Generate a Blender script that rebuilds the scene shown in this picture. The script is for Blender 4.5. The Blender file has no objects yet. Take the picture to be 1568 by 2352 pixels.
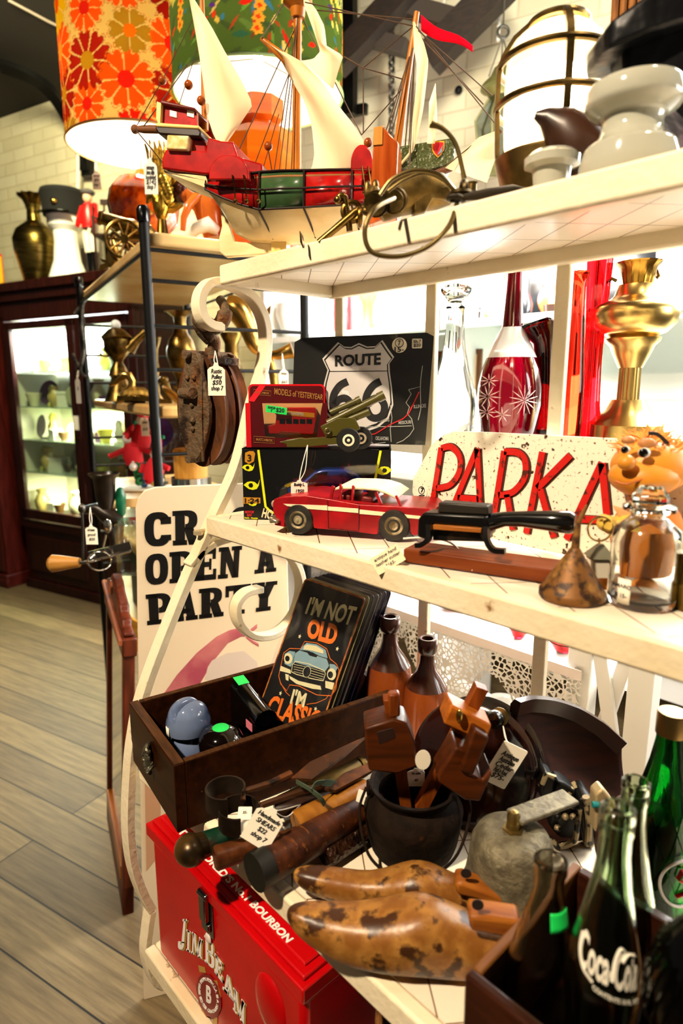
import bpy, math, random
import numpy as np
from mathutils import Vector as V, Matrix as Mx
R_ = math.radians
sc = bpy.context.scene
col = sc.collection
random.seed(7)
rnd = random.uniform

# ---------------------------------------------------------------- camera
FPX, CX, CY, YH = 1450.0, 784.0, 1176.0, 890.0
PITCH = math.atan((CY - YH) / FPX)
AZ = math.atan(1385 / (FPX / math.cos(PITCH)))          # view direction against the shelf's length
EYE = V((0, 0, 1.45))
FH = V((-math.cos(AZ), math.sin(AZ), 0))                # horizontal view direction
RH = V((math.sin(AZ), math.cos(AZ), 0))                 # to the right
UP = V((0, 0, 1))
FW = FH * math.cos(PITCH) - UP * math.sin(PITCH)
CU = FH * math.sin(PITCH) + UP * math.cos(PITCH)
cd = bpy.data.cameras.new('camera'); cam = bpy.data.objects.new('camera', cd); col.objects.link(cam)
cd.sensor_fit = 'VERTICAL'; cd.sensor_height = 36; cd.sensor_width = 24; cd.lens = FPX / 2352 * 36
cam.matrix_world = Mx(((RH.x, CU.x, -FW.x, EYE.x), (RH.y, CU.y, -FW.y, EYE.y), (RH.z, CU.z, -FW.z, EYE.z), (0, 0, 0, 1)))
cd.clip_start = 0.02
cd.dof.use_dof = True; cd.dof.focus_distance = 1.05; cd.dof.aperture_fstop = 3.6
sc.camera = cam
RZ = math.atan2(RH.y, RH.x)                             # heading of a thing that stands square to the view

def ray(x, y): return RH * ((x - CX) / FPX) - CU * ((y - CY) / FPX) + FW
def onz(x, y, z): d = ray(x, y); return EYE + d * ((z - EYE.z) / d.z)
def onx(x, y, X): d = ray(x, y); return EYE + d * ((X - EYE.x) / d.x)
def ony(x, y, Y): d = ray(x, y); return EYE + d * ((Y - EYE.y) / d.y)
def ond(x, y, D): return EYE + ray(x, y) * D            # D metres along the view axis
def fl(f, l, z=0): v = FH * f + RH * l; return V((v.x, v.y, z))   # forward / sideways from the camera's foot
class Pl:
    """an upright plane through p with heading rz: pixels -> local (x, z)"""
    def __init__(s, p, rz): s.p = V(p); s.rz = rz; s.u = V((math.cos(rz), math.sin(rz), 0)); s.n = V((-math.sin(rz), math.cos(rz), 0))
    def q(s, x, y, yl=0.0):
        d = ray(x, y); t = ((s.p + s.n * yl - EYE).dot(s.n)) / d.dot(s.n); w = EYE + d * t - s.p
        return (w.dot(s.u), w.z)
    def q3(s, x, y, yl=0.0): a, b = s.q(x, y, yl); return V((a, yl, b))

# ---------------------------------------------------------------- world, lights, exposure
sc.view_settings.view_transform = 'Standard'; sc.view_settings.look = 'None'
sc.view_settings.gamma = 1.0; sc.view_settings.exposure = 0.55; sc.view_settings.use_curve_mapping = False
sc.cycles.max_bounces = 10; sc.cycles.transmission_bounces = 10; sc.cycles.transparent_max_bounces = 16
sc.cycles.diffuse_bounces = 3; sc.cycles.glossy_bounces = 4
sc.cycles.use_denoising = True; sc.cycles.sample_clamp_indirect = 6
sc.cycles.caustics_reflective = False; sc.cycles.caustics_refractive = False
wd = bpy.data.worlds.new('shop_air'); sc.world = wd; wd.use_nodes = True
wd.node_tree.nodes['Background'].inputs[0].default_value = (1.0, .86, .70, 1)
wd.node_tree.nodes['Background'].inputs[1].default_value = .07
def light(name, kind, loc, power, colour, size=.3, to=None, spot=None, blend=.4):
    d = bpy.data.lights.new(name, kind); d.energy = power; d.color = colour
    if kind == 'AREA': d.size = size
    else: d.shadow_soft_size = size
    if spot: d.spot_size = R_(spot); d.spot_blend = blend
    o = bpy.data.objects.new(name, d); col.objects.link(o); o.location = loc
    if to is not None: o.rotation_euler = (V(to) - V(loc)).to_track_quat('-Z', 'Y').to_euler()
    return o
WARM = (1.0, .80, .56)
light('ceiling_spot', 'SPOT', fl(-.35, -1.05, 3.05), 300, WARM, .05, (-.68, .66, 1.15), 58, .7)
light('ceiling_spot', 'SPOT', fl(.5, .85, 3.3), 28, WARM, .08, (-.15, .7, 1.6), 60, .6)
light('aisle_downlight', 'SPOT', fl(3.0, -1.3, 3.4), 620, (1, .85, .58), .1, fl(2.7, -1.45, 0), 50, 1.0)
light('shelf_fill_spot', 'SPOT', fl(.9, -1.5, 3.2), 170, (1, .86, .64), .06, fl(2.0, -.45, 1.45), 38, .7)  # added to lift the wire shelf unit, which the key spot misses
light('wall_fill', 'SPOT', fl(2.9, -1.5, 3.3), 250, (1, .90, .52), .2, fl(4.9, -2.1, 2.3), 120, .8)  # added spot without a fixture, brightens the left part of the wall
light('wall_fill', 'SPOT', fl(1.2, .5, 2.9), 190, (1, .92, .72), .2, fl(2.9, .9, 2.3), 100, .8)  # second added spot, lifts the wall on the right
light('display_fill', 'AREA', (-.3, 1.9, 2.3), 60, (1, .97, .90), 1.0, (-.35, 1.35, 1.0))  # area fill put in over the glassware, no lamp modelled
light('display_fill', 'AREA', (.55, 1.6, 1.75), 10, (1, .97, .92), .6, (-.4, 1.1, 1.2))  # side fill added with no lamp behind it

# ---------------------------------------------------------------- materials
def hx(h, a=1.0):
    c = [int(h[i:i + 2], 16) / 255 for i in (0, 2, 4)]
    return tuple(x / 12.92 if x <= .04045 else ((x + .055) / 1.055) ** 2.4 for x in c) + (a,)
_mats = {}
def mat(name, c='808080', rough=.5, metal=0.0, c2=None, ns=20, lo=.4, hi=.6, bump=0.0, bs=60, trans=0.0, ior=1.45,
        coat=0.0, emit=0.0, stretch=None, c3=None, ns3=60, lo3=.55, hi3=.65, sss=0.0, attr=False, alpha=1.0):
    """a procedural surface; c2 / c3 are patches of noise laid over the base colour"""
    if name in _mats: return _mats[name]
    m = bpy.data.materials.new(name); m.use_nodes = True; _mats[name] = m
    nt = m.node_tree; b = nt.nodes['Principled BSDF']; L = nt.links.new
    b.inputs['Base Color'].default_value = hx(c); b.inputs['Roughness'].default_value = rough; b.inputs['Metallic'].default_value = metal
    b.inputs['IOR'].default_value = ior
    if trans: b.inputs['Transmission Weight'].default_value = trans
    if coat: b.inputs['Coat Weight'].default_value = coat; b.inputs['Coat Roughness'].default_value = .08
    if alpha < 1: b.inputs['Alpha'].default_value = alpha
    if emit: b.inputs['Emission Color'].default_value = hx(c); b.inputs['Emission Strength'].default_value = emit
    src = None
    if c2 or bump or attr:
        tc = nt.nodes.new('ShaderNodeTexCoord'); mp = nt.nodes.new('ShaderNodeMapping'); L(tc.outputs['Object'], mp.inputs[0])
        if stretch: mp.inputs['Scale'].default_value = stretch
    cur = None
    if attr:
        at = nt.nodes.new('ShaderNodeAttribute'); at.attribute_name = 'Col'; cur = at.outputs['Color']; L(cur, b.inputs['Base Color'])
    def patch(cur, colour, scale, lo, hi):
        n = nt.nodes.new('ShaderNodeTexNoise'); n.inputs['Scale'].default_value = scale; n.inputs['Detail'].default_value = 6
        L(mp.outputs[0], n.inputs['Vector'])
        r = nt.nodes.new('ShaderNodeMapRange'); r.inputs[1].default_value = lo; r.inputs[2].default_value = hi; L(n.outputs[0], r.inputs[0])
        x = nt.nodes.new('ShaderNodeMix'); x.data_type = 'RGBA'; L(r.outputs[0], x.inputs[0])
        if cur: L(cur, x.inputs[6])
        else: x.inputs[6].default_value = hx(c)
        x.inputs[7].default_value = hx(colour); L(x.outputs[2], b.inputs['Base Color']); return x.outputs[2]
    if c2: cur = patch(cur, c2, ns, lo, hi)
    if c3: cur = patch(cur, c3, ns3, lo3, hi3)
    if bump:
        n = nt.nodes.new('ShaderNodeTexNoise'); n.inputs['Scale'].default_value = bs; L(mp.outputs[0], n.inputs['Vector'])
        bp = nt.nodes.new('ShaderNodeBump'); bp.inputs['Strength'].default_value = bump; bp.inputs['Distance'].default_value = .01
        L(n.outputs[0], bp.inputs['Height']); L(bp.outputs[0], b.inputs['Normal'])
    return m
def wood(name, c='808080', c2='606060', rough=.45, ns=14, axis='x', **k):
    st = {'x': (1, 9, 9), 'y': (9, 1, 9), 'z': (9, 9, 1)}[axis]
    m = mat(name, c, rough, 0, c2, ns, .35, .7, stretch=st, **k); m.node_tree.nodes['Principled BSDF'].inputs['Specular IOR Level'].default_value = .22; return m
def clear(name, tint='ffffff', rough=.0, mixf=.12):
    """thin clear sheet: mostly see-through with a sheen"""
    if name in _mats: return _mats[name]
    m = bpy.data.materials.new(name); m.use_nodes = True; _mats[name] = m; nt = m.node_tree; nt.nodes.clear(); L = nt.links.new
    o = nt.nodes.new('ShaderNodeOutputMaterial'); t = nt.nodes.new('ShaderNodeBsdfTransparent'); t.inputs[0].default_value = hx(tint)
    g = nt.nodes.new('ShaderNodeBsdfGlossy'); g.inputs['Roughness'].default_value = rough + .02
    x = nt.nodes.new('ShaderNodeMixShader'); f = nt.nodes.new('ShaderNodeLayerWeight'); f.inputs[0].default_value = .5; pw = nt.nodes.new('ShaderNodeMath'); pw.operation = 'POWER'; pw.inputs[1].default_value = 4; L(f.outputs['Facing'], pw.inputs[0])
    a = nt.nodes.new('ShaderNodeMath'); a.operation = 'ADD'; a.inputs[1].default_value = mixf; L(pw.outputs[0], a.inputs[0])
    L(a.outputs[0], x.inputs[0]); L(t.outputs[0], x.inputs[1]); L(g.outputs[0], x.inputs[2]); L(x.outputs[0], o.inputs[0]); return m
def dull(m, v=.1): m.node_tree.nodes['Principled BSDF'].inputs['Specular IOR Level'].default_value = v; return m
def glass(name, c, rough=.02, ior=1.45): return mat(name, c, rough, 0, trans=1.0, ior=ior)
def cloth(name, c, tr=.5, attr=False):
    """fabric that lets lamp light through"""
    if name in _mats: return _mats[name]
    m = bpy.data.materials.new(name); m.use_nodes = True; _mats[name] = m; nt = m.node_tree; nt.nodes.clear(); L = nt.links.new
    o = nt.nodes.new('ShaderNodeOutputMaterial'); d = nt.nodes.new('ShaderNodeBsdfDiffuse'); t = nt.nodes.new('ShaderNodeBsdfTranslucent'); x = nt.nodes.new('ShaderNodeMixShader')
    x.inputs[0].default_value = tr
    for s in (d, t): s.inputs[0].default_value = hx(c)
    if attr:
        at = nt.nodes.new('ShaderNodeAttribute'); at.attribute_name = 'Col'
        for s in (d, t): L(at.outputs['Color'], s.inputs[0])
    L(d.outputs[0], x.inputs[1]); L(t.outputs[0], x.inputs[2]); L(x.outputs[0], o.inputs[0]); return m

# ---------------------------------------------------------------- geometry
def TR(x=0, y=0, z=0, rx=0, ry=0, rz=0, s=1):
    from mathutils import Euler
    m = Mx.Translation((x, y, z)) @ Euler((R_(rx), R_(ry), R_(rz)), 'XYZ').to_matrix().to_4x4()
    sx, sy, sz = (s, s, s) if not isinstance(s, tuple) else s
    return m @ Mx.Diagonal((sx, sy, sz, 1))
def catmull(pts, n=8, closed=False):
    pts = [V(p) for p in pts]; out = []; N = len(pts)
    for i in range(N if closed else N - 1):
        g = lambda k: pts[k % N] if closed else pts[max(0, min(N - 1, k))]
        p0, p1, p2, p3 = g(i - 1), g(i), g(i + 1), g(i + 2)
        for k in range(n):
            t = k / n
            out.append(.5 * ((2 * p1) + (p2 - p0) * t + (2 * p0 - 5 * p1 + 4 * p2 - p3) * t * t + (3 * p1 - p0 - 3 * p2 + p3) * t ** 3))
    if not closed: out.append(pts[-1])
    return out
class G:
    def __init__(s): s.v = []; s.f = []; s.m = []; s.T = Mx.Identity(4); s.k = 0
    def add(s, vs, fs, mi=None, T=None):
        M = s.T @ T if T is not None else s.T; o = len(s.v)
        s.v += [tuple(M @ V(p)) for p in vs]; s.f += [tuple(i + o for i in f) for f in fs]; s.m += [s.k if mi is None else mi] * len(fs); return s
    def bx(s, x0, x1, y0, y1, z0, z1, T=None):
        vs = [(x, y, z) for z in (z0, z1) for y in (y0, y1) for x in (x0, x1)]
        return s.add(vs, [(0, 2, 3, 1), (4, 5, 7, 6), (0, 1, 5, 4), (2, 6, 7, 3), (0, 4, 6, 2), (1, 3, 7, 5)], T=T)
    def cyl(s, p0, p1, r0, r1=None, n=16, T=None):
        return s.tube([p0, p1], [r0, r0 if r1 is None else r1], n, T=T)
    def tube(s, pts, r, n=8, closed=False, T=None, sec=None, roll=None):
        """sweep a circle (or the section sec=[(a,b)...]) along pts; for sec, a lies along roll (a fixed side vector)"""
        pts = [V(p) for p in pts]; N = len(pts); rr = r if isinstance(r, (list, tuple)) else [r] * N
        vs = []; fs = []; nrm = None
        for i in range(N):
            a = pts[(i - 1) % N] if (closed or i > 0) else pts[0]; b = pts[(i + 1) % N] if (closed or i < N - 1) else pts[-1]
            t = (b - a)
            t = t.normalized() if t.length > 1e-9 else V((0, 0, 1))
            if roll is not None: x = V(roll) - t * t.dot(V(roll)); x.normalize()
            elif nrm is None:
                h = V((0, 0, 1)) if abs(t.z) < .9 else V((1, 0, 0)); x = t.cross(h).normalized()
            else: x = (nrm - t * t.dot(nrm)); x = x.normalized() if x.length > 1e-6 else t.orthogonal().normalized()
            nrm = x; y = t.cross(x)
            q = sec if sec else [(math.cos(2 * math.pi * j / n), math.sin(2 * math.pi * j / n)) for j in range(n)]
            k = len(q)
            vs += [pts[i] + x * (c[0] * rr[i]) + y * (c[1] * rr[i]) for c in q]
        for i in range(N if closed else N - 1):
            j = (i + 1) % N
            fs += [(i * k + a, i * k + (a + 1) % k, j * k + (a + 1) % k, j * k + a) for a in range(k)]
        if not closed: fs += [tuple(range(k - 1, -1, -1)), tuple((N - 1) * k + a for a in range(k))]
        return s.add(vs, fs, T=T)
    def bar(s, pts, w, t, roll, T=None, closed=False):
        return s.tube(pts, 1.0, closed=closed, T=T, sec=[(-w / 2, -t / 2), (w / 2, -t / 2), (w / 2, t / 2), (-w / 2, t / 2)], roll=roll)
    def lathe(s, prof, n=32, T=None, mod=None, cap=True):
        vs = []; fs = []
        for r, z in prof:
            for j in range(n):
                a = 2 * math.pi * j / n; q = r * (mod(a, z) if mod else 1); vs.append((q * math.cos(a), q * math.sin(a), z))
        for i in range(len(prof) - 1):
            fs += [(i * n + j, i * n + (j + 1) % n, (i + 1) * n + (j + 1) % n, (i + 1) * n + j) for j in range(n)]
        if cap:
            if prof[0][0] > 1e-5: fs.append(tuple(range(n - 1, -1, -1)))
            if prof[-1][0] > 1e-5: fs.append(tuple((len(prof) - 1) * n + j for j in range(n)))
        return s.add(vs, fs, T=T)
    def prism(s, out, z0, z1, T=None):
        n = len(out); vs = [(p[0], p[1], z0) for p in out] + [(p[0], p[1], z1) for p in out]
        fs = [tuple(range(n - 1, -1, -1)), tuple(range(n, 2 * n))] + [(i, (i + 1) % n, n + (i + 1) % n, n + i) for i in range(n)]
        return s.add(vs, fs, T=T)
    def slab(s, out, y0, y1, T=None):
        """an outline drawn in x-z, thick along y"""
        n = len(out); vs = [(p[0], y0, p[1]) for p in out] + [(p[0], y1, p[1]) for p in out]
        fs = [tuple(range(n)), tuple(range(2 * n - 1, n - 1, -1))] + [(i, n + i, n + (i + 1) % n, (i + 1) % n) for i in range(n)]
        return s.add(vs, fs, T=T)
    def ball(s, c, r, n=16, T=None):
        r = r if isinstance(r, tuple) else (r, r, r); h = max(6, n // 2); vs = []; fs = []
        for i in range(h + 1):
            t = math.pi * i / h
            for j in range(n): a = 2 * math.pi * j / n; vs.append((c[0] + r[0] * math.sin(t) * math.cos(a), c[1] + r[1] * math.sin(t) * math.sin(a), c[2] - r[2] * math.cos(t)))
        for i in range(h): fs += [(i * n + j, i * n + (j + 1) % n, (i + 1) * n + (j + 1) % n, (i + 1) * n + j) for j in range(n)]
        return s.add(vs, fs, T=T)
    def ring(s, c, R, r, n=32, k=8, T=None, axis='z'):
        ax = {'z': lambda a: (c[0] + R * math.cos(a), c[1] + R * math.sin(a), c[2]), 'y': lambda a: (c[0] + R * math.cos(a), c[1], c[2] + R * math.sin(a)), 'x': lambda a: (c[0], c[1] + R * math.cos(a), c[2] + R * math.sin(a))}[axis]
        return s.tube([ax(2 * math.pi * j / n) for j in range(n)], r, k, closed=True, T=T)
    def loft(s, rings, T=None, cap=True):
        k = len(rings[0]); vs = [p for r in rings for p in r]; fs = []
        for i in range(len(rings) - 1): fs += [(i * k + j, i * k + (j + 1) % k, (i + 1) * k + (j + 1) % k, (i + 1) * k + j) for j in range(k)]
        if cap: fs += [tuple(range(k - 1, -1, -1)), tuple((len(rings) - 1) * k + j for j in range(k))]
        return s.add(vs, fs, T=T)
    def sheet(s, fn, nu, nv, T=None):
        vs = [fn(i / nu, j / nv) for j in range(nv + 1) for i in range(nu + 1)]; w = nu + 1
        return s.add(vs, [(j * w + i, j * w + i + 1, (j + 1) * w + i + 1, (j + 1) * w + i) for j in range(nv) for i in range(nu)], T=T)
    def text(s, body, size, T=None, fat=0.0, thick=.0004, align='CENTER', shear=0.0, space=1.0, sx=1.0, word=1.0):
        """lettering in the local x-z plane facing -y"""
        c = bpy.data.curves.new('t', 'FONT'); c.body = body; c.size = size; c.offset = fat * size; c.extrude = thick; c.align_x = align; c.align_y = 'CENTER'
        c.shear = shear; c.space_character = space; c.space_line = .95; c.resolution_u = 3; c.space_word = word
        o = bpy.data.objects.new('t', c); me = o.to_mesh()
        vs = [(p.co.x * sx, -p.co.z, p.co.y) for p in me.vertices]; fs = [tuple(p.vertices) for p in me.polygons]
        s.add(vs, fs, T=T); o.to_mesh_clear(); bpy.data.objects.remove(o); bpy.data.curves.remove(c); return s
    def build(s, name, mats, parent=None, smooth=40, bevel=0, solid=0, sub=0, bn=2, off=0.0):
        me = bpy.data.meshes.new(name); me.from_pydata(s.v, [], s.f); ms = mats if isinstance(mats, (list, tuple)) else [mats]
        for m in ms: me.materials.append(m)
        if len(ms) > 1: me.polygons.foreach_set('material_index', s.m)
        if smooth:
            me.polygons.foreach_set('use_smooth', [True] * len(me.polygons)); me.set_sharp_from_angle(angle=R_(smooth))
        me.update(); o = bpy.data.objects.new(name, me); col.objects.link(o)
        if parent: o.parent = parent
        if solid: d = o.modifiers.new('s', 'SOLIDIFY'); d.thickness = solid; d.offset = off
        if bevel: d = o.modifiers.new('b', 'BEVEL'); d.width = bevel; d.segments = bn; d.limit_method = 'ANGLE'; d.angle_limit = R_(35)
        if sub: d = o.modifiers.new('u', 'SUBSURF'); d.levels = sub; d.render_levels = sub
        return o
def colour_verts(o, cols):
    a = o.data.color_attributes.new('Col', 'FLOAT_COLOR', 'POINT'); a.data.foreach_set('color', np.asarray(cols, dtype=np.float32).ravel())
def rrect(x0, x1, y0, y1, r, n=5):
    o = []
    for cx, cy, a0 in ((x1 - r, y0 + r, -90), (x1 - r, y1 - r, 0), (x0 + r, y1 - r, 90), (x0 + r, y0 + r, 180)):
        o += [(cx + r * math.cos(R_(a0 + 90 * k / n)), cy + r * math.sin(R_(a0 + 90 * k / n))) for k in range(n + 1)]
    return o
def circ(cx, cy, r, n=20, a0=0, a1=360, ry=None): return [(cx + r * math.cos(R_(a0 + (a1 - a0) * k / n)), cy + (ry or r) * math.sin(R_(a0 + (a1 - a0) * k / n))) for k in range(n + (0 if a1 - a0 == 360 else 1))]

# ---------------------------------------------------------------- naming
def tag(o, label, cat, group=None):
    o['label'] = label; o['category'] = cat
    if group: o['group'] = group
    return o
def thing(name, label, cat, loc=(0, 0, 0), rz=0.0, group=None):
    o = bpy.data.objects.new(name, None); col.objects.link(o); o.location = loc; o.rotation_euler = (0, 0, rz); o.empty_display_size = .02
    return tag(o, label, cat, group)
def struct(o): o['kind'] = 'structure'; return o
def place(o, loc, rz=0.0, rx=0.0, ry=0.0): o.location = loc; o.rotation_euler = (rx, ry, rz); return o

# ================================================================ the room
WA = R_(-60)                                              # the wall and the floor boards run this way from the view
wd_ = FH * math.cos(WA) + RH * math.sin(WA)               # pointing to the far left
wn_ = V((-wd_.y, wd_.x, 0)); wn_ = wn_ if wn_.dot(FH) > 0 else -wn_
WROT = math.atan2(-wd_.y, -wd_.x)                         # local +x along the wall to the right, +y away
W0 = fl(5.5, -2.92)
def floor_mat():
    m = mat('floor_boards', '77695a', .55); nt = m.node_tree; L = nt.links.new; b = nt.nodes['Principled BSDF']
    tc = nt.nodes.new('ShaderNodeTexCoord'); br = nt.nodes.new('ShaderNodeTexBrick'); L(tc.outputs['Object'], br.inputs[0])
    br.inputs['Color1'].default_value = hx('857353'); br.inputs['Color2'].default_value = hx('66553c'); br.inputs['Mortar'].default_value = hx('1c1510')
    br.inputs['Scale'].default_value = 1; br.inputs['Brick Width'].default_value = 7.0; br.inputs['Row Height'].default_value = .149; br.inputs['Mortar Size'].default_value = .0028; br.inputs['Mortar Smooth'].default_value = .3
    mp = nt.nodes.new('ShaderNodeMapping'); mp.inputs['Scale'].default_value = (.7, 9, 1); L(tc.outputs['Object'], mp.inputs[0])
    n = nt.nodes.new('ShaderNodeTexNoise'); n.inputs['Scale'].default_value = 6; n.inputs['Detail'].default_value = 8; n.inputs['Roughness'].default_value = .65; L(mp.outputs[0], n.inputs['Vector'])
    r = nt.nodes.new('ShaderNodeMapRange'); r.inputs[1].default_value = .3; r.inputs[2].default_value = .75; L(n.outputs[0], r.inputs[0])
    x = nt.nodes.new('ShaderNodeMix'); x.data_type = 'RGBA'; x.blend_type = 'MULTIPLY'; x.inputs[0].default_value = 1
    cr = nt.nodes.new('ShaderNodeMix'); cr.data_type = 'RGBA'; cr.inputs[6].default_value = (.42, .40, .37, 1); cr.inputs[7].default_value = (1.15, 1.12, 1.05, 1); L(r.outputs[0], cr.inputs[0])
    L(br.outputs['Color'], x.inputs[6]); L(cr.outputs[2], x.inputs[7]); L(x.outputs[2], b.inputs['Base Color'])
    bp = nt.nodes.new('ShaderNodeBump'); bp.inputs['Strength'].default_value = .5; bp.inputs['Distance'].default_value = .004; L(br.outputs['Fac'], bp.inputs['Height']); bp.invert = True; L(bp.outputs[0], b.inputs['Normal'])
    return m
def brick_mat():
    m = mat('painted_brick', 'e2d6b2', .6); nt = m.node_tree; L = nt.links.new; b = nt.nodes['Principled BSDF']
    tc = nt.nodes.new('ShaderNodeTexCoord'); sp = nt.nodes.new('ShaderNodeSeparateXYZ'); cb = nt.nodes.new('ShaderNodeCombineXYZ'); L(tc.outputs['Object'], sp.inputs[0]); L(sp.outputs[0], cb.inputs[0]); L(sp.outputs[2], cb.inputs[1])
    br = nt.nodes.new('ShaderNodeTexBrick'); L(cb.outputs[0], br.inputs[0])
    br.inputs['Color1'].default_value = hx('ece3c6'); br.inputs['Color2'].default_value = hx('e0d5b4'); br.inputs['Mortar'].default_value = hx('d8ccaa')
    br.inputs['Scale'].default_value = 1; br.inputs['Brick Width'].default_value = .24; br.inputs['Row Height'].default_value = .085; br.inputs['Mortar Size'].default_value = .006; br.inputs['Mortar Smooth'].default_value = .6
    n = nt.nodes.new('ShaderNodeTexNoise'); n.inputs['Scale'].default_value = 5; L(tc.outputs['Object'], n.inputs['Vector'])
    x = nt.nodes.new('ShaderNodeMix'); x.data_type = 'RGBA'; x.blend_type = 'MULTIPLY'; x.inputs[0].default_value = .25; L(br.outputs['Color'], x.inputs[6]); L(n.outputs[0], x.inputs[7]); L(x.outputs[2], b.inputs['Base Color'])
    ad = nt.nodes.new('ShaderNodeMath'); ad.operation = 'SUBTRACT'; mu = nt.nodes.new('ShaderNodeMath'); mu.operation = 'MULTIPLY'; mu.inputs[1].default_value = .5; L(n.outputs[0], mu.inputs[0]); L(mu.outputs[0], ad.inputs[0]); L(br.outputs['Fac'], ad.inputs[1])
    bp = nt.nodes.new('ShaderNodeBump'); bp.inputs['Strength'].default_value = .45; bp.inputs['Distance'].default_value = .008; L(ad.outputs[0], bp.inputs['Height']); L(bp.outputs[0], b.inputs['Normal'])
    return m
o = G().bx(-4, 8, -7, .6, -.1, 0).build('floor', floor_mat(), smooth=0); place(o, W0, WROT); struct(o)
o = G().bx(-4, 8, 0, .15, 0, 3.47).build('wall_back', brick_mat(), smooth=0); place(o, W0, WROT); struct(o)
o = G().bx(-4, 8, -7, .6, 3.47, 3.57).build('ceiling', mat('dark_ceiling', '160c07', .8, c2='100804', ns=3), smooth=0); place(o, W0, WROT); struct(o)
def wl(px, py, off=0.0):
    """a point on the back wall, off metres in front of it, in world space"""
    d = ray(px, py); t = (W0 - wn_ * off - EYE).dot(wn_) / d.dot(wn_); return EYE + d * t
BLACKI = mat('black_iron', '0c0b0b', .45, .6)
DARKW = mat('truss_timber', '1c130e', .7, c2='281c14', ns=14, stretch=(1, 6, 6))
# black iron wall bracket, roof timbers, cords
def lpts(pts, root): return [V(p) - root for p in pts]
r0 = wl(198, 400, .05); t = thing('wall_bracket', 'black iron arched bracket bolted to the cream brick wall under the dark ceiling', 'bracket', r0)
up_ = lpts([wl(200, 405, .05), wl(198, 225, .05)], r0); G().bar(up_, .09, .03, -wd_).build('upright', BLACKI, t)
ar = catmull(lpts([wl(0, 150, .55), wl(60, 172, .45), wl(110, 205, .33), wl(150, 260, .2), wl(185, 335, .1), wl(196, 392, .06)], r0), 6)
G().bar(ar, .09, .035, -wd_).build('arched_arm', BLACKI, t)
G().ring(V(lpts([wl(178, 255, .1)], r0)[0]), .10, .012, axis='x').build('scroll_ring', BLACKI, t)
WHITEC = mat('white_cord', 'f0ede4', .6)
tag(G().tube(catmull([wl(196, 232, .08), wl(181, 240, .1), wl(179, 290, .1), wl(179, 400, .1), wl(177, 505, .1)], 5), .009, 8).build('pull_rope', WHITEC), 'white cord hanging down the brick wall beside the black iron bracket', 'cord')
tag(G().tube([V((p.x, p.y, 3.46)) for p in (onz(20, 0, 3.462), onz(110, 48, 3.462), onz(205, 92, 3.462))], .007, 6).build('ceiling_cable', mat('grey_cable', '8a7d70', .6)), 'thin pale cable clipped across the dark brown ceiling', 'cable')
r0 = wl(805, 260, .15); t = thing('iron_stanchion', 'black iron post against the brick wall behind the green lampshade', 'post', r0)
G().bar(lpts([wl(802, -60, .15), wl(802, 265, .15)], r0), .07, .05, -wd_).build('post', BLACKI, t)
G().bar(lpts([wl(795, 258, .1), wl(842, 250, .1)], r0), .05, .03, UP).build('plate', BLACKI, t)
for nm, a, b, w, lab in (('roof_timber', (990, -80), (770, 150), .11, 'dark sloping roof timber in front of the brick wall, the one nearer the green lampshade'),
                    ('roof_timber', (1190, -70), (985, 138), .13, 'dark sloping roof timber in front of the brick wall, ending just behind the ship flag'),
                    ('roof_batten', (925, 12), (1082, 58), .07, 'short greyish timber batten fixed between the two sloping roof timbers'),
                    ('roof_batten', (845, 88), (935, 112), .06, 'short greyish timber batten behind the mast below the sloping timbers')):
    off = .42 if nm == 'roof_timber' else .36
    g = G().bar([wl(*a, off), wl(*b, off)], w, .08, UP); tag(g.build(nm, DARKW if nm == 'roof_timber' else mat('batten_grey', '3a322c', .7)), lab, 'beam')
for pts, rr, lab in (([(1022, -20), (1012, 70)], .006, 'thin white cord hanging from the roof beside the red ship flag'), ([(1150, -10), (1143, 95)], .007, 'thin white cord above the small hanging lantern'),
                 ([(1135, -10), (1110, 50), (1075, 95)], .014, 'looped white cable draped from the sloping roof timber')):
    tag(G().tube(catmull([wl(*p, .3) for p in pts], 4), rr, 6).build('roof_rope', WHITEC), lab, 'cord')
g = G()
for k in range(26):
    p = wl(899, 40 + k * 13, .25); g.ring((0, 0, 0), .016, .006, 10, 5, T=Mx.Translation(p) @ TR(rz=k * 90).to_3x3().to_4x4() @ TR(rx=90))
tag(g.build('hanging_chain', mat('chain_steel', '5a5650', .4, .8)), 'dark steel chain hanging down the brick wall behind the ship mast', 'chain')
g = G().ball((0, 0, 0), .02, 10); tag(place(g.build('wall_hook', BLACKI), wl(1053, 207, .02)), 'small dark hook fixed in the bare brick wall right of the ship mast', 'hook')
# small lantern hanging in front of the wall
D = 2.6; c0 = ond(1145, 300, D); k = D / 1450
t = thing('hanging_lantern', 'small olive metal lantern with glass sides hanging on chains by the brick wall', 'lantern', c0, RZ)
OLIVE = mat('olive_metal', '6a6638', .5, .3)
G().lathe([(0, .235 * 1), (.03, .23), (.042, .20), (.075, .17), (.082, .155), (.06, .15), (.05, .13), (.05, .12), (0, .12)], 20, TR(s=1.0)).build('cap', OLIVE, t)
G().lathe([(.045, .12), (.095, .04), (.098, .03)], 6, cap=False).build('shoulder', clear('lantern_glass', 'd8e0e0', .05, .25), t)
G().lathe([(.098, .03), (.07, -.14)], 6, cap=False).build('glass_body', clear('lantern_glass'), t)
g = G()
for a in range(6):
    c, s_ = math.cos(a * math.pi / 3), math.sin(a * math.pi / 3)
    g.tube([(.045 * c, .045 * s_, .12), (.097 * c, .097 * s_, .035), (.07 * c, .07 * s_, -.14)], .005, 5)
g.lathe([(.075, -.14), (.08, -.155), (.04, -.165), (0, -.165)], 6); g.build('frame', OLIVE, t)
g = G().ring((0, 0, .36), .022, .006, 14, 6, axis='y')
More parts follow.
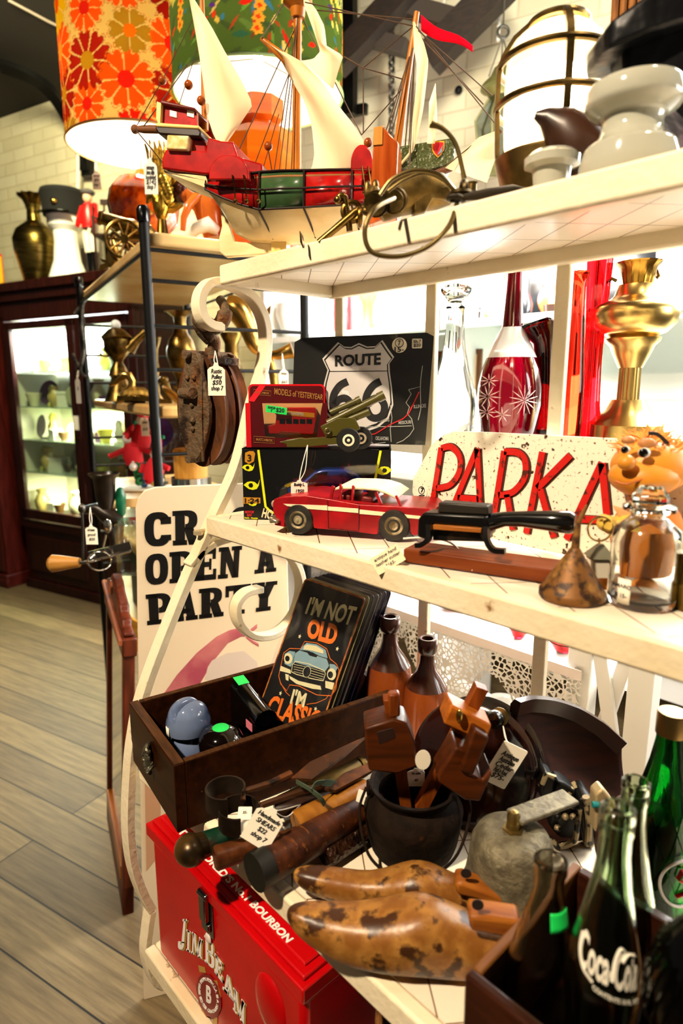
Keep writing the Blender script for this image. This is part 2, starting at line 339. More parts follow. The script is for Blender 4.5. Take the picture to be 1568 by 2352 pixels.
for a in (-1, 0, 1): g.tube([(a * .05, 0, .2), (0, 0, .345)], .003, 5)
g.tube([(0, 0, .38), (0, 0, .75)], .003, 5); g.build('chain', mat('chain_steel'), t)

# ================================================================ far left: glass cabinets
MAHOG = wood('dark_mahogany', '2e0f0a', '160605', .35, 6, 'z')
MAHOG2 = wood('red_mahogany', '4a1510', '2a0a07', .35, 6, 'z')
PANE = clear('pane_glass', 'f4fbf4', 0, .03)
SHELFG = mat('shelf_glass', 'cfe6d8', .1, 0, trans=.6)
BRASS = mat('aged_brass', '7c6230', .3, 1.0, c2='46361a', ns=45, lo=.42, hi=.7)
GOLD = mat('bright_brass', 'b8924a', .25, 1.0)
DBRASS = mat('dark_brass', '6e5322', .35, 1.0, c2='3d2c12', ns=18)
CREAM = mat('cream_glaze', 'efe6cf', .25); WHITEG = mat('white_glaze', 'f4f3ef', .2); BLACKG = mat('black_gloss', '050505', .18)
RED = mat('red_paint', 'c01414', .35)
c0 = onz(60, 1347, 0); W, H, Dp = 1.30, 2.13, .42; XS = Pl(c0, WROT).q(186, 950)[0]
cab = thing('display_cabinet', 'tall dark mahogany cabinet with two glass doors and bright lit shelves of ornaments', 'cabinet', c0, WROT)
g = G().bx(0, W, 0, Dp, 0, .07).bx(.02, W - .02, .02, Dp, .07, .46)
for a, b in ((.02, XS - .02), (XS + .02, W - .02)): g.bx(a + .05, b - .05, .008, .03, .14, .40)
g.bx(0, W, 0, Dp, .46, .52).bx(-.04, W + .04, -.04, Dp, H - .06, H).bx(-.02, W + .02, -.02, Dp, H - .12, H - .06).bx(0, W, 0, Dp, H - .24, H - .12)
g.bx(0, .04, 0, .06, .5, H - .2).bx(W - .05, W, 0, .06, .5, H - .2).bx(0, .02, .06, Dp, .5, H - .2).bx(W - .02, W, .06, Dp, .5, H - .2)
g.build('body', MAHOG, cab, bevel=.006)
G().bx(.02, W - .02, Dp - .02, Dp, .5, H - .2).build('back_panel', mat('cabinet_back', 'e9e6d2', .5), cab)
for a, b in ((.05, XS - .005), (XS + .005, W - .06)):
    d = G().bx(a, a + .06, -.012, .02, .53, H - .25).bx(b - .07, b, -.012, .02, .53, H - .25).bx(a, b, -.012, .02, .53, .60).bx(a, b, -.012, .02, H - .30, H - .25).build('door', MAHOG, cab, bevel=.004)
    G().bx(a + .06, b - .07, .002, .006, .60, H - .30).build('glass_pane', PANE, d)
    if a < .1: G().cyl((b - .03, -.02, 1.12), (b - .03, -.012, 1.12), .012).build('lock', DBRASS, d)
    if a < .1: G().bx(b - .06, b - .01, -.0135, -.012, 1.18, 1.27).build('paper_label', mat('label_paper', 'efe8e0', .8), d)
SHZ = (.56, .86, 1.09, 1.32, 1.56, 1.80)
G().bx(.0205, .024, .07, Dp - .021, .52, H - .245).build('side_lining', mat('cabinet_back'), cab); G().bx(W - .024, W - .0205, .07, Dp - .021, .52, H - .245).build('side_lining', mat('cabinet_back'), cab)
for z in SHZ[1:5]: G().bx(.03, W - .03, .05, Dp - .03, z - .008, z).build('glass_shelf', SHELFG, cab)
tube = G().cyl((.1, .10, H - .27), (W - .1, .10, H - .27), .014, n=10).build('lamp_tube', mat('lamp_tube_glow', 'eef4ff', .5, emit=14), cab)
for z in (H - .3, 1.3, .85): 
    o = light('cabinet_lamp', 'AREA', (0, 0, 0), 50 if z > 1.5 else 26, (.93, .97, 1) if z > 1.5 else (1, .96, .62), .35); o.parent = cab; o.location = (.62, .2, z - .02)
o = light('cabinet_lamp', 'AREA', (0, 0, 0), 45, (.95, .98, 1), .3); o.parent = cab; o.location = (.3, .2, H - .26)
ORN = [('c8b070', 'tan'), ('efe9c8', 'cream'), ('6a4a2a', 'brown'), ('d8d060', 'yellow'), ('3a2a20', 'dark brown'), ('f4f2ea', 'white'), ('5a3a66', 'purple'), ('a0a088', 'grey green')]
KIND = [('small_vase', 'vase', [(.6, 0), (.9, .25), (1, .5), (.5, .8), (.65, 1)]), ('trinket_bowl', 'bowl', [(.5, 0), (.55, .08), (1, .5), (.95, .52), (.4, .15), (0, .12)]), ('china_ornament', 'ornament', [(.8, 0), (.8, .1), (.5, .2), (.7, .45), (.45, .65), (.5, .85), (.2, 1), (0, 1)]),
        ('trinket_box', 'box', None), ('upright_plate', 'plate', None)]
SHN = ['bottom', 'lowest glass', 'second glass', 'third glass', 'top glass']
protos = {}
for si, z in enumerate(SHZ[:5]):
    for k in range(14):
        x = .12 + k * .079 + rnd(-.015, .015); y = rnd(.10, .22)
        kn, kc, prof = KIND[(k * 3 + si * 2) % 5]; cc, cn = ORN[(k * 5 + si * 3) % 8] if si < 4 else ORN[(k * 2 + 1) % 8]
        key = (kn, cn)
        if key not in protos:
            g = G()
            if prof: g.lathe([(r * .035, q * .11) for r, q in prof], 18)
            elif kn == 'trinket_box': g.bx(-.035, .035, -.025, .025, 0, .05); g.bx(-.037, .037, -.027, .027, .05, .062)
            else: g.lathe([(.052, .012), (.045, .006), (0, .006), (0, 0), (.04, 0), (.055, .010)], 24, TR(0, 0, .055, rx=80)); g.bx(-.02, .02, -.01, .02, 0, .006)
            o = g.build(kn, mat('ornament_' + cn.replace(' ', '_'), cc, .25)); protos[key] = o
        else: o = protos[key].copy(); col.objects.link(o)
        o.parent = None; p = cab.matrix_basis if False else (Mx.Translation(c0) @ Mx.Rotation(WROT, 4, 'Z')); q = p @ V((x, y, z)); s = rnd(1.1, 1.75)
        place(o, q, WROT + rnd(-.3, .3)); o.scale = (s, s, s)
        tag(o, '%s %s on the %s shelf of the lit mahogany cabinet' % (cn, kn.replace('_', ' '), SHN[si]), kc, 'ornaments on the %s shelf of the lit cabinet' % SHN[si])
# cabinet at the frame's edge
c1 = c0 - V((math.cos(WROT), math.sin(WROT), 0)) * .06
cab2 = thing('corner_cabinet', 'dark red mahogany cabinet corner post with moulded foot at the photo edge', 'cabinet', c1, WROT)
g = G().bx(-.62, -.005, -.10, .35, 0, .1).bx(-.60, -.02, -.08, .33, .1, H - .12).bx(-.62, .0, -.10, .35, H - .12, H - .07).bx(-.64, .02, -.12, .36, H - .07, H - .02)
g.build('body', MAHOG2, cab2, bevel=.008); G().bx(-.62, -.002, -.105, -.08, 0, .06).build('plinth', MAHOG2, cab2, bevel=.006)
G().bx(-.17, -.03, -.095, -.08, .12, H - .14).build('corner_post', MAHOG2, cab2, bevel=.008)
# things on top of the cabinets
def cabp(px, y=.2): pl = Pl(c0, WROT); x = pl.q(px, 620, y)[0]; w = Mx.Translation(c0) @ Mx.Rotation(WROT, 4, 'Z') @ V((x, y, H)); return w
v = thing('brass_vase', 'large brass vase with ruffled rim standing on top of the dark cabinet', 'vase', cabp(88, .16))
G().lathe([(.085, 0), (.095, .02), (.14, .22), (.145, .29), (.12, .35), (.07, .39), (.045, .41), (.04, .47), (.05, .51)], 40).build('body', mat('ribbed_brass', '7d6a35', .3, 1, c2='5a4a22', ns=8, stretch=(1, 1, 8)), v)
G().lathe([(.045, .50), (.06, .54), (.085, .565), (.088, .572), (.06, .55), (.04, .52)], 60, cap=False, mod=lambda a, z: 1 + (z - .5) * 1.8 * math.sin(a * 11)).build('ruffled_rim', DBRASS, v)
v = thing('hat_stand', 'white pottery pillar stand with flared foot holding up a black cap', 'stand', cabp(157, .14))
G().lathe([(.13, 0), (.125, .01), (.085, .12), (.072, .24), (.075, .30), (.105, .33), (.108, .39), (0, .39)], 32).build('pillar', WHITEG, v)
h = thing('peaked_cap', 'black round peaked cap with a bright badge on the white stand', 'hat', cabp(157, .14) + V((0, 0, .39)))
G().lathe([(.125, 0), (.128, .03), (.128, .10), (.14, .135), (.132, .155), (0, .16)], 32).build('crown', mat('black_felt', '060606', .9), h)
G().sheet(lambda u, w: ((.12 + .06 * w) * math.cos(2.2 + (u - .5) * 1.6 + math.pi), (.12 + .06 * w) * math.sin(2.2 + (u - .5) * 1.6 + math.pi), -.012 * w + .012), 14, 4).build('peak', BLACKG, h, solid=.005)
G().ball((.095, -.092, .06), .02, 12).build('badge', GOLD, h)
f_ = thing('soldier_figurine', 'painted redcoat soldier figurine with white breeches standing on the dark cabinet', 'figurine', cabp(214, .10), WROT)
FL = mat('flesh_paint', 'd8a888', .5)
G().tube([(0, 0, .28), (0, 0, .36), (0, 0, .42)], [.05, .055, .03], 14).tube([(-.05, 0, .41), (-.075, -.02, .33), (-.04, -.06, .29)], [.02, .018, .014], 8).tube([(.05, 0, .41), (.08, -.02, .33), (.06, -.06, .27)], [.02, .018, .014], 8).build('coat', RED, f_)
G().tube([(-.022, 0, .14), (-.025, 0, .22), (-.02, 0, .30)], [.026, .032, .034], 10).tube([(.025, 0, .14), (.025, 0, .22), (.02, 0, .30)], [.026, .032, .034], 10).build('breeches', CREAM, f_)
G().tube([(-.024, -.02, .0), (-.024, 0, .015), (-.022, 0, .15)], [.018, .018, .02], 10).tube([(.026, -.02, .0), (.026, 0, .015), (.025, 0, .15)], [.018, .018, .02], 10).build('boots', BLACKG, f_)
G().ball((0, -.005, .455), (.026, .028, .034)).build('head', FL, f_)
G().ball((0, 0, .485), (.042, .045, .022)).build('hat', mat('grey_hat', '4a4644', .7), f_)
G().cyl((.085, -.04, 0), (.085, -.04, .40), .006, n=8).build('staff', MAHOG2, f_)
ch = thing('doll_chair', 'small dark wooden doll chair with spindle rails on the dark cabinet', 'chair', cabp(272, .12), WROT + .5)
DW = wood('dark_spindle_wood', '2c140c', '180a06', .4, 12, 'z')
G().bx(-.11, .11, -.09, .09, .20, .215).build('seat', DW, ch, bevel=.003)
for x in (-.1, .1):
    for y in (-.08, .08): G().cyl((x, y, 0), (x, y, .2), .008, n=8).build('leg', DW, ch)
g = G()
for k in range(5): g.cyl((-.1 + k * .05, .085, .21), (-.1 + k * .05, .1, .42), .006, n=8)
g.bx(-.12, .12, .09, .11, .42, .45); g.build('back_rest', DW, ch)
for x in (-.105, .105): G().tube([(x, -.085, .21), (x, -.085, .31), (x, .095, .325)], .007, 8).build('arm_rail', DW, ch)
q = Mx.Translation(c1) @ Mx.Rotation(WROT, 4, 'Z') @ V((-.13, .02, H - .02))
b = thing('game_box', 'red and yellow printed box standing on the corner cabinet at the photo edge', 'box', q, WROT)
G().bx(-.13, .11, -.02, .10, 0, .245).build('carton', RED, b, bevel=.003)
G().bx(-.10, .075, -.0215, -.02, .03, .15).build('picture_panel', mat('pale_print', 'f4e4c8', .6), b)
G().bx(-.10, .075, -.0215, -.02, .16, .23).text('GAME', .05, TR(-.01, -.023, .195), .02).build('title_panel', mat('yellow_print', 'f0b41e', .6), b)
g = G().bx(.1102, .1115, -.01, .09, .02, .23); g.build('side_print', mat('yellow_print'), b)

# ================================================================ black wire etagere
EA = R_(60.5); ex = FH * math.cos(EA) + RH * math.sin(EA); EROT = math.atan2(ex.y, ex.x); e0 = fl(1.75, -.512)
EM = Mx.Translation(e0) @ Mx.Rotation(EROT, 4, 'Z')
def ep(x, y, z): return EM @ V((x, y, z))
et = thing('wire_shelf_unit', 'tall black wire shelving unit with cream boards behind the standing party sign', 'shelf', e0, EROT)
BOARD = mat('cream_board', 'cba66c', .25, c2='b98f54', ns=4)
EL, EW = 1.22, .46; ZT = 1.85
for (x, y) in ((0, 0), (EW, 0), (0, EL), (EW, EL)):
    p = G().tube([(x, y, 0), (x, y, ZT + .03 if y == 0 else ZT + .02)], .0135, 14).build('post', BLACKI, et)
    G().lathe([(.017, 0), (.018, .03), (.012, .04), (0, .04)], 14, TR(x, y, ZT + .02)).build('post_cap', BLACKG, p)
def rungs(y, zs):
    for z in zs: G().cyl((0, y, z), (EW, y, z), .0055, n=8).build('rung', BLACKI, et)
rungs(0, (1.728, 1.612, 1.497, 1.266, 1.15, 1.03, .7, .5, .3)); rungs(EL, (1.845, 1.713, 1.587, 1.469, 1.23, 1.105, .95, .8, .65, .4))
rungs(0, (ZT - .045,))
for z, y0, y1 in ((ZT, -.005, EL), (1.40, -.005, EL - .05), (.90, .10, EL), (.58, .10, EL)):
    G().prism(rrect(.012, EW - .012, y0, y1, .035), z - .034, z).build('board', BOARD, et, bevel=.008)
for x in (.0, EW): G().cyl((x, 0, ZT - .05), (x, EL, ZT - .05), .005, n=8).build('side_rail', BLACKI, et)

# ---- lamps on the etagere
def hsv(c): return np.array(hx(c)[:3])
def shade_grid(o, r, z0, z1, nu, nv, colf):
    u = np.tile(np.arange(nu + 1) / nu, nv + 1); w = np.repeat(np.arange(nv + 1) / nv, nu + 1)
    colour_verts(o, np.c_[colf(u * 2 * math.pi * r, z0 + w * (z1 - z0)), np.ones(len(u))])
def flower_cols(per):
    rs = np.random.RandomState(5); fl_ = []
    pal = [('e8500c', 'b8180c'), ('f0c010', 'e8500c'), ('c01808', '8a6a10'), ('6a0c04', '9a7010'), ('8a6410', 'e8700c'), ('e8500c', 'f0a030')]
    xs = np.arange(0, per - .05, .143)
    for i, x in enumerate(xs):
        for j in range(4):
            z = j * .135 + (.067 if i % 2 else 0) - .02; k = (i * 2 + j * 3 + (i * j) % 3) % 6
            fl_.append((x + rs.uniform(-.012, .012), z + rs.uniform(-.01, .01), rs.choice([.066, .078, .088]), [6, 8, 9, 8][(i + j) % 4], k, rs.uniform(0, 1)))
    def f(x, z):
        z = z - z.min(); c = np.tile(hsv('fbdc7c'), (len(x), 1))
        for dx in (-per, 0, per):
            for (a, b, r, n, k, ph) in fl_:
                X, Z = x - a + dx, z - b; d = np.hypot(X, Z); t = np.arctan2(Z, X) + ph
                s = np.abs(((t * n / (2 * math.pi)) % 1) - .5) * 2            # 0 on the petal's middle, 1 between petals
                w = d / r; edge = (1 - .14 * np.exp(-(s / .2) ** 2)) * (1 - .30 * s ** 4)    # heart-shaped notch
                inp = (s < .90 - .25 * np.exp(-(w / .3) ** 2)) & (w < edge) & (w > .18)
                ring_ = (w < edge + .09) & (w > edge + .06)
                p, q = pal[k]; c[ring_] = hsv('c86a10'); c[inp] = hsv(p); c[w < .30] = hsv(q)
        return c
    return f
def lamp(name, lab, fwd, lat, r, z0, z1, colf, zb, base, bulb):
    L_ = thing(name, lab, 'lamp', fl(fwd, lat, zb))
    nu, nv = 440, 150; lin = G().lathe([(r - .004, z0 - zb + .001), (r - .004, z1 - zb - .001)], 60, cap=False).build('lining', cloth('shade_lining', 'f6f2e8', .55), L_)
    sh = G().sheet(lambda u, w: (r * math.cos(u * 2 * math.pi), r * math.sin(u * 2 * math.pi), z0 - zb + w * (z1 - z0)), nu, nv).build('lamp_shade', cloth(name + '_fabric', 'ffffff', .5, attr=True), L_)
    shade_grid(sh, r, z0, z1, nu, nv, colf)
    for zr_ in (z0, z1): G().ring((0, 0, zr_ - zb), r, .004, 60, 6).build('rim_tape', mat(name + '_tape', 'd8b070' if 'floral' in name else '8a9a60', .7), sh)
    g = G()
    for a in range(3): g.tube([(0, 0, z0 - zb + .10), (r * math.cos(a * 2.094), r * math.sin(a * 2.094), z0 - zb + .10)], .0022, 5)
    g.build('shade_carrier', mat('chain_steel'), L_)
    for (nm, gg, mm) in base: gg.build(nm, mm, L_)
    G().ball((0, 0, z0 - zb + .17), (.035, .035, .045)).lathe([(.014, z0 - zb + .10), (.014, z0 - zb + .13), (.02, z0 - zb + .15)], 12).build('bulb', mat('bulb_glow', 'fff0d0', .4, emit=30), L_)
    o = light('lamp_bulb', 'POINT', (0, 0, 0), bulb, (1, .86, .62), .05); o.parent = L_; o.location = (0, 0, z0 - zb + .17)
    return L_
OCER = mat('orange_ceramic', 'd2560a', .1, c2='8c2606', ns=28, lo=.45, hi=.62, coat=.6)
OLAMP = mat('orange_lamp_glass', 'e0660f', .08, c2='b83c06', ns=5, lo=.3, hi=.7, stretch=(.3, .3, 5), coat=.8)
b1 = G().lathe([(.09, 0), (.09, .02), (.05, .05), (.045, .13), (.075, .15), (.112, .19), (.122, .25), (.112, .30), (.085, .335), (.03, .35), (.02, .37), (0, .37)], 64, mod=lambda a, z: 1 + .05 * abs(math.sin(a * 7)))
st1 = G().cyl((0, 0, .36), (0, 0, .57), .006)
lamp('floral_lamp', 'table lamp with orange, red and yellow flower print shade and ribbed orange base', 2.48, -.722, .25, 2.295, 2.70, flower_cols(2 * math.pi * .25), ZT, [('ribbed_base', b1, OCER), ('stem', st1, WHITEG)], 52)
def bird_cols(per):
    rs = np.random.RandomState(3)
    def f(x, z):
        c = np.tile(hsv('33431a'), (len(x), 1)); n = np.sin(x * 60 + np.sin(z * 45) * 2) * np.sin(z * 50); c[n > .75] = hsv('3f5224'); c[n < -.8] = hsv('28341a')
        z1 = z - z.min()
        def leaf(a, b, L_, w, an, cc):
            X, Z = x - a, z1 - b; p = X * math.cos(an) + Z * math.sin(an); q = -X * math.sin(an) + Z * math.cos(an)
            k = (p > 0) & (p < L_) & (np.abs(q) < w * np.sin(np.clip(p / L_, 0, 1) * math.pi)); c[k] = hsv(cc)
        for g0 in np.arange(0, per, .19):
            for i in range(46):
                leaf(g0 + rs.uniform(-.09, .09), rs.uniform(.0, .44), rs.uniform(.02, .055), rs.uniform(.003, .007), rs.uniform(0, 6.28), ['b01c10', '1c4030', '7a2a14', '23506a', '5a2010', 'c8b060', '9a1a10', '486a2a'][i % 8])
        for k, g0 in enumerate(np.arange(.02, per, .24)):
            b0 = .20 + .05 * (k % 2)
            for a in np.linspace(-1.1, 1.1, 11): leaf(g0, b0 + .03, .11, .014, -1.57 + a * .55, 'd8c050')
            for a in np.linspace(-1.1, 1.1, 11): leaf(g0, b0 + .03, .094, .010, -1.57 + a * .55, '0c3a38')
            for a in np.linspace(-1, 1, 5): leaf(g0, b0 + .02, .085, .003, -1.57 + a * .5, 'e0d070')
            for a in np.linspace(-.9, .9, 6): leaf(g0 - .01, b0 + .02, .09, .02, 1.4 + a, 'c01812')
            for a in np.linspace(-.9, .9, 4): leaf(g0 + .02, b0 + .04, .07, .014, .9 + a * .6, '5a1410')
            for a in np.linspace(-1.2, 1.2, 7): leaf(g0 + .11, b0 + .12, .07, .010, -1.57 + a, ['d01c10', 'e8d070'][int(a * 9) % 2])
            for m in range(3):
                a, b = g0 + .035 - .004 * m, b0 - .09 - .026 * m
                for an in np.linspace(0, 5.6, 6): leaf(a, b, .017, .006, an, 'e8a030')
                for an in np.linspace(0, 5.6, 5): leaf(a, b, .007, .003, an, 'c03010')
            for m in range(5): leaf(g0 - .08, b0 - .06 - m * .012, .02, .006, 1 + m, ['c02a12', 'e0c050', '3a1460'][m % 3])
        return c
    return f
b2 = G()
prof = [(.105, 0), (.12, .02), (.126, .28), (.112, .33), (.06, .345), (.056, .36), (.074, .37), (.074, .425), (.02, .435), (0, .435)]
b2.lathe(prof, 8, TR(rz=15))
st2 = G().cyl((0, 0, .43), (0, 0, .56), .012)
lamp('parrot_lamp', 'table lamp with green parrot fabric shade and tall octagonal orange base', 2.06, -.243, .246, 2.29, 2.74, bird_cols(2 * math.pi * .246), ZT, [('octagonal_base', b2, OLAMP), ('stem', st2, WHITEG)], 40).rotation_euler = (0, 0, -.4)

# ---- brass and pottery on the etagere's top board
def at_top(px, D): p = ond(px, 600, D); return V((p.x, p.y, ZT))
cn = thing('model_cannon', 'brass model field cannon with spoked wheels at the edge of the cream board', 'cannon', ep(.055, .50, ZT), RZ + .25)
for y in (-.05, .055):
    g = G().ring((0, y, .068), .058, .006, 36, 8, axis='y').cyl((0, y - .012, .068), (0, y + .012, .068), .013, n=14)
    for k in range(10): a = k * math.pi / 5; g.cyl((0, y, .068), (.057 * math.cos(a), y, .068 + .057 * math.sin(a)), .0035, n=6)
    g.build('wheel', BRASS, cn)
G().lathe([(.0, -.07), (.012, -.066), (.018, -.055), (.026, -.05), (.024, .0), (.027, .005), (.022, .03), (.020, .10), (.024, .103), (.024, .112), (.012, .113), (.012, .09), (0, .09)], 20, TR(.03, 0, .115, ry=-76)).build('barrel', BRASS, cn)
G().bar([(-.01, 0, .10), (.05, 0, .075), (.16, 0, .01)], .03, .022, (0, 1, 0)).cyl((0, -.06, .068), (0, .06, .068), .006).build('carriage', DBRASS, cn)
fs = thing('brass_fish', 'small shiny brass fish figure leaning below the cannon wheel', 'figurine', ep(.04, .66, ZT), RZ)
G().loft([[(w * math.cos(a), w * .6 * math.sin(a), z) for a in np.linspace(0, 6.28, 12, endpoint=False)] for z, w in ((.012, .012), (.03, .022), (.06, .026), (.09, .018), (.115, .006))]).build('body', GOLD, fs)
G().slab([(-.004, .02), (-.05, .0), (-.045, .022), (-.01, .035)], -.004, .004).slab([(-.0, .03), (-.045, .045), (-.035, .03)], -.003, .003).build('tail', DBRASS, fs)
e_ = ond(362, 500, 1.86); e_.z = ZT
eg = thing('brass_eagle', 'brass eagle with raised wing perched at the corner of the cream top board', 'eagle', e_, RZ); pl = Pl(e_, RZ)
def q(x, y, yl=0): return pl.q3(x, y, yl)
BE = mat('eagle_brass', '8a6a22', .3, 1, c2='c09a3c', ns=30, bump=.4, bs=60)
G().tube([q(372, 505), q(372, 480), q(366, 458), q(352, 447), q(342, 455), q(338, 468)], [.014, .026, .024, .017, .011, .003], 12).ball(tuple(q(351, 449)), .016).build('body', BE, eg)
for yl, sx in ((-.012, 0), (.03, 22)):
    g = G()
    for k in range(9):
        a = q(384 - k * 2 + sx, 468 - k * 3, yl); b = q([398, 396, 391, 384, 374, 364, 354, 343, 333][k] + sx, [455, 430, 405, 380, 352, 335, 325, 322, 330][k], yl + k * .002)
        g.tube([a, a.lerp(b, .55), b], [.011, .010, .003], 6)
    for k in range(6): a = q(372 + sx + k * 3, 410 + k * 8, yl - .006); g.ball(tuple(a), (.013, .006, .016), 8)
    g.build('wing', BE, eg)
g = G()
for k in (-1, 0, 1): g.tube([q(345 + k * 4, 487, k * .01), q(338 + k * 4, 492, k * .012 - .01), q(335 + k * 5, 500, k * .014 - .012)], [.007, .005, .001], 6)
g.tube([q(372, 480), q(395, 478), q(420, 470)], [.012, .016, .006], 8); g.build('talons', BE, eg)
G().lathe([(.03, 0), (.032, .006), (.02, .02), (.012, q(372, 500)[2])], 16, TR(*q(372, 500).xy, 0)).build('perch', DBRASS, eg)
f0 = ond(455, 520, 1.90); f0.z = ZT
nu_ = thing('bending_figurine', 'glossy peach pottery figurine bending forward, draped with cream cloth', 'figurine', f0, RZ); pl = Pl(f0, RZ)
PEACH = mat('peach_glaze', 'cc6a24', .18, c2='b4501a', ns=5)
G().tube([q(492, 548), q(484, 500), q(470, 468), q(450, 448), q(432, 440)], [.03, .042, .04, .036, .024], 16).tube([q(455, 448, -.03), q(434, 470, -.05), q(422, 500, -.05), q(420, 530, -.04)], [.014, .012, .010, .008], 10).ball(tuple(q(424, 446)), .026).build('body', PEACH, nu_)
G().ball(tuple(q(418, 440, .005)), .034, 14).ball(tuple(q(408, 455, .0)), .026, 12).build('hair', mat('hair_glaze', '3a0d06', .12, bump=.6, bs=90), nu_)
G().tube([q(430, 545, -.05), q(450, 525, -.055), q(478, 515, -.05), q(498, 530, -.03)], [.012, .018, .022, .014], 10).build('drape', CREAM, nu_)
# ---- second board
B2 = 1.40
def brd(px, e1): 
    """on the second board at distance e1 along its length, under the pixel column px"""
    d = ray(px, 900); d2 = V((d.x, d.y, 0)); A = EM.inverted(); o_ = A @ V((0, 0, 0)); dd = (A.to_3x3() @ d2); t = (e1 - o_.y) / dd.y; p = o_ + dd * t; return ep(p.x, e1, B2)
p0 = brd(276, .66); v = thing('brass_oil_pot', 'brass oil pot with long spout on a waisted pedestal, on the cream second board', 'pot', p0, RZ); pl = Pl(p0, RZ)
S = lambda py: pl.q(276, py)[1]; Rr = lambda w: abs(pl.q(276 + w, 850)[0])
G().lathe([(Rr(35), 0), (Rr(30), .01), (Rr(14), S(868)), (Rr(20), S(862)), (Rr(16), S(850)), (Rr(7), S(832)), (Rr(10), S(826)), (Rr(26), S(806)), (Rr(27), S(780)), (Rr(33), S(776)), (Rr(14), S(757)), (Rr(4), S(752)), (0, S(751))], 28).build('body', mat('pot_brass', '7c6230', .33, 1, c2='46361a', ns=40), v)
G().ball((0, 0, S(746)), Rr(8), 12).build('lid_knob', WHITEG, v)
G().tube([q(296, 803), q(310, 785), q(334, 762)], [Rr(13), Rr(8), Rr(5)], 12).build('spout', mat('pot_brass'), v)
G().tube(catmull([q(251, 780), q(232, 782), q(226, 800), q(236, 818), q(256, 816)], 6), .0035, 6).build('handle', BRASS, v)
p0 = brd(308, .36); v = thing('brass_duck', 'brass duck with feathered back resting at the front of the second board', 'duck', p0, RZ); pl = Pl(p0, RZ)
G().loft([[q(x, y, .03 * w * math.cos(a)) + V((0, 0, h * math.sin(a))) for a in np.linspace(0, 6.28, 16, endpoint=False)] for x, y, w, h in ((268, 922, .3, .008), (276, 914, .9, .018), (300, 906, 1.25, .024), (330, 905, 1.2, .022), (352, 914, .8, .014), (375, 922, .4, .006), (390, 924, .1, .002))]).build('body', mat('duck_brass', '9a7a38', .3, 1, bump=.7, bs=160), v)
G().tube([q(288, 908), q(301, 893), q(304, 876), q(296, 863), q(284, 862), q(276, 868), q(262, 880), q(252, 885)], [.016, .013, .012, .014, .014, .012, .008, .004], 12).build('head', GOLD, v)
G().bar([q(268, 914, -.04), q(300, 915, -.045), q(345, 917, -.04), q(395, 926, -.02)], .014, .004, UP).build('wing', BRASS, v)
G().lathe([(.03, 0), (.035, .004), (.03, .008)], 20, TR(*q(310, 928).xy, 0)).build('foot', DBRASS, v)
def lathe_px(name, lab, cat, px, e1, prof, m, pm='body', group=None):
    p0 = brd(px, e1); pl = Pl(p0, RZ); o = G().lathe([(abs(pl.q(px + w, 850)[0]), max(0, pl.q(px, y)[1])) for w, y in prof], 28).build(name, m); place(o, p0); tag(o, lab, cat, group); return o
lathe_px('brass_candlestick', 'slim brass candlestick with flared cup, just behind the black post', 'candlestick', 360, .62, [(16, 935), (14, 925), (5, 905), (4, 860), (7, 850), (4, 830), (6, 800), (10, 790), (14, 775), (8, 776), (0, 785)], mat('pot_brass'))
lathe_px('brass_vase', 'brass baluster vase with flared lip, left of the rusty pulley block', 'vase', 421, .52, [(16, 938), (14, 920), (12, 870), (22, 850), (30, 820), (31, 805), (25, 782), (14, 765), (11, 740), (13, 728), (26, 718), (33, 716), (12, 722), (0, 740)], BRASS)
lathe_px('brass_vase', 'tall brass vase partly hidden behind the right side of the rusty pulley', 'vase', 535, .30, [(20, 940), (22, 900), (26, 860), (16, 830), (14, 790), (22, 772), (24, 765), (10, 770), (0, 780)], BRASS)
v0 = brd(385, .45); pl = Pl(v0, RZ); o = G().tube([q(395, 935), q(385, 905), q(380, 880), q(370, 872), q(362, 880)], [.022, .018, .014, .014, .006], 10).ball(tuple(q(378, 872)), .013).build('brass_deer', BRASS); tag(place(o, v0, RZ), 'small brass animal figure with turned head behind the duck and black post', 'figurine')
o = G().tube([q(412, 930), q(408, 895), q(398, 888)], [.018, .012, .005], 8).build('brass_bird', BRASS); tag(place(o, v0, RZ), 'small slender brass figure right of the brass animal, by the leaf dish', 'figurine')
lf = thing('brass_leaf_dish', 'pointed brass leaf dish lying on the second board beside the duck', 'dish', brd(400, .22), RZ); pl = Pl(lf.location, RZ)
G().sheet(lambda u, w: q(372 + 55 * u, 888 + 45 * u + 22 * (w - .5) * math.sin(math.pi * (.1 + .85 * u)), .05 * (w - .5) + .02 * math.sin(w * math.pi)), 14, 6).build('leaf', GOLD, lf, solid=.002)
# ---- red christmas things and baubles on the third board
def onb(px, e1, z): p = brd(px, e1); return V((p.x, p.y, z))
XR = mat('red_plush', 'c40c1c', .8); XW = mat('white_plush', 'eceae6', .9); XG = mat('green_felt', '0d6a44', .8)
def doll(px, py, e1, lab, lean):
    p0 = onb(px, e1, 0); pl = Pl(p0, RZ); z0 = pl.q(px, py + 40)[1]; o = thing('christmas_doll', lab, 'doll', p0 + V((0, 0, z0)), RZ)
    G().tube([(0, 0, 0), (lean * .3, 0, .04), (lean * .6, 0, .085)], [.035, .04, .02], 12).tube([(-.03, 0, .06), (-.07 + lean, -.01, .03)], [.012, .010], 8).tube([(.03, 0, .06), (.07, -.01, .045)], [.012, .010], 8).build('coat', XR, o)
    G().ball((lean * .7, -.005, .10), .022).build('beard', XW, o); G().lathe([(.024, 0), (.012, .03), (.0, .06)], 12, TR(lean * .7, 0, .112, ry=25)).build('hat', XR, o); G().ball((lean * .7 + .028, 0, .165), .009, 10).build('pompom', XG, o); return o
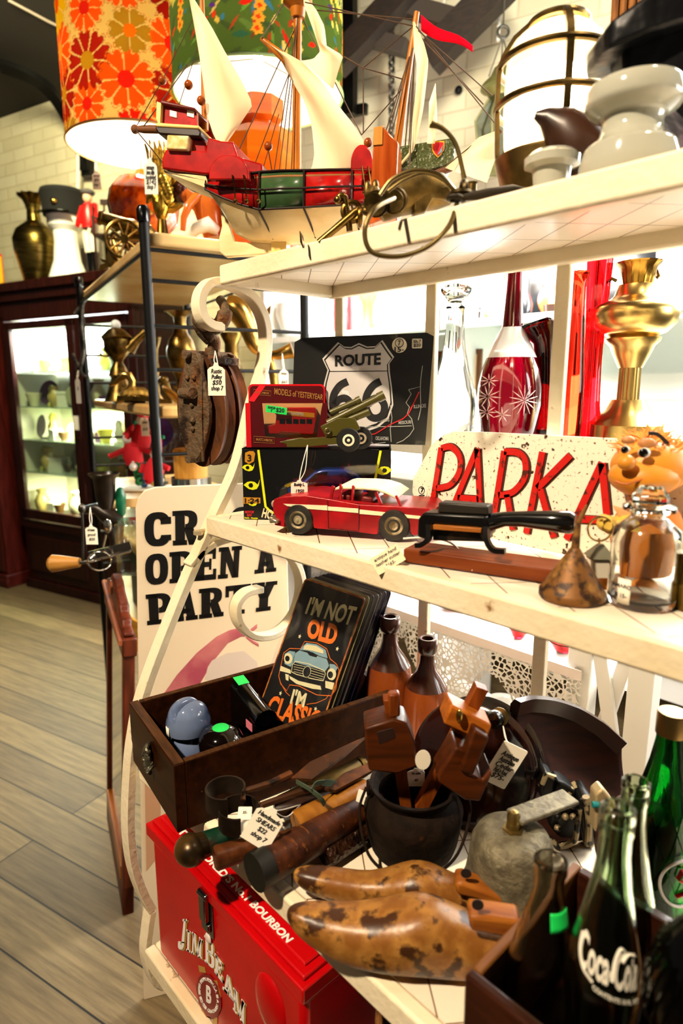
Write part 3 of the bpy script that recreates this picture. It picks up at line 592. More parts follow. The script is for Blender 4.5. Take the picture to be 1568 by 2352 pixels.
doll(315, 985, .75, 'red plush christmas doll hanging highest behind the wire rungs', .02); doll(300, 1025, .85, 'red plush christmas doll tilted above the glass baubles, lower left one', -.03); doll(338, 1062, .70, 'red plush christmas doll with striped arm beside the black post', .03)
bcol = [('silver_bauble', 'e8e4e0', 'silver'), ('red_bauble', 'c01020', 'red'), ('green_bauble', '1a7a4a', 'green'), ('gold_bauble', 'd8b040', 'gold'), ('blue_bauble', '3a6a9a', 'blue')]
zb_ = onb(340, .8, 0).z
for k in range(26):
    px, py = 295 + (k * 37) % 62, 1072 + (k * 23) % 42; p = onb(px, .72 + .02 * (k % 5), 0); p.z = Pl(p, RZ).q(px, py)[1]
    nm, cc, cn_ = bcol[k % 5]; o = G().ball((0, 0, 0), .016, 14).lathe([(.005, .015), (.005, .022)], 8).build('glass_bauble', mat(nm, cc, .1, .4)); place(o, p)
    tag(o, '%s glass bauble in the heap of christmas baubles behind the wire shelf' % cn_, 'bauble', '%s christmas baubles' % cn_)
tr_ = onb(325, .80, 0); pl = Pl(tr_, RZ); zt_ = pl.q(325, 1118)[1]
tag(place(G().prism(rrect(-.09, .09, -.06, .06, .02), -.012, 0).build('bauble_tray', mat('tray_card', 'd8d0b8', .7), bevel=.004), (tr_.x, tr_.y, zt_), RZ), 'pale tray under the heap of christmas baubles', 'tray')

# ================================================================ the cream painted rack
XL, XR_ = -.95, .34
YB = .87
ZT1, ZM, ZL, ZB = 1.65, 1.23, .825, .49                        # shelf tops
YT, YM, YL, YBm = .61, .565, .413, .386                        # their front edges
def tile_mat():
    m = mat('rack_tiles', 'efe3cd', .45); nt = m.node_tree; L = nt.links.new; b = nt.nodes['Principled BSDF']
    tc = nt.nodes.new('ShaderNodeTexCoord'); mp = nt.nodes.new('ShaderNodeMapping'); mp.inputs['Rotation'].default_value = (0, 0, R_(38)); L(tc.outputs['Object'], mp.inputs[0])
    br = nt.nodes.new('ShaderNodeTexBrick'); br.offset = 0; L(mp.outputs[0], br.inputs[0])
    br.inputs['Color1'].default_value = hx('efe2cc'); br.inputs['Color2'].default_value = hx('e9dbc2'); br.inputs['Mortar'].default_value = hx('6b4a26')
    br.inputs['Scale'].default_value = 1; br.inputs['Brick Width'].default_value = .085; br.inputs['Row Height'].default_value = .048; br.inputs['Mortar Size'].default_value = .0009
    L(br.outputs['Color'], b.inputs['Base Color']); return m
RACKP = mat('rack_cream_paint', 'f0e2c2', .4, c2='e3cfa6', ns=7, lo=.5, hi=.75, c3='8a5a22', ns3=26, lo3=.68, hi3=.74, bump=.12, bs=90)
TILE = tile_mat()
rack = thing('display_rack', 'cream painted iron rack with tiled shelves and scrolled end frames, holding the bric-a-brac', 'rack')
def shelf(name, y0, z, hgt):
    g = G().bx(XL, XR_, y0, y0 + .02, z - hgt, z).bx(XL, XR_, YB - .02, YB, z - hgt, z - .001).bx(XL, XL + .02, y0 + .02, YB - .02, z - hgt, z - .0005).bx(XR_ - .02, XR_, y0 + .02, YB - .02, z - hgt, z - .0005)
    o = g.build(name, RACKP, rack, bevel=.004); G().bx(XL + .02, XR_ - .02, y0 + .02, YB - .02, z - .011, z - .0012).build('tiled_panel', TILE, o); return o
shelf('top_shelf', YT, ZT1, .032); shelf('middle_shelf', YM, ZM, .034); shelf('lower_shelf', YL, ZL, .036); XL = -.915; shelf('bottom_shelf', YBm, ZB, .034); XL = -.95
for x in (XL + .012, -.71, -.472, -.20, .08, XR_ - .012): G().bx(x - .011, x + .011, YB + .001, YB + .013, 0, ZT1 - .004).build('back_post', RACKP, rack, bevel=.002)
fx = XL - .013
def yz(pts, X=fx): return [onx(x, y, X) for x, y in pts]
for X in (fx, XR_ + .013):
    mv = V((X - fx, 0, 0))
    g = G().bar([p + mv for p in catmull(yz([(508, 752), (484, 748), (464, 730), (456, 700), (462, 670), (482, 650), (510, 650), (545, 662), (580, 688), (604, 735), (609, 790), (600, 850), (575, 940), (541, 1075), (480, 1210), (400, 1400), (330, 1585), (305, 1700), (296, 1800), (294, 1900), (303, 1980), (322, 2040), (345, 2085)]), 8)], .026, .015, (1, 0, 0)); g.build('front_scroll_leg', RACKP, rack, bevel=.002)
    g = G().bar([p + mv for p in catmull(yz([(432, 1300), (470, 1258), (520, 1236), (580, 1228), (640, 1250), (680, 1300), (690, 1355), (672, 1415), (630, 1455), (580, 1460), (547, 1430), (541, 1390), (562, 1362), (598, 1352)]), 8)], .026, .013, (1, 0, 0)); g.build('scroll_brace', RACKP, rack, bevel=.002)
    g = G().bar([p + mv for p in catmull(yz([(345, 2085), (338, 2130), (334, 2190), (350, 2245), (372, 2260)]), 6)], .026, .013, (1, 0, 0)); g.build('foot_scroll', RACKP, rack, bevel=.002)
    G().bx(X - .01, X + .01, .60, .625, 0, ZB - .01).build('foot_leg', RACKP, rack, bevel=.002)
BOLT = mat('painted_bolt', 'cbb892', .4, .4)
for X, Y, Z in ((XL - .012, YM + .012, ZM - .03), (XL - .012, YT + .012, ZT1 - .03)):
    G().cyl((X, Y - .018, Z), (X, Y + .006, Z), .005, n=10).lathe([(.009, 0), (.009, .007)], 6, TR(X, Y - .02, Z - .004)).build('bolt', BOLT, rack)

# ================================================================ price tags
PAPER = mat('tag_paper', 'f2ead6', .8); INK = mat('tag_ink', '141416', .7); STRING = mat('tag_string', 'efe8d8', .9)
NEON = mat('neon_green_sticker', '14d45a', .6)
def price_tag(lab, c, rz, w, h, lines, tilt=0.0, size=.3, to=None, lean=0.0, shape=True):
    """card centre c; lines of writing; string up to the point to"""
    t = thing('price_tag', lab, 'tag', c, rz); t.rotation_euler = (lean, tilt, rz)
    o = rrect(-w / 2, w / 2, -h / 2, h / 2, w * .06, 3)
    if shape: o = [(-w / 2, -h / 2), (w / 2, -h / 2), (w / 2, h * .28), (w * .36, h * .36), (w * .16, h * .40), (w * .1, h / 2), (-w * .1, h / 2), (-w * .16, h * .40), (-w * .36, h * .36), (-w / 2, h * .28)]
    G().slab(o, -.0006, .0006).build('card', PAPER, t)
    g = G(); n = len(lines)
    for i, ln in enumerate(lines): g.text(ln, h * size * .62, TR(0, -.001, h * (.24 - i * .62 / max(1, n - .4) - (0 if n > 1 else .2))), .012, .0003, shear=.25, sx=min(1.0, 1.5 * w / (h * size * .62 * max(3, len(ln)))))
    if lines: g.build('lettering', INK, t)
    if to is not None:
        M = (Mx.Translation(c) @ t.rotation_euler.to_matrix().to_4x4()).inverted(); e = M @ V(to); s = V((0, 0, h * .44)); m_ = s.lerp(e, .5) + V((w * .12, -.002, -.01))
        G().tube(catmull([s, m_, e], 6), .0008, 5).tube(catmull([s, m_ + V((-w * .2, 0, .006)), e], 6), .0008, 5).build('string', STRING, t)
    return t
def tag_at(lab, px, py, D, wpx, hpx, lines, to=None, rz=RZ, **k):
    c = ond(px, py, D); s = D / FPX; return price_tag(lab, c, rz, wpx * s, hpx * s, lines, to=ond(*to, D) if to else None, **k)

# ================================================================ top shelf: model ship
SR = math.atan2(.586, .81); sp = V((-.95, .60, ZT1))
ship = thing('model_ship', 'red, green and cream wooden model sailing ship with cloth sails, stern over the shelf end', 'ship model', sp, SR); pl = Pl(sp, SR)
def q(x, y, yl=0): return pl.q3(x, y, yl)
HR = mat('hull_red', 'a81410', .22, c2='8c0d0c', ns=40, coat=.4, c3='1c0806', ns3=60, lo3=.66, hi3=.8); HG = mat('hull_green', '3c5a34', .25, c2='2c4426', ns=14, coat=.4)
HC = mat('hull_cream', 'efdcae', .3, c2='d9bf86', ns=10, coat=.3, c3='6b4c22', ns3=18, lo3=.7, hi3=.8, stretch=(1, 1, 3)); HD = mat('hull_dark', '1c0c08', .4); MW = wood('mast_wood', 'b06a1c', '8a4a10', .35, 10, 'z')
HB = .062
def half(t): return HB * (math.sin(math.pi * min(1, .22 + t * .78)) ** .55) if t < 1 else .004
xs_px = [498, 540, 580, 621, 670, 718, 770, 820, 870, 915, 950]
top_px = [434, 432, 426, 421, 418, 417, 414, 411, 408, 402, 394]; mid_px = [444, 460, 472, 484, 470, 459, 456, 452, 446, 438, 420]; low_px = [456, 478, 494, 506, 504, 501, 496, 491, 484, 470, 440]
N = len(xs_px); st = []
for i, x in enumerate(xs_px):
    t = i / (N - 1); b = half(t); tp = q(x, top_px[i]); lo = q(x, low_px[i]); kz = [.098, .045, .03, .027, .026, .026, .026, .027, .032, .05, .09][i]
    st.append((tp.x, tp.z, lo.z, kz, b))
def band(a0, a1, zf0, zf1, m, nm):
    """hull planking between two heights, both sides"""
    for s in (-1, 1):
        g = G(); vs = []; fs = []
        for i in range(a0, a1 + 1):
            x, zt, zl, kz, b = st[i]; z0, z1 = zf0(st[i]), zf1(st[i])
            for z in (z0, z1):
                f = max(0, min(1, (z - kz) / max(1e-4, zl - kz))); y = s * b * (.12 + .88 * f ** .6) if z < zl else s * b * (1 - .12 * (z - zl) / max(1e-4, zt - zl)); vs.append((x, y, z))
        k = a1 - a0
        fs = [(2 * i, 2 * i + 2, 2 * i + 3, 2 * i + 1) for i in range(k)]; g.add(vs, fs if s < 0 else [f[::-1] for f in fs]); g.build(nm, m, ship, solid=.004, off=-1)
for a0, a1, m in ((0, 3, HR), (3, 5, HG), (5, 7, HR), (7, 10, HR)): band(a0, a1, lambda s: s[2], lambda s: s[1], m, 'side_planking')
g = G()
for s in (-1, 1):
    for z0f in (lambda s_: s_[2], lambda s_: (s_[1] + s_[2]) / 2, lambda s_: s_[1]):
        g.tube([(e[0], s * e[4] * (1.03 if z0f(e) < e[1] else .9), z0f(e)) for e in st], .0016, 6)
    for i in (0, 3, 5, 7): e = st[i]; g.tube([(e[0], s * e[4] * .92, e[1]), (e[0], s * e[4] * 1.03, e[2]), (e[0] + .006, s * e[4] * .72, e[2] - .5 * (e[2] - e[3])), (e[0] + .008, s * e[4] * .3, e[3] + .004)], .0016, 6)
g.build('wales', HD, ship)
rings = []
for x, zt, zl, kz, b in st:
    r = []
    for k in range(9): f = k / 8; r.append((x, -b * (.12 + .88 * f ** .6), kz + f * (zl - kz)))
    for k in range(8, -1, -1): f = k / 8; r.append((x, b * (.12 + .88 * f ** .6), kz + f * (zl - kz)))
    rings.append(r)
G().loft(rings).build('hull', HC, ship, smooth=60)
G().add([(e[0], s * e[4] * .9, e[1] - .008) for e in st for s in (-1, 1)], [(2 * i, 2 * i + 2, 2 * i + 3, 2 * i + 1) for i in range(N - 1)]).build('deck', wood('deck_wood', '8a5a2a', '6a4018', .5, 10, 'x'), ship, solid=.004)
# stern: rudder, keel, castle
G().slab([(p.x, p.z) for p in (q(500, 440), q(515, 480), q(540, 558), q(648, 560), q(648, 583), q(546, 590), q(520, 592), q(506, 580), q(505, 550), q(512, 520), q(508, 480))], -.006, .006).build('rudder_and_keel', HC, ship, bevel=.002)
G().slab([(p.x, p.z) for p in (q(404, 411), q(410, 418), q(498, 424), q(502, 436), q(500, 452), q(470, 440), q(430, 425), q(404, 413))], -.046, .046).build('stern_counter', HC, ship, bevel=.003)
G().slab([(p.x, p.z) for p in (q(404, 390), q(412, 368), q(500, 372), q(505, 342), q(535, 350), q(562, 352), q(572, 385), q(625, 400), q(625, 421), q(498, 424), q(404, 411))], -.05, .05).build('stern_castle', HR, ship, bevel=.003)
G().slab([(p.x, p.z) for p in (q(410, 385), q(414, 330), q(496, 345), q(500, 385))], -.042, .042).build('castle_cabin', HR, ship, bevel=.003)
G().slab([(p.x, p.z) for p in (q(418, 372), q(421, 341), q(468, 343), q(465, 374))], -.058, -.040).build('stern_window', mat('window_cream', 'e8d09a', .3, c2='c8a050', ns=60), ship, bevel=.002)
G().slab([(p.x, p.z) for p in (q(392, 326), q(393, 318), q(486, 322), q(494, 334), q(490, 345), q(400, 338))], -.054, .054).build('castle_gallery', HD, ship, bevel=.003)
G().slab([(p.x, p.z) for p in (q(395, 322), q(396, 313), q(490, 320), q(489, 328))], -.056, .056).build('gallery_rail', mat('rail_cream', 'e0c070', .35), ship, bevel=.002)
g = G()
for s in (-.042, .034): g.slab([(p.x, p.z) for p in (q(396, 322), q(404, 262), q(476, 280), q(478, 325))], s, s + .006)
hut = g.build('poop_house', HR, ship)
G().slab([(p.x, p.z) for p in (q(398, 268), q(404, 260), q(478, 278), q(478, 284))], -.05, .046).build('poop_roof', mat('roof_red', '5a0c0a', .4), ship, bevel=.002)
for a in (418, 456): G().slab([(p.x, p.z) for p in (q(a, 279), q(a + 15, 283), q(a + 15, 296), q(a, 292))], -.0435, -.042).build('poop_window', mat('window_light', 'f4ead0', .4), ship)
G().slab([(p.x, p.z) for p in (q(392, 300), q(394, 264), q(403, 268), q(400, 320))], -.05, .05).build('stern_board', mat('rail_cream'), ship)
for xa, xb, yb in ((520, 606, 452), (824, 872, 432)):
    g = G(); o = [q(xa, yb - 6)] + [q(xa + (xb - xa) * (1 - math.cos(a)) / 2, yb - 18 - 42 * math.sin(a)) for a in np.linspace(.15, 2.9, 14)] + [q(xb, yb - 6)]
    for s in (1, -1): ch_ = G().slab([(p.x, p.z) for p in o], s * .068 - .006, s * .068 + .006).build('channel_board', HR, ship, bevel=.002)
    for f in (.18, .48, .8):
        x = xa + (xb - xa) * f; g.tube([q(x - 2, yb - 50, -.076), q(x + 4, yb - 8, -.076), q(x + 5, yb + 8, -.072)], .0012, 5).ball(tuple(q(x + 5, yb + 10, -.072)), .0035, 8)
    g.build('deadeyes', BRASS, ch_)
G().tube([q(302, 296), q(330, 297), q(402, 298)], [.003, .006, .006], 10).ball(tuple(q(310, 297)), .007, 8).build('stern_spar', wood('spar_dark', '6a4226', '4a2a16', .5, 12, 'x'), ship)
for pts, r0, r1 in (([(471, 300), (468, 150), (463, -10)], .0055, .004), ([(681, 420), (682, 200), (684, -15)], .0075, .006), ([(905, 400), (930, 210), (957, 28)], .0075, .004)):
    P_ = [q(*p) for p in pts]; G().tube(P_, [r0, (r0 + r1) / 2, r1], 12).build('mast', MW, ship)
G().lathe([(.010, 0), (.012, .012), (.022, .02), (.022, .032), (.010, .036)], 16, TR(*q(684, 42))).build('mast_top', MW, ship)
G().tube([q(600, 88, -.02), q(640, 122, -.02), q(690, 170, -.01)], [.003, .006, .006], 10).build('yard', MW, ship)
SAIL = cloth('sail_cloth', 'e0caa0', .28)
def sail(L_, Rt, bulge, nu=10):
    """a sail between two px polylines (left edge, right edge)"""
    def ev(P_, t):
        k = t * (len(P_) - 1); i = min(len(P_) - 2, int(k)); f = k - i; return (P_[i][0] * (1 - f) + P_[i + 1][0] * f, P_[i][1] * (1 - f) + P_[i + 1][1] * f)
    def fn(u, w):
        a, b = ev(L_, w), ev(Rt, w); return q(a[0] + (b[0] - a[0]) * u, a[1] + (b[1] - a[1]) * u, -bulge * math.sin(math.pi * u) * (.4 + .6 * math.sin(math.pi * w)) - .008 + .006 * math.sin(9 * w + 3 * u) * u)
    return G().sheet(fn, nu, 22).build('sail', SAIL, ship, smooth=80)
sail([(432, -14), (446, 60), (458, 130), (468, 200), (474, 260), (490, 310), (508, 342)], [(440, -12), (485, 60), (520, 125), (552, 180), (581, 240), (548, 290), (512, 340)], .02)
sail([(602, 90), (640, 130), (672, 190), (700, 235), (716, 290), (722, 350), (716, 390), (640, 410)], [(606, 92), (690, 140), (735, 180), (775, 240), (815, 290), (850, 350), (845, 398), (700, 402)], .045)
sail([(690, -10), (705, 30), (716, 60), (728, 95), (735, 118), (720, 135), (690, 140)], [(698, -10), (725, 20), (745, 60), (750, 105), (788, 128), (776, 165), (765, 205)], .02)
sail([(948, 50), (950, 110), (957, 150), (955, 200), (950, 250), (945, 300), (938, 350), (916, 374)], [(952, 50), (974, 100), (984, 140), (978, 200), (972, 250), (962, 300), (950, 345), (922, 380)], .012)
sail([(985, 235), (984, 290), (980, 330)], [(1000, 190), (1004, 270), (998, 330)], .01, 6)
sail([(1100, 315), (1060, 350), (1020, 385)], [(1140, 300), (1142, 350), (1118, 420)], .012, 8)
g = G().sheet(lambda u, w: q(967 + 118 * u, 52 + 62 * u + (w - .5) * (36 - 22 * u) + 6 * math.sin(u * 6), .012 * math.sin(u * 7)), 24, 4)
g.build('pennant', cloth('pennant_red', 'd8122a', .4), ship, solid=.0008)
G().tube([q(940, 425), q(1060, 375), q(1150, 300)], [.007, .005, .003], 8).build('bowsprit', wood('spar_dark'), ship)
g = G()
RIG = [((310, 296), (373, 184)), ((310, 296), (404, 410)), ((373, 184), (455, 20)), ((330, 290), (430, 150)), ((404, 262), (470, 60)), ((625, 420), (684, 40)), ((580, 390), (682, 120)), ((545, 352), (680, 60)), ((600, 400), (640, 262)), ((616, 345), (630, 425)), ((640, 400), (683, 60)),
       ((655, 400), (684, 30)), ((668, 405), (685, 40)), ((850, 415), (940, 130)), ((862, 410), (944, 120)), ((875, 405), (948, 110)), ((925, 395), (950, 110)), ((940, 392), (953, 100)), ((938, 350), (955, 60)), ((822, 415), (845, 330)), ((830, 310), (684, 20)), ((834, 156), (834, 305)), ((834, 156), (955, 55)),
       ((834, 156), (925, 182)), ((690, 20), (955, 45)), ((700, 5), (950, 60)), ((790, 130), (834, 156)), ((960, 70), (1130, 220)), ((965, 85), (1110, 240)), ((955, 60), (1150, 300)), ((830, 310), (940, 185)), ((1020, 385), (1100, 320)), ((470, 300), (510, 200)), ((600, 88), (650, 10)), ((495, 330), (480, 282))]
for k, (a, b) in enumerate(RIG): y = -.025 if k % 2 else .02; g.tube([q(*a, y), q(*b, y * .2)], .0009, 4)
g.build('rigging', mat('rigging_twine', '4a3420', .8), ship)
BEAD = wood('bead_wood', '9a4a16', '6a2c0c', .25, 20, 'z')
for x, y in ((373, 184), (433, 195), (462, 231), (616, 336), (845, 328)): G().ball(tuple(q(x, y, -.02)), .0068, 14).build('bead', BEAD, ship)
G().bx(*[f for p in ((q(628, 575).x, q(662, 575).x),) for f in p], -.012, .012, .001, .03).build('stand_block', mat('rail_cream'), ship); G().bx(q(800, 575).x, q(850, 575).x, -.02, .02, .001, .032).build('stand_block', HR, ship)

# ================================================================ the rest of the top shelf
def top(px, py, y, z=ZT1): p = ony(px, py, y); return V((p.x, y, z))
an = thing('brass_anchor', 'small dark brass anchor leaning on the top shelf edge in front of the ship', 'anchor', top(815, 510, .648), RZ); pl = Pl(an.location, RZ)
G().tube([q(732, 558), q(765, 530), q(815, 488), q(838, 478)], [.005, .005, .006, .006], 10).ball(tuple(q(840, 478)), .007, 10).build('shank', BRASS, an)
G().tube(catmull([q(776, 458), q(782, 450), q(792, 455), q(798, 490), q(803, 532)], 6), .0045, 10).ball(tuple(q(776, 459)), .006, 10).build('stock', BRASS, an)
G().ring(tuple(q(808, 486)), .012, .004, 20, 8, axis='y').ring(tuple(q(826, 498)), .011, .0035, 20, 8, axis='x').build('shackle', DBRASS, an)
G().loft([[q(x + dx, y, .004 * s) for dx, s in ((-w, 0), (0, 1), (w, 0), (0, -1))] for x, y, w in ((688, 530, .5), (692, 542, 4), (694, 556, 5), (697, 570, 2))]).build('fluke', DBRASS, an)
wb = thing('wood_wedge', 'upright varnished reddish wood block with a sloping cut top on the top shelf', 'block', top(880, 500, .672), RZ); pl = Pl(wb.location, RZ)
G().slab([(p.x, p.z) for p in (q(848, 520), q(862, 300), q(882, 298), q(917, 338), q(910, 500))], -.012, .03, TR(rz=-12)).build('block', wood('varnished_wood', 'b4541c', '8a3208', .15, 10, 'z', coat=.6), wb, bevel=.002)
G().slab([(p.x, p.z) for p in (q(859, 340), q(862, 300), q(882, 298), q(881, 340))], -.0135, -.0118, TR(rz=-12)).build('pale_end', wood('pale_wood', 'c88a3a', 'a86a24', .3, 10, 'z'), wb)
gb = thing('green_tin', 'dark olive green tin with a red and blue shield emblem behind the wedge', 'tin', top(980, 380, .80), RZ); pl = Pl(gb.location, RZ)
G().slab([(p.x, p.z) for p in (q(905, 415), q(905, 337), q(1047, 314), q(1043, 378))], 0, .07).bx(q(905, 400).x, q(1040, 400).x, .0, .07, 0, .03).build('body', mat('olive_tin', '3c4420', .3, bump=.4, bs=140), gb, bevel=.003)
def shield(cx, cy, w, h): return [(cx - w, cy + h), (cx + w, cy + h), (cx + w, cy + .1 * h), (cx + .6 * w, cy - .55 * h), (cx, cy - h), (cx - .6 * w, cy - .55 * h), (cx - w, cy + .1 * h)]
c = q(1005, 344); g = G().slab(shield(c.x, c.z, .0095, .0115), -.002, -.0003); g.k = 1; g.slab(shield(c.x, c.z, .0075, .0092), -.003, -.0018); g.k = 2; g.slab([(c.x - .001, c.z - .0085), (c.x + .0055, c.z - .004), (c.x + .0073, c.z + .006)], -.0035, -.0028)
g.build('shield_emblem', [mat('emblem_gold', 'd89a30', .4), mat('emblem_red', 'c01c28', .4), mat('emblem_blue', '6a8aa8', .4)], gb)
# brass blowlamp-like fitting tied with wire
OB = mat('old_brass_fitting', '7c6434', .42, .9, c2='4a3c1e', ns=40, c3='a89a6a', ns3=25, lo3=.6, hi3=.75)
ft = thing('brass_fitting', 'old brass double nozzle fitting with a wing nut, wound with wire on the shelf', 'fitting', top(930, 490, .655), RZ); pl = Pl(ft.location, RZ)
G().tube([q(866, 480, .0), q(905, 458, .0), q(960, 438, .01), q(1010, 440, .01), q(1042, 452, .01)], [.018, .022, .026, .022, .010], 18).slab([(p.x, p.z) for p in (q(948, 498), q(950, 440), q(1030, 432), q(1035, 465), q(990, 462), q(975, 490))], -.012, .02).build('body', OB, ft, bevel=.002)
for x, y in ((908, 458), (866, 466)):
    a = q(x - 6, y + 4, -.035); b = q(x + 10, y - 4, 0); d = (b - a).normalized(); g = G()
    g.tube([b, a, a + d * .002, a + d * .012], [.013, .013, .0065, .0065], 18).tube([a + d * .006, a + d * .016], .0155, 18); g.build('nozzle', OB, ft)
G().lathe([(.010, 0), (.012, .01), (.006, .02)], 14, TR(*q(858, 470, -.02))).ball(tuple(q(844, 438, -.02)), (.005, .004, .012)).ball(tuple(q(862, 432, -.02)), (.005, .004, .010)).ball(tuple(q(846, 485, -.02)), (.009, .006, .006)).build('wing_nut', OB, ft)
G().lathe([(.012, 0), (.012, .006), (.006, .008), (.006, .016), (.008, .018), (0, .02)], 14, TR(q(1083, 450).x, .0, q(1083, 455).z)).build('valve_cap', OB, ft)
WIRE = mat('dull_wire', '6b5a34', .4, .85)
wr = thing('wire_loop', 'stiff dull wire loop knotted over the shelf edge with two loose ends up', 'wire', top(1060, 470, .635), RZ); pl = Pl(wr.location, RZ)
G().tube(catmull([q(905, 455, .015), q(865, 475, -.03), q(842, 510, -.04), q(838, 545, -.04), q(850, 575, -.04), q(880, 588, -.04), q(930, 587, -.04), q(985, 565, -.04), q(1030, 520, -.035), q(1050, 465, -.01), q(1056, 440, 0)], 8), .0028, 8).build('hanging_loop', WIRE, wr)
G().tube(catmull([q(1058, 445, 0), q(1066, 425, 0), q(1060, 380, 0), q(1046, 330, 0), q(1020, 298, 0), q(990, 282, 0)], 8), .0026, 8).tube(catmull([q(1062, 448, .002), q(1070, 425, .002), q(1058, 370, .002), q(1040, 322, .002), q(1015, 296, .002), q(986, 289, .002)], 8), .0022, 8).build('loose_end', WIRE, wr)
G().tube(catmull([q(872, 448, .01), q(900, 412, .01), q(950, 392, .01), q(1005, 400, .01), q(1035, 430, .01), q(1052, 448, .01)], 8), .0026, 8).tube(catmull([q(890, 440, .02), q(925, 415, .02), q(975, 398, .02), q(1020, 415, .02), q(1045, 445, .01)], 8), .0022, 8).build('wound_strands', WIRE, wr)
G().ring(tuple(q(1058, 447)), .010, .0045, 16, 8, axis='z').ring(tuple(q(1064, 438)), .009, .004, 16, 8, axis='x').build('knot', mat('dark_wire', '33280f', .4, .8), wr)
# the big ship's lantern
ln = thing('ship_lantern', 'large white glass ship lantern in a brass cage on the top shelf', 'lantern', top(1262, 405, .765), RZ); pl = Pl(ln.location, RZ)
X0 = pl.q(1262, 300)[0]; zz = lambda y: pl.q(1262, y)[1]; rr = lambda w: abs(pl.q(1262 + w, 300)[0] - X0)
CAGE = mat('cage_brass', '8a7040', .35, 1, c2='5c4a26', ns=20)
G().lathe([(rr(110), 0), (rr(112), .012), (rr(98), .016), (rr(98), .02), (rr(126), zz(372)), (rr(126), zz(366)), (rr(100), zz(358)), (0, zz(358))], 40).build('base_ring', CAGE, ln)
G().lathe([(rr(100), zz(364)), (rr(108), zz(330)), (rr(112), zz(250)), (rr(110), zz(150)), (rr(100), zz(105)), (rr(75), zz(78)), (rr(40), zz(66)), (0, zz(62))], 40).build('globe', mat('opal_glass', 'fff6e2', .15, trans=.25, emit=.0), ln)
g = G()
for y, w in ((248, 127), (150, 124)): g.ring((0, 0, zz(y)), rr(w), .0042, 48, 8)
g.ring((0, 0, zz(58)), rr(62), .0042, 36, 8); g.build('hoop', CAGE, ln)
for k in range(4):
    a = k * math.pi / 2 + 3.05; c, s = math.cos(a), math.sin(a)
    G().bar([(c * rr(r), s * rr(r), zz(y)) for r, y in ((122, 362), (127, 250), (127, 170), (118, 125), (95, 85), (66, 58), (30, 42), (0, 38))], .008, .005, (-s, c, 0)).build('cage_strap', CAGE, ln)
o = light('lantern_lamp', 'POINT', (0, 0, 0), 22, (1, .9, .7), .03); o.parent = ln; o.location = (0, 0, zz(220))
# insulators
PORC = mat('grey_white_porcelain', 'a8a89a', .08, coat=.5)
def on_top(px, y): p = ony(px, 400, y); return V((p.x, y, ZT1))
p0 = on_top(1442, .672); pl = Pl(p0, RZ); zz = lambda y: pl.q(1442, y)[1]; rr = lambda w: abs(pl.q(1442 + w, 300)[0] - pl.q(1442, 300)[0])
o = G().lathe([(rr(104), 0), (rr(110), .004), (rr(110), .016), (rr(100), zz(340)), (rr(80), zz(326)), (rr(70), zz(310)), (rr(66), zz(290)), (rr(70), zz(270)), (rr(96), zz(256)), (rr(105), zz(244)), (rr(105), zz(208)), (rr(98), zz(196)), (rr(30), zz(192)), (0, zz(192))], 48).build('porcelain_insulator', PORC, bevel=.002)
tag(place(o, p0), 'large white porcelain spool insulator at the front edge of the top shelf', 'insulator')
p0 = on_top(1266, .672); pl = Pl(p0, RZ); zz = lambda y: pl.q(1266, y)[1]; rr = lambda w: abs(pl.q(1266 + w, 350)[0] - pl.q(1266, 350)[0])
o = G().lathe([(rr(36), 0), (rr(38), .010), (rr(44), zz(390)), (rr(62), zz(382)), (rr(63), zz(365)), (rr(50), zz(352)), (rr(20), zz(348)), (0, zz(348))], 40).build('porcelain_insulator', PORC)
tag(place(o, p0), 'small squat white porcelain insulator in front of the lantern base', 'insulator')
kn = thing('iron_clamp', 'small dark iron clamp lying on the top shelf before the lantern', 'clamp', on_top(1180, .66), RZ)
G().tube([(-.06, 0, .008), (-.03, 0, .012), (.0, .004, .016), (.03, .01, .014)], [.003, .006, .007, .004], 10).ring((-.065, 0, .008), .007, .003, 16, 8).build('clamp', mat('rough_iron', '2e261c', .6, .6), kn)
lp = thing('leather_pouch', 'small dark brown leather shape with a pointed tip, between lantern and white insulator', 'pouch', on_top(1315, .72), RZ); pl = Pl(lp.location, RZ)
G().tube([q(1228, 264), q(1250, 268), q(1285, 290), q(1315, 325), q(1345, 360), q(1350, 392)], [.004, .010, .022, .030, .032, .02], 18).build('pouch', mat('brown_leather', '3a2216', .35, c2='22120a', ns=16), lp)
il = thing('cast_iron_last', 'large black cast iron shoe last towering over the white insulator, sole plate up', 'last', on_top(1500, .735), RZ); pl = Pl(il.location, RZ)
CI = mat('cast_iron_black', '0d0e12', .4, .5, bump=.3, bs=40, c2='1a1b20', ns=8)
def ring_px(x, y0, y1, d): 
    a, b = q(x, y0), q(x, y1); return [(a.x, -d, a.z), (a.x, d, a.z), (b.x, d, b.z), (b.x, -d, b.z)]
G().loft([ring_px(1358, 118, 140, .012), ring_px(1375, 88, 146, .035), ring_px(1440, 50, 132, .05), ring_px(1510, 5, 115, .052), ring_px(1600, -50, 95, .05), ring_px(1660, -60, 90, .035)]).build('sole_plate', CI, il, bevel=.006, smooth=60)
G().loft([ring_px(x, y0, y1, d) for x, y0, y1, d in ((1415, 120, 195, .02), (1470, 100, 230, .03), (1560, 90, 330, .04), (1640, 90, 345, .04))]).build('pillar', CI, il, bevel=.006)
G().bx(-.03, .13, -.05, .06, 0, .02).build('foot', CI, il, bevel=.006)
wk = thing('wicker_bundle', 'bundle of brown cane sticks behind the black iron last, at the top edge', 'basket', on_top(1450, .83), RZ); pl = Pl(wk.location, RZ); g = G()
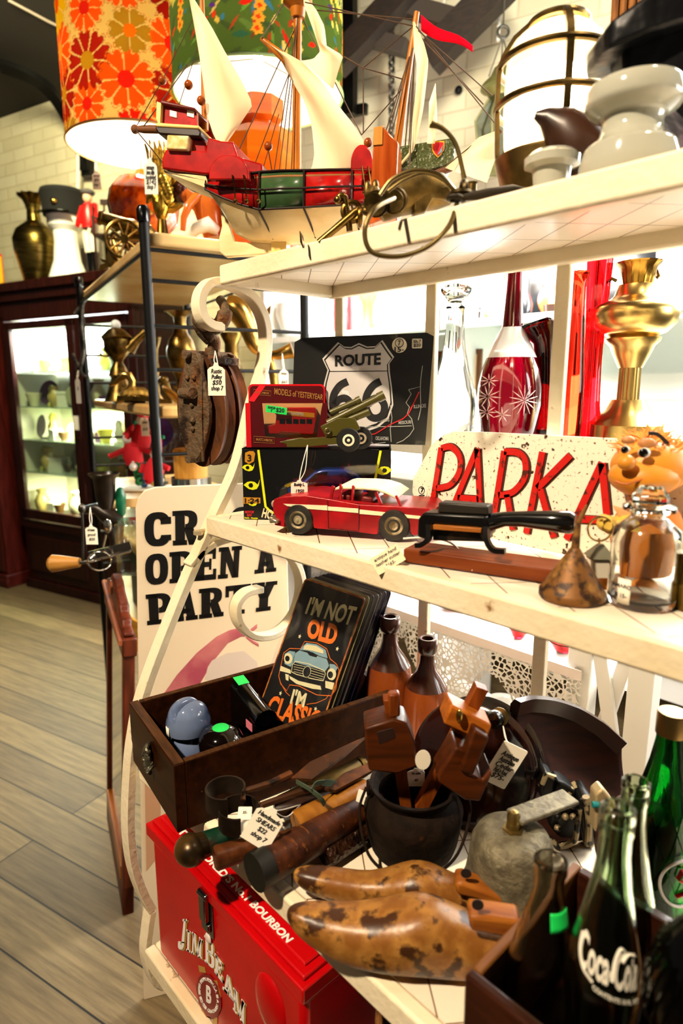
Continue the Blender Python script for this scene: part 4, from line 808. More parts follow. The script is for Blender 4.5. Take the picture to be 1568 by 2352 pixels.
for k in range(7): x = 1404 + k * 9; g.tube([q(x + 14, 330, 0), q(x + 2, 110, .0), q(x + 12 + k, -60, .01 * (k % 2))], .0042, 8)
g.build('canes', wood('cane', 'a06a34', '6a3c16', .5, 20, 'z'), wk)

# ================================================================ lettering and ribbons laid onto faces
def glyphs(body, fat=0.0, shear=0.0, space=1.0):
    c = bpy.data.curves.new('t', 'FONT'); c.body = body; c.size = 1; c.offset = fat; c.extrude = .5; c.resolution_u = 3; c.shear = shear; c.space_character = space; c.align_x = 'CENTER'; c.space_line = .9
    o = bpy.data.objects.new('t', c); me = o.to_mesh(); vs = [tuple(p.co) for p in me.vertices]; fs = [tuple(p.vertices) for p in me.polygons]
    o.to_mesh_clear(); bpy.data.objects.remove(o); bpy.data.curves.remove(c); return vs, fs
def quadmap(quad, mp, n, t, vs):
    (a, b, c, d) = quad; x0 = min(v[0] for v in vs); x1 = max(v[0] for v in vs); y0 = min(v[1] for v in vs); y1 = max(v[1] for v in vs); out = []
    for v in vs:
        u = (v[0] - x0) / max(1e-6, x1 - x0); w = (v[1] - y0) / max(1e-6, y1 - y0)
        px = [(1 - w) * ((1 - u) * d[i] + u * c[i]) + w * ((1 - u) * a[i] + u * b[i]) for i in (0, 1)]
        out.append(mp(px[0], px[1]) + V(n) * (t if v[2] > 0 else 0))
    return out
def tq(g, body, quad, mp, n=(0, -1, 0), t=.0006, fat=0.0, **k):
    """write body so that it fills the quad (TL, TR, BR, BL in photo pixels) on the face mp"""
    vs, fs = glyphs(body, fat, **k); g.add(quadmap(quad, mp, n, t, vs), fs); return g
def gq(g, polys, quad, mp, n=(0, -1, 0), t=.0006):
    vs = []; fs = []
    for p in polys:
        o = len(vs); m = len(p); vs += [(x, y, -1) for x, y in p] + [(x, y, 1) for x, y in p]
        fs += [tuple(o + m + i for i in range(m))] + [(o + i, o + (i + 1) % m, o + m + (i + 1) % m, o + m + i) for i in range(m)]
    vs2 = vs + [(0, 0, -1), (1, 1, -1)]; r = quadmap(quad, mp, n, t, vs2); g.add(r[:-2], fs); return g
def rc(x0, y0, x1, y1): return [(x0, y0), (x1, y0), (x1, y1), (x0, y1)]
def rng(a0, a1, cx=.5, cy=.5, rx=.5, ry=.5, ix=.15, iy=.30, n=22, e=2.6):
    def p(a, X, Y): c, s = math.cos(a), math.sin(a); return (cx + X * math.copysign(abs(c) ** (2 / e), c), cy + Y * math.copysign(abs(s) ** (2 / e), s))
    A = [R_(a0 + (a1 - a0) * k / n) for k in range(n + 1)]; return [[p(A[k], ix, iy), p(A[k], rx, ry), p(A[k + 1], rx, ry), p(A[k + 1], ix, iy)] for k in range(n)]
SL = {'O': rng(0, 360), 'C': rng(38, 322) + [rc(.62, .16, 1, .32), rc(.62, .64, 1, .84)],
      'P': [rc(.1, 0, .48, 1), rc(0, 0, .58, .14), rc(0, .86, .5, 1)] + rng(-90, 90, .5, .68, .5, .32, .16, .15),
      'R': [rc(.1, 0, .46, 1), rc(0, 0, .54, .14), rc(0, .86, .5, 1), [(.42, .5), (.78, .5), (1, 0), (.62, 0)], rc(.62, 0, 1.02, .14)] + rng(-90, 90, .48, .72, .46, .28, .14, .12),
      'A': [[(.12, 0), (.40, 0), (.56, 1), (.32, 1)], [(.58, 0), (.94, 0), (.70, 1), (.42, 1)], rc(.3, .24, .7, .40), rc(0, 0, .44, .14), rc(.52, 0, 1, .14)],
      'K': [rc(.1, 0, .44, 1), rc(0, 0, .52, .14), rc(0, .86, .52, 1), [(.4, .4), (.8, 1), (1, 1), (.55, .4)], [(.5, .6), (.4, .4), (.66, 0), (1, 0)], rc(.58, 0, 1, .14), rc(.58, .86, 1, 1)],
      'E': [rc(.1, 0, .46, 1), rc(0, 0, .98, .17), rc(0, .83, .94, 1), rc(.4, .42, .72, .58), rc(.66, .32, .76, .68), rc(.84, 0, .98, .34), rc(.80, .66, .94, 1)],
      'N': [rc(.1, 0, .34, 1), rc(0, 0, .44, .13), rc(0, .87, .4, 1), rc(.66, 0, .90, 1), rc(.56, .87, 1, 1), [(.1, 1), (.42, 1), (.9, 0), (.62, 0)]],
      'I': [rc(.25, 0, .75, 1), rc(.02, 0, .98, .08), rc(.02, .92, .98, 1)], 'J': [rc(.45, .22, .80, 1), rc(.26, .93, 1, 1)] + rng(180, 360, .42, .26, .38, .26, .06, .12), 'B': [rc(.12, 0, .40, 1), rc(.0, .93, .5, 1), rc(0, 0, .5, .07), rc(.3, .47, .52, .54)] + rng(-90, 90, .46, .745, .44, .255, .2, .17) + rng(-90, 90, .46, .265, .54, .265, .24, .18),
      'M': [rc(.06, 0, .20, 1), rc(.70, 0, .97, 1), [(.06, 1), (.32, 1), (.58, .08), (.44, .08)], [(.97, 1), (.76, 1), (.44, .08), (.58, .08)], rc(-.02, 0, .30, .07), rc(.62, 0, 1.04, .07), rc(-.02, .93, .2, 1), rc(.8, .93, 1.04, 1)],
      'T': [rc(.32, 0, .68, 1), rc(.2, 0, .8, .14), rc(0, .82, 1, 1), rc(0, .62, .14, 1), rc(.86, .62, 1, 1)],
      'Y': [rc(.32, 0, .68, .5), rc(.2, 0, .8, .14), [(.32, .46), (.68, .46), (.44, 1), (.06, 1)], [(.32, .46), (.68, .46), (.94, 1), (.58, 1)], rc(0, .87, .5, 1), rc(.54, .87, 1, 1)]}
def word(g, s, quad, mp, widths=None, gap=.06, n=(0, -1, 0), t=.0006, font=SL):
    ws = [.55 if c == ' ' else 1.0 for c in s]; tot = sum(ws) + gap * (len(s) - 1); x = 0; (a, b, c_, d) = quad
    L_ = lambda p, q_, u: (p[0] + (q_[0] - p[0]) * u, p[1] + (q_[1] - p[1]) * u)
    for ch_, w in zip(s, ws):
        u0, u1 = x / tot, (x + w) / tot
        if ch_ != ' ': gq(g, font[ch_], (L_(a, b, u0), L_(a, b, u1), L_(d, c_, u1), L_(d, c_, u0)), mp, n, t)
        x += w + gap
    return g

# ================================================================ the party sign on the floor
sg = V((-1.243, .53, 0)); SGR = math.atan2(.897, .441)
sign = thing('standing_sign', 'tall cream board reading CRACK OPEN A PARTY in black, on the floor behind the rack', 'sign', sg, SGR); pl = Pl(sg, SGR)
def q(x, y, yl=0): return pl.q3(x, y, yl)
B_ = [q(312, 1200), q(311, 1168), q(317, 1144), q(332, 1127), q(356, 1119), q(655, 1106)]; rz0 = q(655, 1106)
out = [(p.x, p.z) for p in B_] + [(rz0.x + .012, .04), (rz0.x, .001), (.06, .001)] + [(p.x, max(.001, p.z)) for p in (q(345, 2345), q(332, 2320), q(330, 2290))]
G().slab(out, 0, .008).build('board', mat('sign_cream', 'ead9bc', .35, c2='e2cfb0', ns=2), sign, bevel=.0015)
mp = lambda x, y: q(x, y, -.0003); g = G()
word(g, 'CRACK', ((330, 1178), (655, 1158), (652, 1240), (332, 1256)), mp); word(g, 'OPEN', ((332, 1274), (556, 1253), (552, 1325), (334, 1345)), mp); word(g, 'A', ((585, 1254), (636, 1250), (634, 1312), (584, 1318)), mp)
word(g, 'PARTY', ((334, 1366), (637, 1334), (632, 1400), (338, 1436)), mp); g.build('lettering', mat('sign_black', '070606', .45), sign)
ARM = mat('printed_arm', 'a84a5c', .4, c2='c87a78', ns=9)
G().loft([[q(x + s * w, y + s * w * .6, -.0002 - .0008 * (k in (1, 2))) for k, s in enumerate((-1, -.6, .6, 1))] for x, y, w in ((400, 1620, 30), (430, 1565, 24), (470, 1510, 18), (510, 1470, 13), (540, 1455, 13), (560, 1452, 15), (580, 1450, 8))]).loft([[q(x, y + s * 5, -.0002 - .0008 * (k in (1, 2))) for k, s in enumerate((-1, -.5, .5, 1))] for x, y in ((560, 1458), (575, 1450), (590, 1438))]).loft([[q(x, y + s * 4, -.0002 - .0008 * (k in (1, 2))) for k, s in enumerate((-1, -.5, .5, 1))] for x, y in ((565, 1462), (580, 1474), (594, 1482))]).build('printed_arm', ARM, sign)
G().slab([(p.x, p.z) for p in (q(470, 1560), q(480, 1520), q(520, 1500), q(560, 1495), q(590, 1520), q(598, 1560), q(580, 1600))], -.0005, -.0002).build('printed_shape', mat('printed_grey', 'd2c3b6', .4), sign)
G().slab([(p.x, p.z) for p in (q(332, 1780), q(368, 1780), q(368, 1960), q(336, 2000))], -.0008, -.0002).build('printed_panel', mat('printed_tan', 'c79a78', .4), sign)

# ================================================================ floor mirror and the low shelf by the sign
mr = onz(268, 2085, 0); MRR = RZ - .93
mir = thing('standing_mirror', 'tall mirror in a dark carved wooden frame with crest leaning beside the sign', 'mirror', mr, 0)
MF = wood('mirror_frame_wood', '5a2410', '34140a', .35, 8, 'z')
mA, mB = onz(243, 1855, .04), onz(282, 2105, .0); mr = mB.copy(); du = V((mA.x - mB.x, mA.y - mB.y, 0)); mw = du.length; mir.location = (mB.x, mB.y, 0); mir.rotation_euler = (-.065, 0, math.atan2(-du.y, -du.x)); pl = Pl((mB.x, mB.y, 0), math.atan2(-du.y, -du.x))
hz = pl.q(282, 1665)[1]
sg_ = -1
G().bx(-.035, 0, 0, .03, 0, hz).bx(-mw, -mw + .035, 0, .03, .0, hz).bx(-mw, 0, 0, .03, .0, .09).bx(-mw - .01, .01, -.004, .034, hz - .05, hz).build('frame', MF, mir, bevel=.004)
G().bx(-mw + .035, -.035, .008, .02, .09, hz - .05).build('mirror_glass', mat('mirror_silver', 'd8d0bc', .06, 1), mir)
G().bx(-mw + .035, -.035, -.003, .012, .09, .13).build('gilt_slip', wood('gilt_wood', '9a5a1c', '7a4212', .3, 10, 'x'), mir)
cr = [(-mw, hz), (0, hz), (0, hz + 0.014), (-.04, hz + 0.017), (-.05, hz + 0.034), (-.09, hz + 0.038), (-.10, hz + 0.058), (-mw * .42, hz + 0.072), (-mw * .5, hz + 0.091), (-mw * .62, hz + 0.096), (-mw * .72, hz + 0.072), (-mw * .8, hz + 0.058), (-mw * .9, hz + 0.048), (-mw, hz + 0.024)]
G().slab(cr, 0, .028).build('carved_crest', MF, mir, bevel=.006)
G().tube([(-mw - .012, -.004, hz + .02), (-mw * .5, -.006, hz + .008), (.008, -.006, hz - .01)], .008, 8).ring((-mw * .62, -.002, hz + .055), .018, .004, 18, 6, axis='y').build('moulding', mat('crest_light', '8a4a2a', .4), mir)
# things on the etagere's lower boards
gx = thing('green_crate', 'dark green painted crate with rope holes standing on the low cream board', 'crate', ep(.06, .22, .58), EROT)
g = G().bx(0, .012, 0, .6, .001, .235).bx(.30, .312, 0, .6, .001, .235).bx(.012, .30, .588, .6, .001, .235).bx(.012, .3, 0, .012, .001, .235).bx(.012, .3, .012, .588, .001, .012)
g.build('box', mat('dark_green_paint', '0e2018', .4), gx, bevel=.002)
for k in (.07, .12): G().ball((-.004, .06 + k, .19), .014, 10).build('knob', wood('knob_wood', 'a8641e', '7a4410', .4, 10, 'z'), gx)
G().bx(-.006, .0, -.006, .012, .001, .26).build('corner_strip', mat('pale_green_paint', '6a8a5a', .4), gx)
wp = thing('wooden_plaque', 'pale wooden plaque with a burnt tree drawing propped on the low board', 'plaque', ep(.04, .10, .58), RZ); pl = Pl(wp.location, RZ)
def q(x, y, yl=0): return pl.q3(x, y, yl)
G().slab([(p.x, max(.001, p.z)) for p in (q(259, 1398), q(318, 1428), q(318, 1495), q(262, 1478))], -.006, .006).build('panel', wood('pale_pine', 'd29a3c', 'b87a22', .4, 6, 'x'), wp, bevel=.001)
g = G()
for k in range(7): g.slab([(p.x, p.z) for p in (q(262 + k * 3, 1448 - k % 3 * 4), q(264 + k * 3, 1420 + k % 2 * 6), q(267 + k * 3, 1446))], -.0075, -.006)
g.bar([q(256 + 3, 1470, -.0068), q(275, 1478, -.0068), q(300, 1488, -.0068)], .0012, .003, (0, 1, 0)).bar([q(290, 1436, -.0068), q(302, 1442, -.0068), q(308, 1462, -.0068)], .0012, .0025, (0, 1, 0)).build('burnt_drawing', mat('burnt_line', '3a2a18', .7), wp)
jr = thing('spice_jar', 'small brown jar with a neon green lid sticker inside the shelf unit', 'jar', ep(.11, .06, .58), RZ)
G().lathe([(.028, .001), (.032, .01), (.032, .10), (.028, .115), (0, .115)], 20).build('body', mat('brown_jar', '4a2c14', .3, c2='1c1008', ns=40), jr); G().lathe([(.026, .1152), (.026, .117), (0, .117)], 20).build('sticker', NEON, jr)
bt = thing('black_boot', 'small black rounded object lying at the front of the low pine board', 'ornament', ep(.10, -.02 + .06, .58), RZ); G().tube([(-.03, -.02, .03), (0, -.02, .045), (.05, -.01, .04)], [.012, .034, .028], 14).build('body', BLACKG, bt)
# mincer, beater and jars on the .90 board
def m90(px, py, D): return ond(px, py, D)
mc = thing('meat_mincer', 'old black mincer hopper with rusty rim clamped to the wire shelf', 'mincer', onz(243, 1290, .90), RZ); Dm = (mc.location - EYE).dot(FW); pl = Pl(mc.location, RZ)
X0 = pl.q(243, 1150)[0]; zz = lambda y: pl.q(243, y)[1]; rr = lambda w: abs(pl.q(243 + w, 1150)[0] - X0)
BEN = mat('black_enamel', '14110e', .3, .3, c2='241a12', ns=14)
G().lathe([(rr(10), zz(1190)), (rr(16), zz(1163)), (rr(22), zz(1140)), (rr(25), zz(1100)), (rr(35), zz(1088)), (rr(34), zz(1086)), (rr(23), zz(1098)), (rr(18), zz(1150)), (0, zz(1160))], 30, TR(X0)).build('hopper', BEN, mc)
G().tube([q(185, 1172), q(220, 1168), q(245, 1182), q(275, 1200)], [.012, .018, .030, .022], 14).tube([q(248, 1190), q(262, 1240), q(258, 1290)], [.020, .012, .014], 10).build('barrel', BEN, mc)
G().lathe([(rr(33), zz(1089)), (rr(33), zz(1088.5)), (rr(24), zz(1096)), (rr(24), zz(1097))], 30, TR(X0), cap=False).build('rusty_inside', mat('rust_inner', '8a5a24', .7, c2='4a2c10', ns=40), mc)
hd = thing('green_handled_tool', 'small tool with green turned wooden handle standing by the black mincer', 'tool', m90(277, 1258, Dm), RZ); hd.location.z = .90; pl = Pl(hd.location, RZ)
G().lathe([(.002, pl.q(277, 1188)[1]), (.013, pl.q(277, 1180)[1]), (.017, pl.q(277, 1140)[1]), (.010, pl.q(277, 1122)[1]), (0, pl.q(277, 1118)[1])], 18, TR(pl.q(277, 1150)[0])).build('handle', mat('green_gloss', '0f5a3c', .2), hd)
G().tube([q(277, 1188), q(276, 1215), q(270, 1258)], [.009, .012, .012], 10).build('shank', wood('tool_wood', '6a4420', '4a2c12', .4, 10, 'z'), hd)
CHR = mat('chrome', 'd0ccc4', .12, 1)
eb = thing('egg_beater', 'chrome rotary egg beater with pale wooden handle hanging off the wire shelf front', 'whisk', m90(230, 1285, 1.72), RZ); pl = Pl(eb.location, RZ)
G().lathe([(.0, -.001), (.013, 0), (.016, .02), (.022, .055), (.024, .075), (.016, .084), (0, .086)], 20, TR(*q(183, 1292)) @ TR(ry=-92)).build('handle', wood('pale_handle', 'b8823a', '9a6424', .4, 8, 'x'), eb)
G().tube([q(183, 1292), q(200, 1291)], .005, 10).tube([q(190, 1288), q(190, 1230), q(188, 1172)], .004, 8).ball(tuple(q(188, 1168)), (.010, .010, .014)).build('crank', mat('dark_steel', '4a4642', .3, .9), eb)
g = G()
for k in range(4):
    a = k * .785; g.tube(catmull([q(203, 1288)] + [q(228 + 27 * math.cos(t), 1288 + 22 * math.sin(t), .025 * math.sin(a + t)) for t in np.linspace(3.0 + a * .2, -2.9 + a * .2, 12)], 3), .0022, 6)
g.tube([q(205, 1290), q(300, 1265)], .004, 8).bar([q(205, 1275), q(300, 1252)], .004, .02, (0, 1, 0)).build('beaters', CHR, eb)
gj = thing('square_glass_jar', 'small square clear glass jar on the wire shelf next to the sign', 'jar', m90(285, 1252, 1.85), RZ); gj.location.z = .90; pl = Pl(gj.location, RZ)
zj = pl.q(285, 1252)[1]; 
G().bx(-.028, .05, 0, .05, .001, pl.q(285, 1205)[1]).build('body', clear('jar_clear', 'e6ece4', .02, .15), gj, bevel=.006); G().lathe([(.03, .0), (.03, .012), (0, .012)], 20, TR(.01, .02, pl.q(285, 1205)[1])).build('lid', clear('jar_clear'), gj)
sp_ = thing('serving_spoon', 'bright metal spoon standing bowl up beside the black mincer', 'spoon', m90(243, 1250, 1.85), RZ); sp_.location.z = .9; pl = Pl(sp_.location, RZ)
G().tube([q(236, 1262), q(243, 1228)], .003, 8).ball(tuple(q(247, 1208)), (.012, .004, .022)).build('spoon', CHR, sp_)
g_ = thing('iron_bracket_hook', 'dark twisted iron bracket hanging at the left post of the wire unit', 'hook', ep(-.025, EL, 1.45), RZ); pl = Pl(g_.location, RZ)
DI = mat('weathered_iron', '6a645c', .5, .7, c2='231f1c', ns=30)
G().tube(catmull([q(204, 668), q(190, 698), q(186, 740), q(191, 780), q(192, 810), q(186, 838), q(180, 850)], 6), [.009] * 37, 10).tube(catmull([q(212, 665), q(195, 690), q(172, 722)], 4), .008, 8).tube(catmull([q(166, 812), q(172, 826), q(182, 846), q(190, 860), q(201, 870)], 4), .008, 8).build('bracket', DI, g_)
tag_at('long white paper tag dangling from the dark iron bracket by the black wire unit', 179, 895, 2.75, 11, 62, ['$'], to=(180, 848))
tag_at('white shaped price tag hanging by the black mincer and egg beater', 210, 1228, 1.7, 27, 46, ['old beater', 'good', '$20'], to=(207, 1165))
tag_at('white price tag hanging under the orange floral lampshade', 222, 414, 2.28, 20, 40, ['lamp', '$95', 'shop 7'], to=(220, 370))
tag_at('large white price tag hanging in front of the brass eagle wing', 346, 405, 1.72, 30, 76, ['vintage', 'brass eagle', 'bookend', '$145', 'shop 7'], to=(346, 330))
tag_at('small white tag behind the rungs of the wire shelf, beside the post', 333, 980, 2.3, 18, 42, ['plate', '$35'], to=(334, 950))
# beater-level extra board and plate stand behind the post
G().prism(rrect(.02, EW - .02, .62, EL, .03), zt_ - .046, zt_ - .013).build('board', BOARD, et).matrix_parent_inverse = Mx.Identity(4)
bp_ = thing('blue_plate', 'round dark blue glass plate in a curly black iron stand behind the black post', 'plate', onb(372, .8, zt_), RZ); pl = Pl(bp_.location, RZ)
c_ = q(365, 992); r_ = abs(q(401, 992).x - c_.x)
G().lathe([(0, .004), (r_ * .6, .004), (r_, .016), (r_, .019), (r_ * .6, .007), (0, .007)], 40, TR(c_.x, .0, c_.z, rx=84)).build('plate', mat('cobalt_glass', '0b1430', .1, c2='18285a', ns=14), bp_)
g = G().bx(c_.x - .015, c_.x + .015, -.02, .04, 0, .01).tube([(c_.x, .03, .005), (c_.x, .02, c_.z)], .006, 6)
for k in range(16): a = k * .3927; g.ring((c_.x + (r_ + .012) * math.cos(a), .006, c_.z + (r_ + .012) * math.sin(a)), .011, .0025, 10, 5, axis='y')
g.build('scroll_stand', BLACKI, bp_)
wb_ = thing('wooden_barrel_jar', 'round pale wooden canister with a polished metal foot band under the pulley', 'canister', onb(430, .3, 0), RZ); pl = Pl(wb_.location, RZ)
z0 = pl.q(435, 1135)[1]; wb_.location.z = .90; pl = Pl(wb_.location, RZ)
G().lathe([(.062, 0), (.062, pl.q(430, 1112)[1])], 28, cap=False).lathe([(.066, pl.q(430, 1115)[1]), (.066, pl.q(430, 1095)[1]), (.06, pl.q(430, 1094)[1])], 28).build('metal_band', CHR, wb_); G().lathe([(.054, pl.q(430, 1100)[1]), (.056, pl.q(430, 1034)[1]), (.05, pl.q(430, 1030)[1]), (0, pl.q(430, 1030)[1])], 28).build('wood_body', wood('honey_wood', 'c08a3c', 'a06a24', .35, 6, 'z'), wb_)
# brass horn swirls seen between scroll and wire shelf
bh = thing('brass_swan', 'large shiny brass bird with curved neck behind the painted scroll', 'ornament', brd(600, .10), RZ); pl = Pl(bh.location, RZ)
G().tube(catmull([q(520, 700), q(548, 715), q(570, 755), q(590, 800), q(630, 815), q(672, 805)], 6), [.03, .032, .034, .036, .037, .038, .038, .037, .036, .034, .032, .03, .028, .027, .026, .025, .024, .022, .020, .018, .016, .014, .013, .013, .014, .016, .018, .02, .022, .024, .026], 18).tube(catmull([q(612, 815), q(625, 850), q(632, 905), q(628, 935)], 5), .014, 10).build('body', GOLD, bh)
G().loft([[q(600, 722), q(602, 720, .02), q(606, 726)], [q(622, 700), q(624, 700, .02), q(620, 722)]]).build('tail', GOLD, bh)
tag_at('white price tag hanging from the brass bird behind the painted scroll', 652, 870, 1.75, 20, 50, ['brass', '$65'], to=(648, 812))

# ================================================================ the rusty pulley on the scroll
RUST = mat('rusty_iron', '66523c', .75, .5, c2='7a4a22', ns=40, lo=.5, hi=.7, c3='2a1c12', ns3=20, bump=.5, bs=120)
RWOOD = mat('pulley_rust_brown', '6a3a16', .6, .2, c2='4a2810', ns=26, bump=.3, bs=80, stretch=(1, 1, .4))
pp = onx(490, 745, fx - .018); pu = thing('rusty_pulley', 'rusty iron double pulley block hooked on the painted scroll of the rack', 'pulley', pp, RZ - .6); pl = Pl(pp, RZ - .6)
def egg(cx, w, y0, y1, k=20):
    o = []
    for i in range(k): t = i / k * 2 * math.pi; yy = (1 - math.cos(t)) / 2; ww = math.sin(t) * (.62 + .5 * yy - .12 * yy * yy); o.append((cx + w * ww, y0 + (y1 - y0) * yy))
    return o
cheek = [(453, 808), (463, 812), (470, 830), (474, 860), (482, 895), (490, 930), (490, 970), (482, 1010), (470, 1045), (458, 1062), (447, 1062), (438, 1035), (425, 1000), (419, 965), (420, 920), (428, 880), (433, 845), (434, 815), (442, 806)]
for y, nm in ((-.012, 'near_cheek'), (.078, 'far_cheek')): G().slab([(p.x, p.z) for p in (q(*c) for c in cheek)], y, y + .010).build('cheek', RUST, pu, bevel=.002)
c_ = q(455, 945)
for y in (.006, .042):
    r_ = .068; G().lathe([(r_, 0), (r_ * .92, .012), (r_, .026)], 40, TR(c_.x, y + .026, c_.z, rx=90, s=(.92, 1.5, 1))).build('sheave', RWOOD, pu)
for a, b in (((445, 815), .075), ((452, 1052), .084)): c = q(*a); G().cyl((c.x, -.022, c.z), (c.x, b + .018, c.z), .008, n=12).build('bolt', RUST, pu)
g = G()
for a, r_ in (((443, 868), .005), ((458, 868), .005), ((453, 930), .005), ((455, 965), .007), ((455, 985), .005)): c = q(*a); g.ball((c.x, -.013, c.z), r_, 10)
c = q(450, 903); g.cyl((c.x - .018, -.018, c.z), (c.x + .016, -.022, c.z), .010, n=12).bar([q(464, 815, -.013), q(464, 930, -.013), q(466, 1060, -.013)], .004, .003, (0, 1, 0)).build('rivets', RUST, pu)
G().bx(q(440, 835).x, q(495, 835).x, .02, .06, q(440, 838).z, q(440, 822).z).cyl(q(486, 835, .04), q(488, 800, .04), .014, n=12).build('yoke', RUST, pu, bevel=.002)
hk = catmull([q(489, 808, .04), q(492, 785, .038), q(480, 772, .03), q(466, 755, .022), q(460, 735, .012), q(470, 742, .006), q(487, 752, .0), q(505, 745, .0), q(516, 722, .002), q(513, 700, .006), q(505, 688, .01)], 5)
G().tube(hk, [.012 if i < 8 else .015 if i < 30 else .013 if i < 42 else .008 for i in range(len(hk))], 12).build('hook', RUST, pu)
tag_at('white price tag on the rusty pulley reading Rustic Pulley $50', 497, 871, 1.03, 40, 74, ['Rustic', 'Pulley', '$50', 'shop 7'], to=(494, 806))

# ================================================================ middle shelf
def mid(px, py): return onz(px, py, ZM)
BLACKC = mat('black_card', '0b0b0a', .35); YEL = mat('acid_yellow', 'd8e01c', .4); LIME = mat('lime_edge', '6aa014', .4); FILM = clear('film_window', 'eeeae2', .05, .08); GOLDP = mat('gold_print', 'd8962a', .35, .3)
cb0 = mid(560, 1192); CBR = RZ - .06; cbx = thing('toy_car_box', 'black window box with yellow flame print holding a blue model van, on the middle shelf', 'box', cb0, CBR); pl = Pl(cb0, CBR)
def q(x, y, yl=0): return pl.q3(x, y, yl)
BW = q(897, 1100).x; BD = .098; BH = q(560, 1029).z; f_ = .002
ZBX = ZM + BH
g = G().bx(0, BW, 0, BD, 0, f_).bx(0, BW, BD - f_, BD, f_, BH).bx(0, f_, 0, BD, f_, BH).bx(BW - f_, BW, 0, BD, f_, BH).bx(0, BW, .03, BD, BH - f_, BH)
wl_, wr_ = q(603, 1100).x, q(862, 1100).x
g.slab([(f_, f_), (BW - f_, f_), (BW - f_, .012), (wl_ + .012, .012), (wl_ + .004, .02), (wl_ - .006, BH - f_), (f_, BH - f_)], 0, f_).slab([(wr_ - .012, .012), (BW - f_, .012), (BW - f_, BH - f_), (wr_ + .008, BH - f_)], 0, f_)
g.build('carton', BLACKC, cbx)
G().bx(wl_ - .01, wr_ + .01, .0025, .003, .010, BH - .003).bx(wl_ - .005, wr_ + .005, .003, .03, BH - .0026, BH - .002).build('film_window', FILM, cbx)
G().bar([V((wl_ + .014, -.0006, .012)), V((wl_ + .004, -.0006, .022)), V((wl_ - .006, -.0006, BH - .003))], .001, .004, (0, 1, 0)).bar([V((wl_ + .014, -.0006, .012)), V((wl_ + .05, -.0006, .012))], .001, .004, (0, 1, 0)).build('yellow_edging', YEL, cbx)
G().bar([V((wr_ - .011, -.0006, .012)), V((wr_ + .008, -.0006, BH - .003))], .001, .004, (0, 1, 0)).build('yellow_edging', YEL, cbx)
def flame(g, x, z, s, w=1):
    o = [(-1, .05), (-.55, .42), (-.1, .5), (.35, .42), (.7, .1), (1, .75), (.85, .0), (.6, -.42), (.1, -.55), (-.4, -.42)]; i = [(.18, -.02), (.05, .28), (-.25, .26), (-.42, .05), (-.3, -.2), (.0, -.26)]
    g.k = 0; g.slab([(x + a * s * w, z + b * s) for a, b in o], -.0006, -.0001); g.k = 1; g.slab([(x + a * s * w, z + b * s) for a, b in i], -.0011, -.0005)
g = G()
for x, z, s, w in ((wl_ * .45, .058, .014, 1), (wl_ * .3, .088, .011, 1), (wl_ * .45, .028, .010, 1), (BW - .012, .085, .014, -1), (BW - .014, .055, .012, -1), (BW - .016, .026, .012, -1)): flame(g, x, z, s, w)
g.build('flame_print', [YEL, BLACKC], cbx)
g = G(); T_ = TR(BW + .0005, 0, 0, rz=90)
g2 = G()
for x, z, s, w in ((.075, .085, .013, 1), (.055, .045, .016, 1)): 
    o = [(-1, .05), (-.55, .42), (-.1, .5), (.35, .42), (.7, .1), (1, .75), (.85, .0), (.6, -.42), (.1, -.55), (-.4, -.42)]; g2.slab([(x + a * s * w, z + b * s) for a, b in o], -.0004, 0, T=T_)
g2.build('side_flames', mat('side_gold', 'a8962a', .4), cbx)
mp = lambda x, y: q(x, y, -.0006)
g = G().slab([(p.x, p.z) for p in (q(558, 1142), q(598, 1143), q(598, 1156), q(558, 1157))], -.0008, -.0001).slab([(p.x, p.z) for p in (q(563, 1040), q(572, 1036), q(582, 1036), q(586, 1042), q(583, 1060), q(572, 1066), q(562, 1060))], -.0008, -.0001); g.build('gold_badges', GOLDP, cbx)
g = G(); tq(g, '1:24', ((562, 1144), (595, 1145), (595, 1155), (562, 1156)), lambda x, y: q(x, y, -.0009), fat=.02); tq(g, '3', ((568, 1044), (577, 1044), (577, 1060), (568, 1060)), lambda x, y: q(x, y, -.0009), fat=.02); g.build('badge_lettering', mat('print_black', '15100a', .5), cbx)
g = G(); tq(g, 'MOTOR\nMAX', ((562, 1173), (584, 1173), (582, 1186), (564, 1186)), mp, fat=.03); g.build('maker_print', mat('print_red', 'c8202a', .5), cbx)
g = G(); tq(g, 'NO. 76600', ((562, 1187), (592, 1189), (592, 1193), (562, 1191)), mp, fat=.02); g.build('number_print', YEL, cbx)
g = G(); tq(g, 'HO', ((603, 1166), (627, 1172), (625, 1194), (600, 1188)), mp, fat=.03, shear=.2); g.build('title_print', mat('print_flame', 'f4d8b0', .5), cbx)
g = G().slab([(x, z) for x, z in rrect(.062, .085, .088, .1, .002)], -.0006, 0, T=TR(BW + .0004, -.03, 0, rz=90)); g.build('side_badge', GOLDP, cbx)
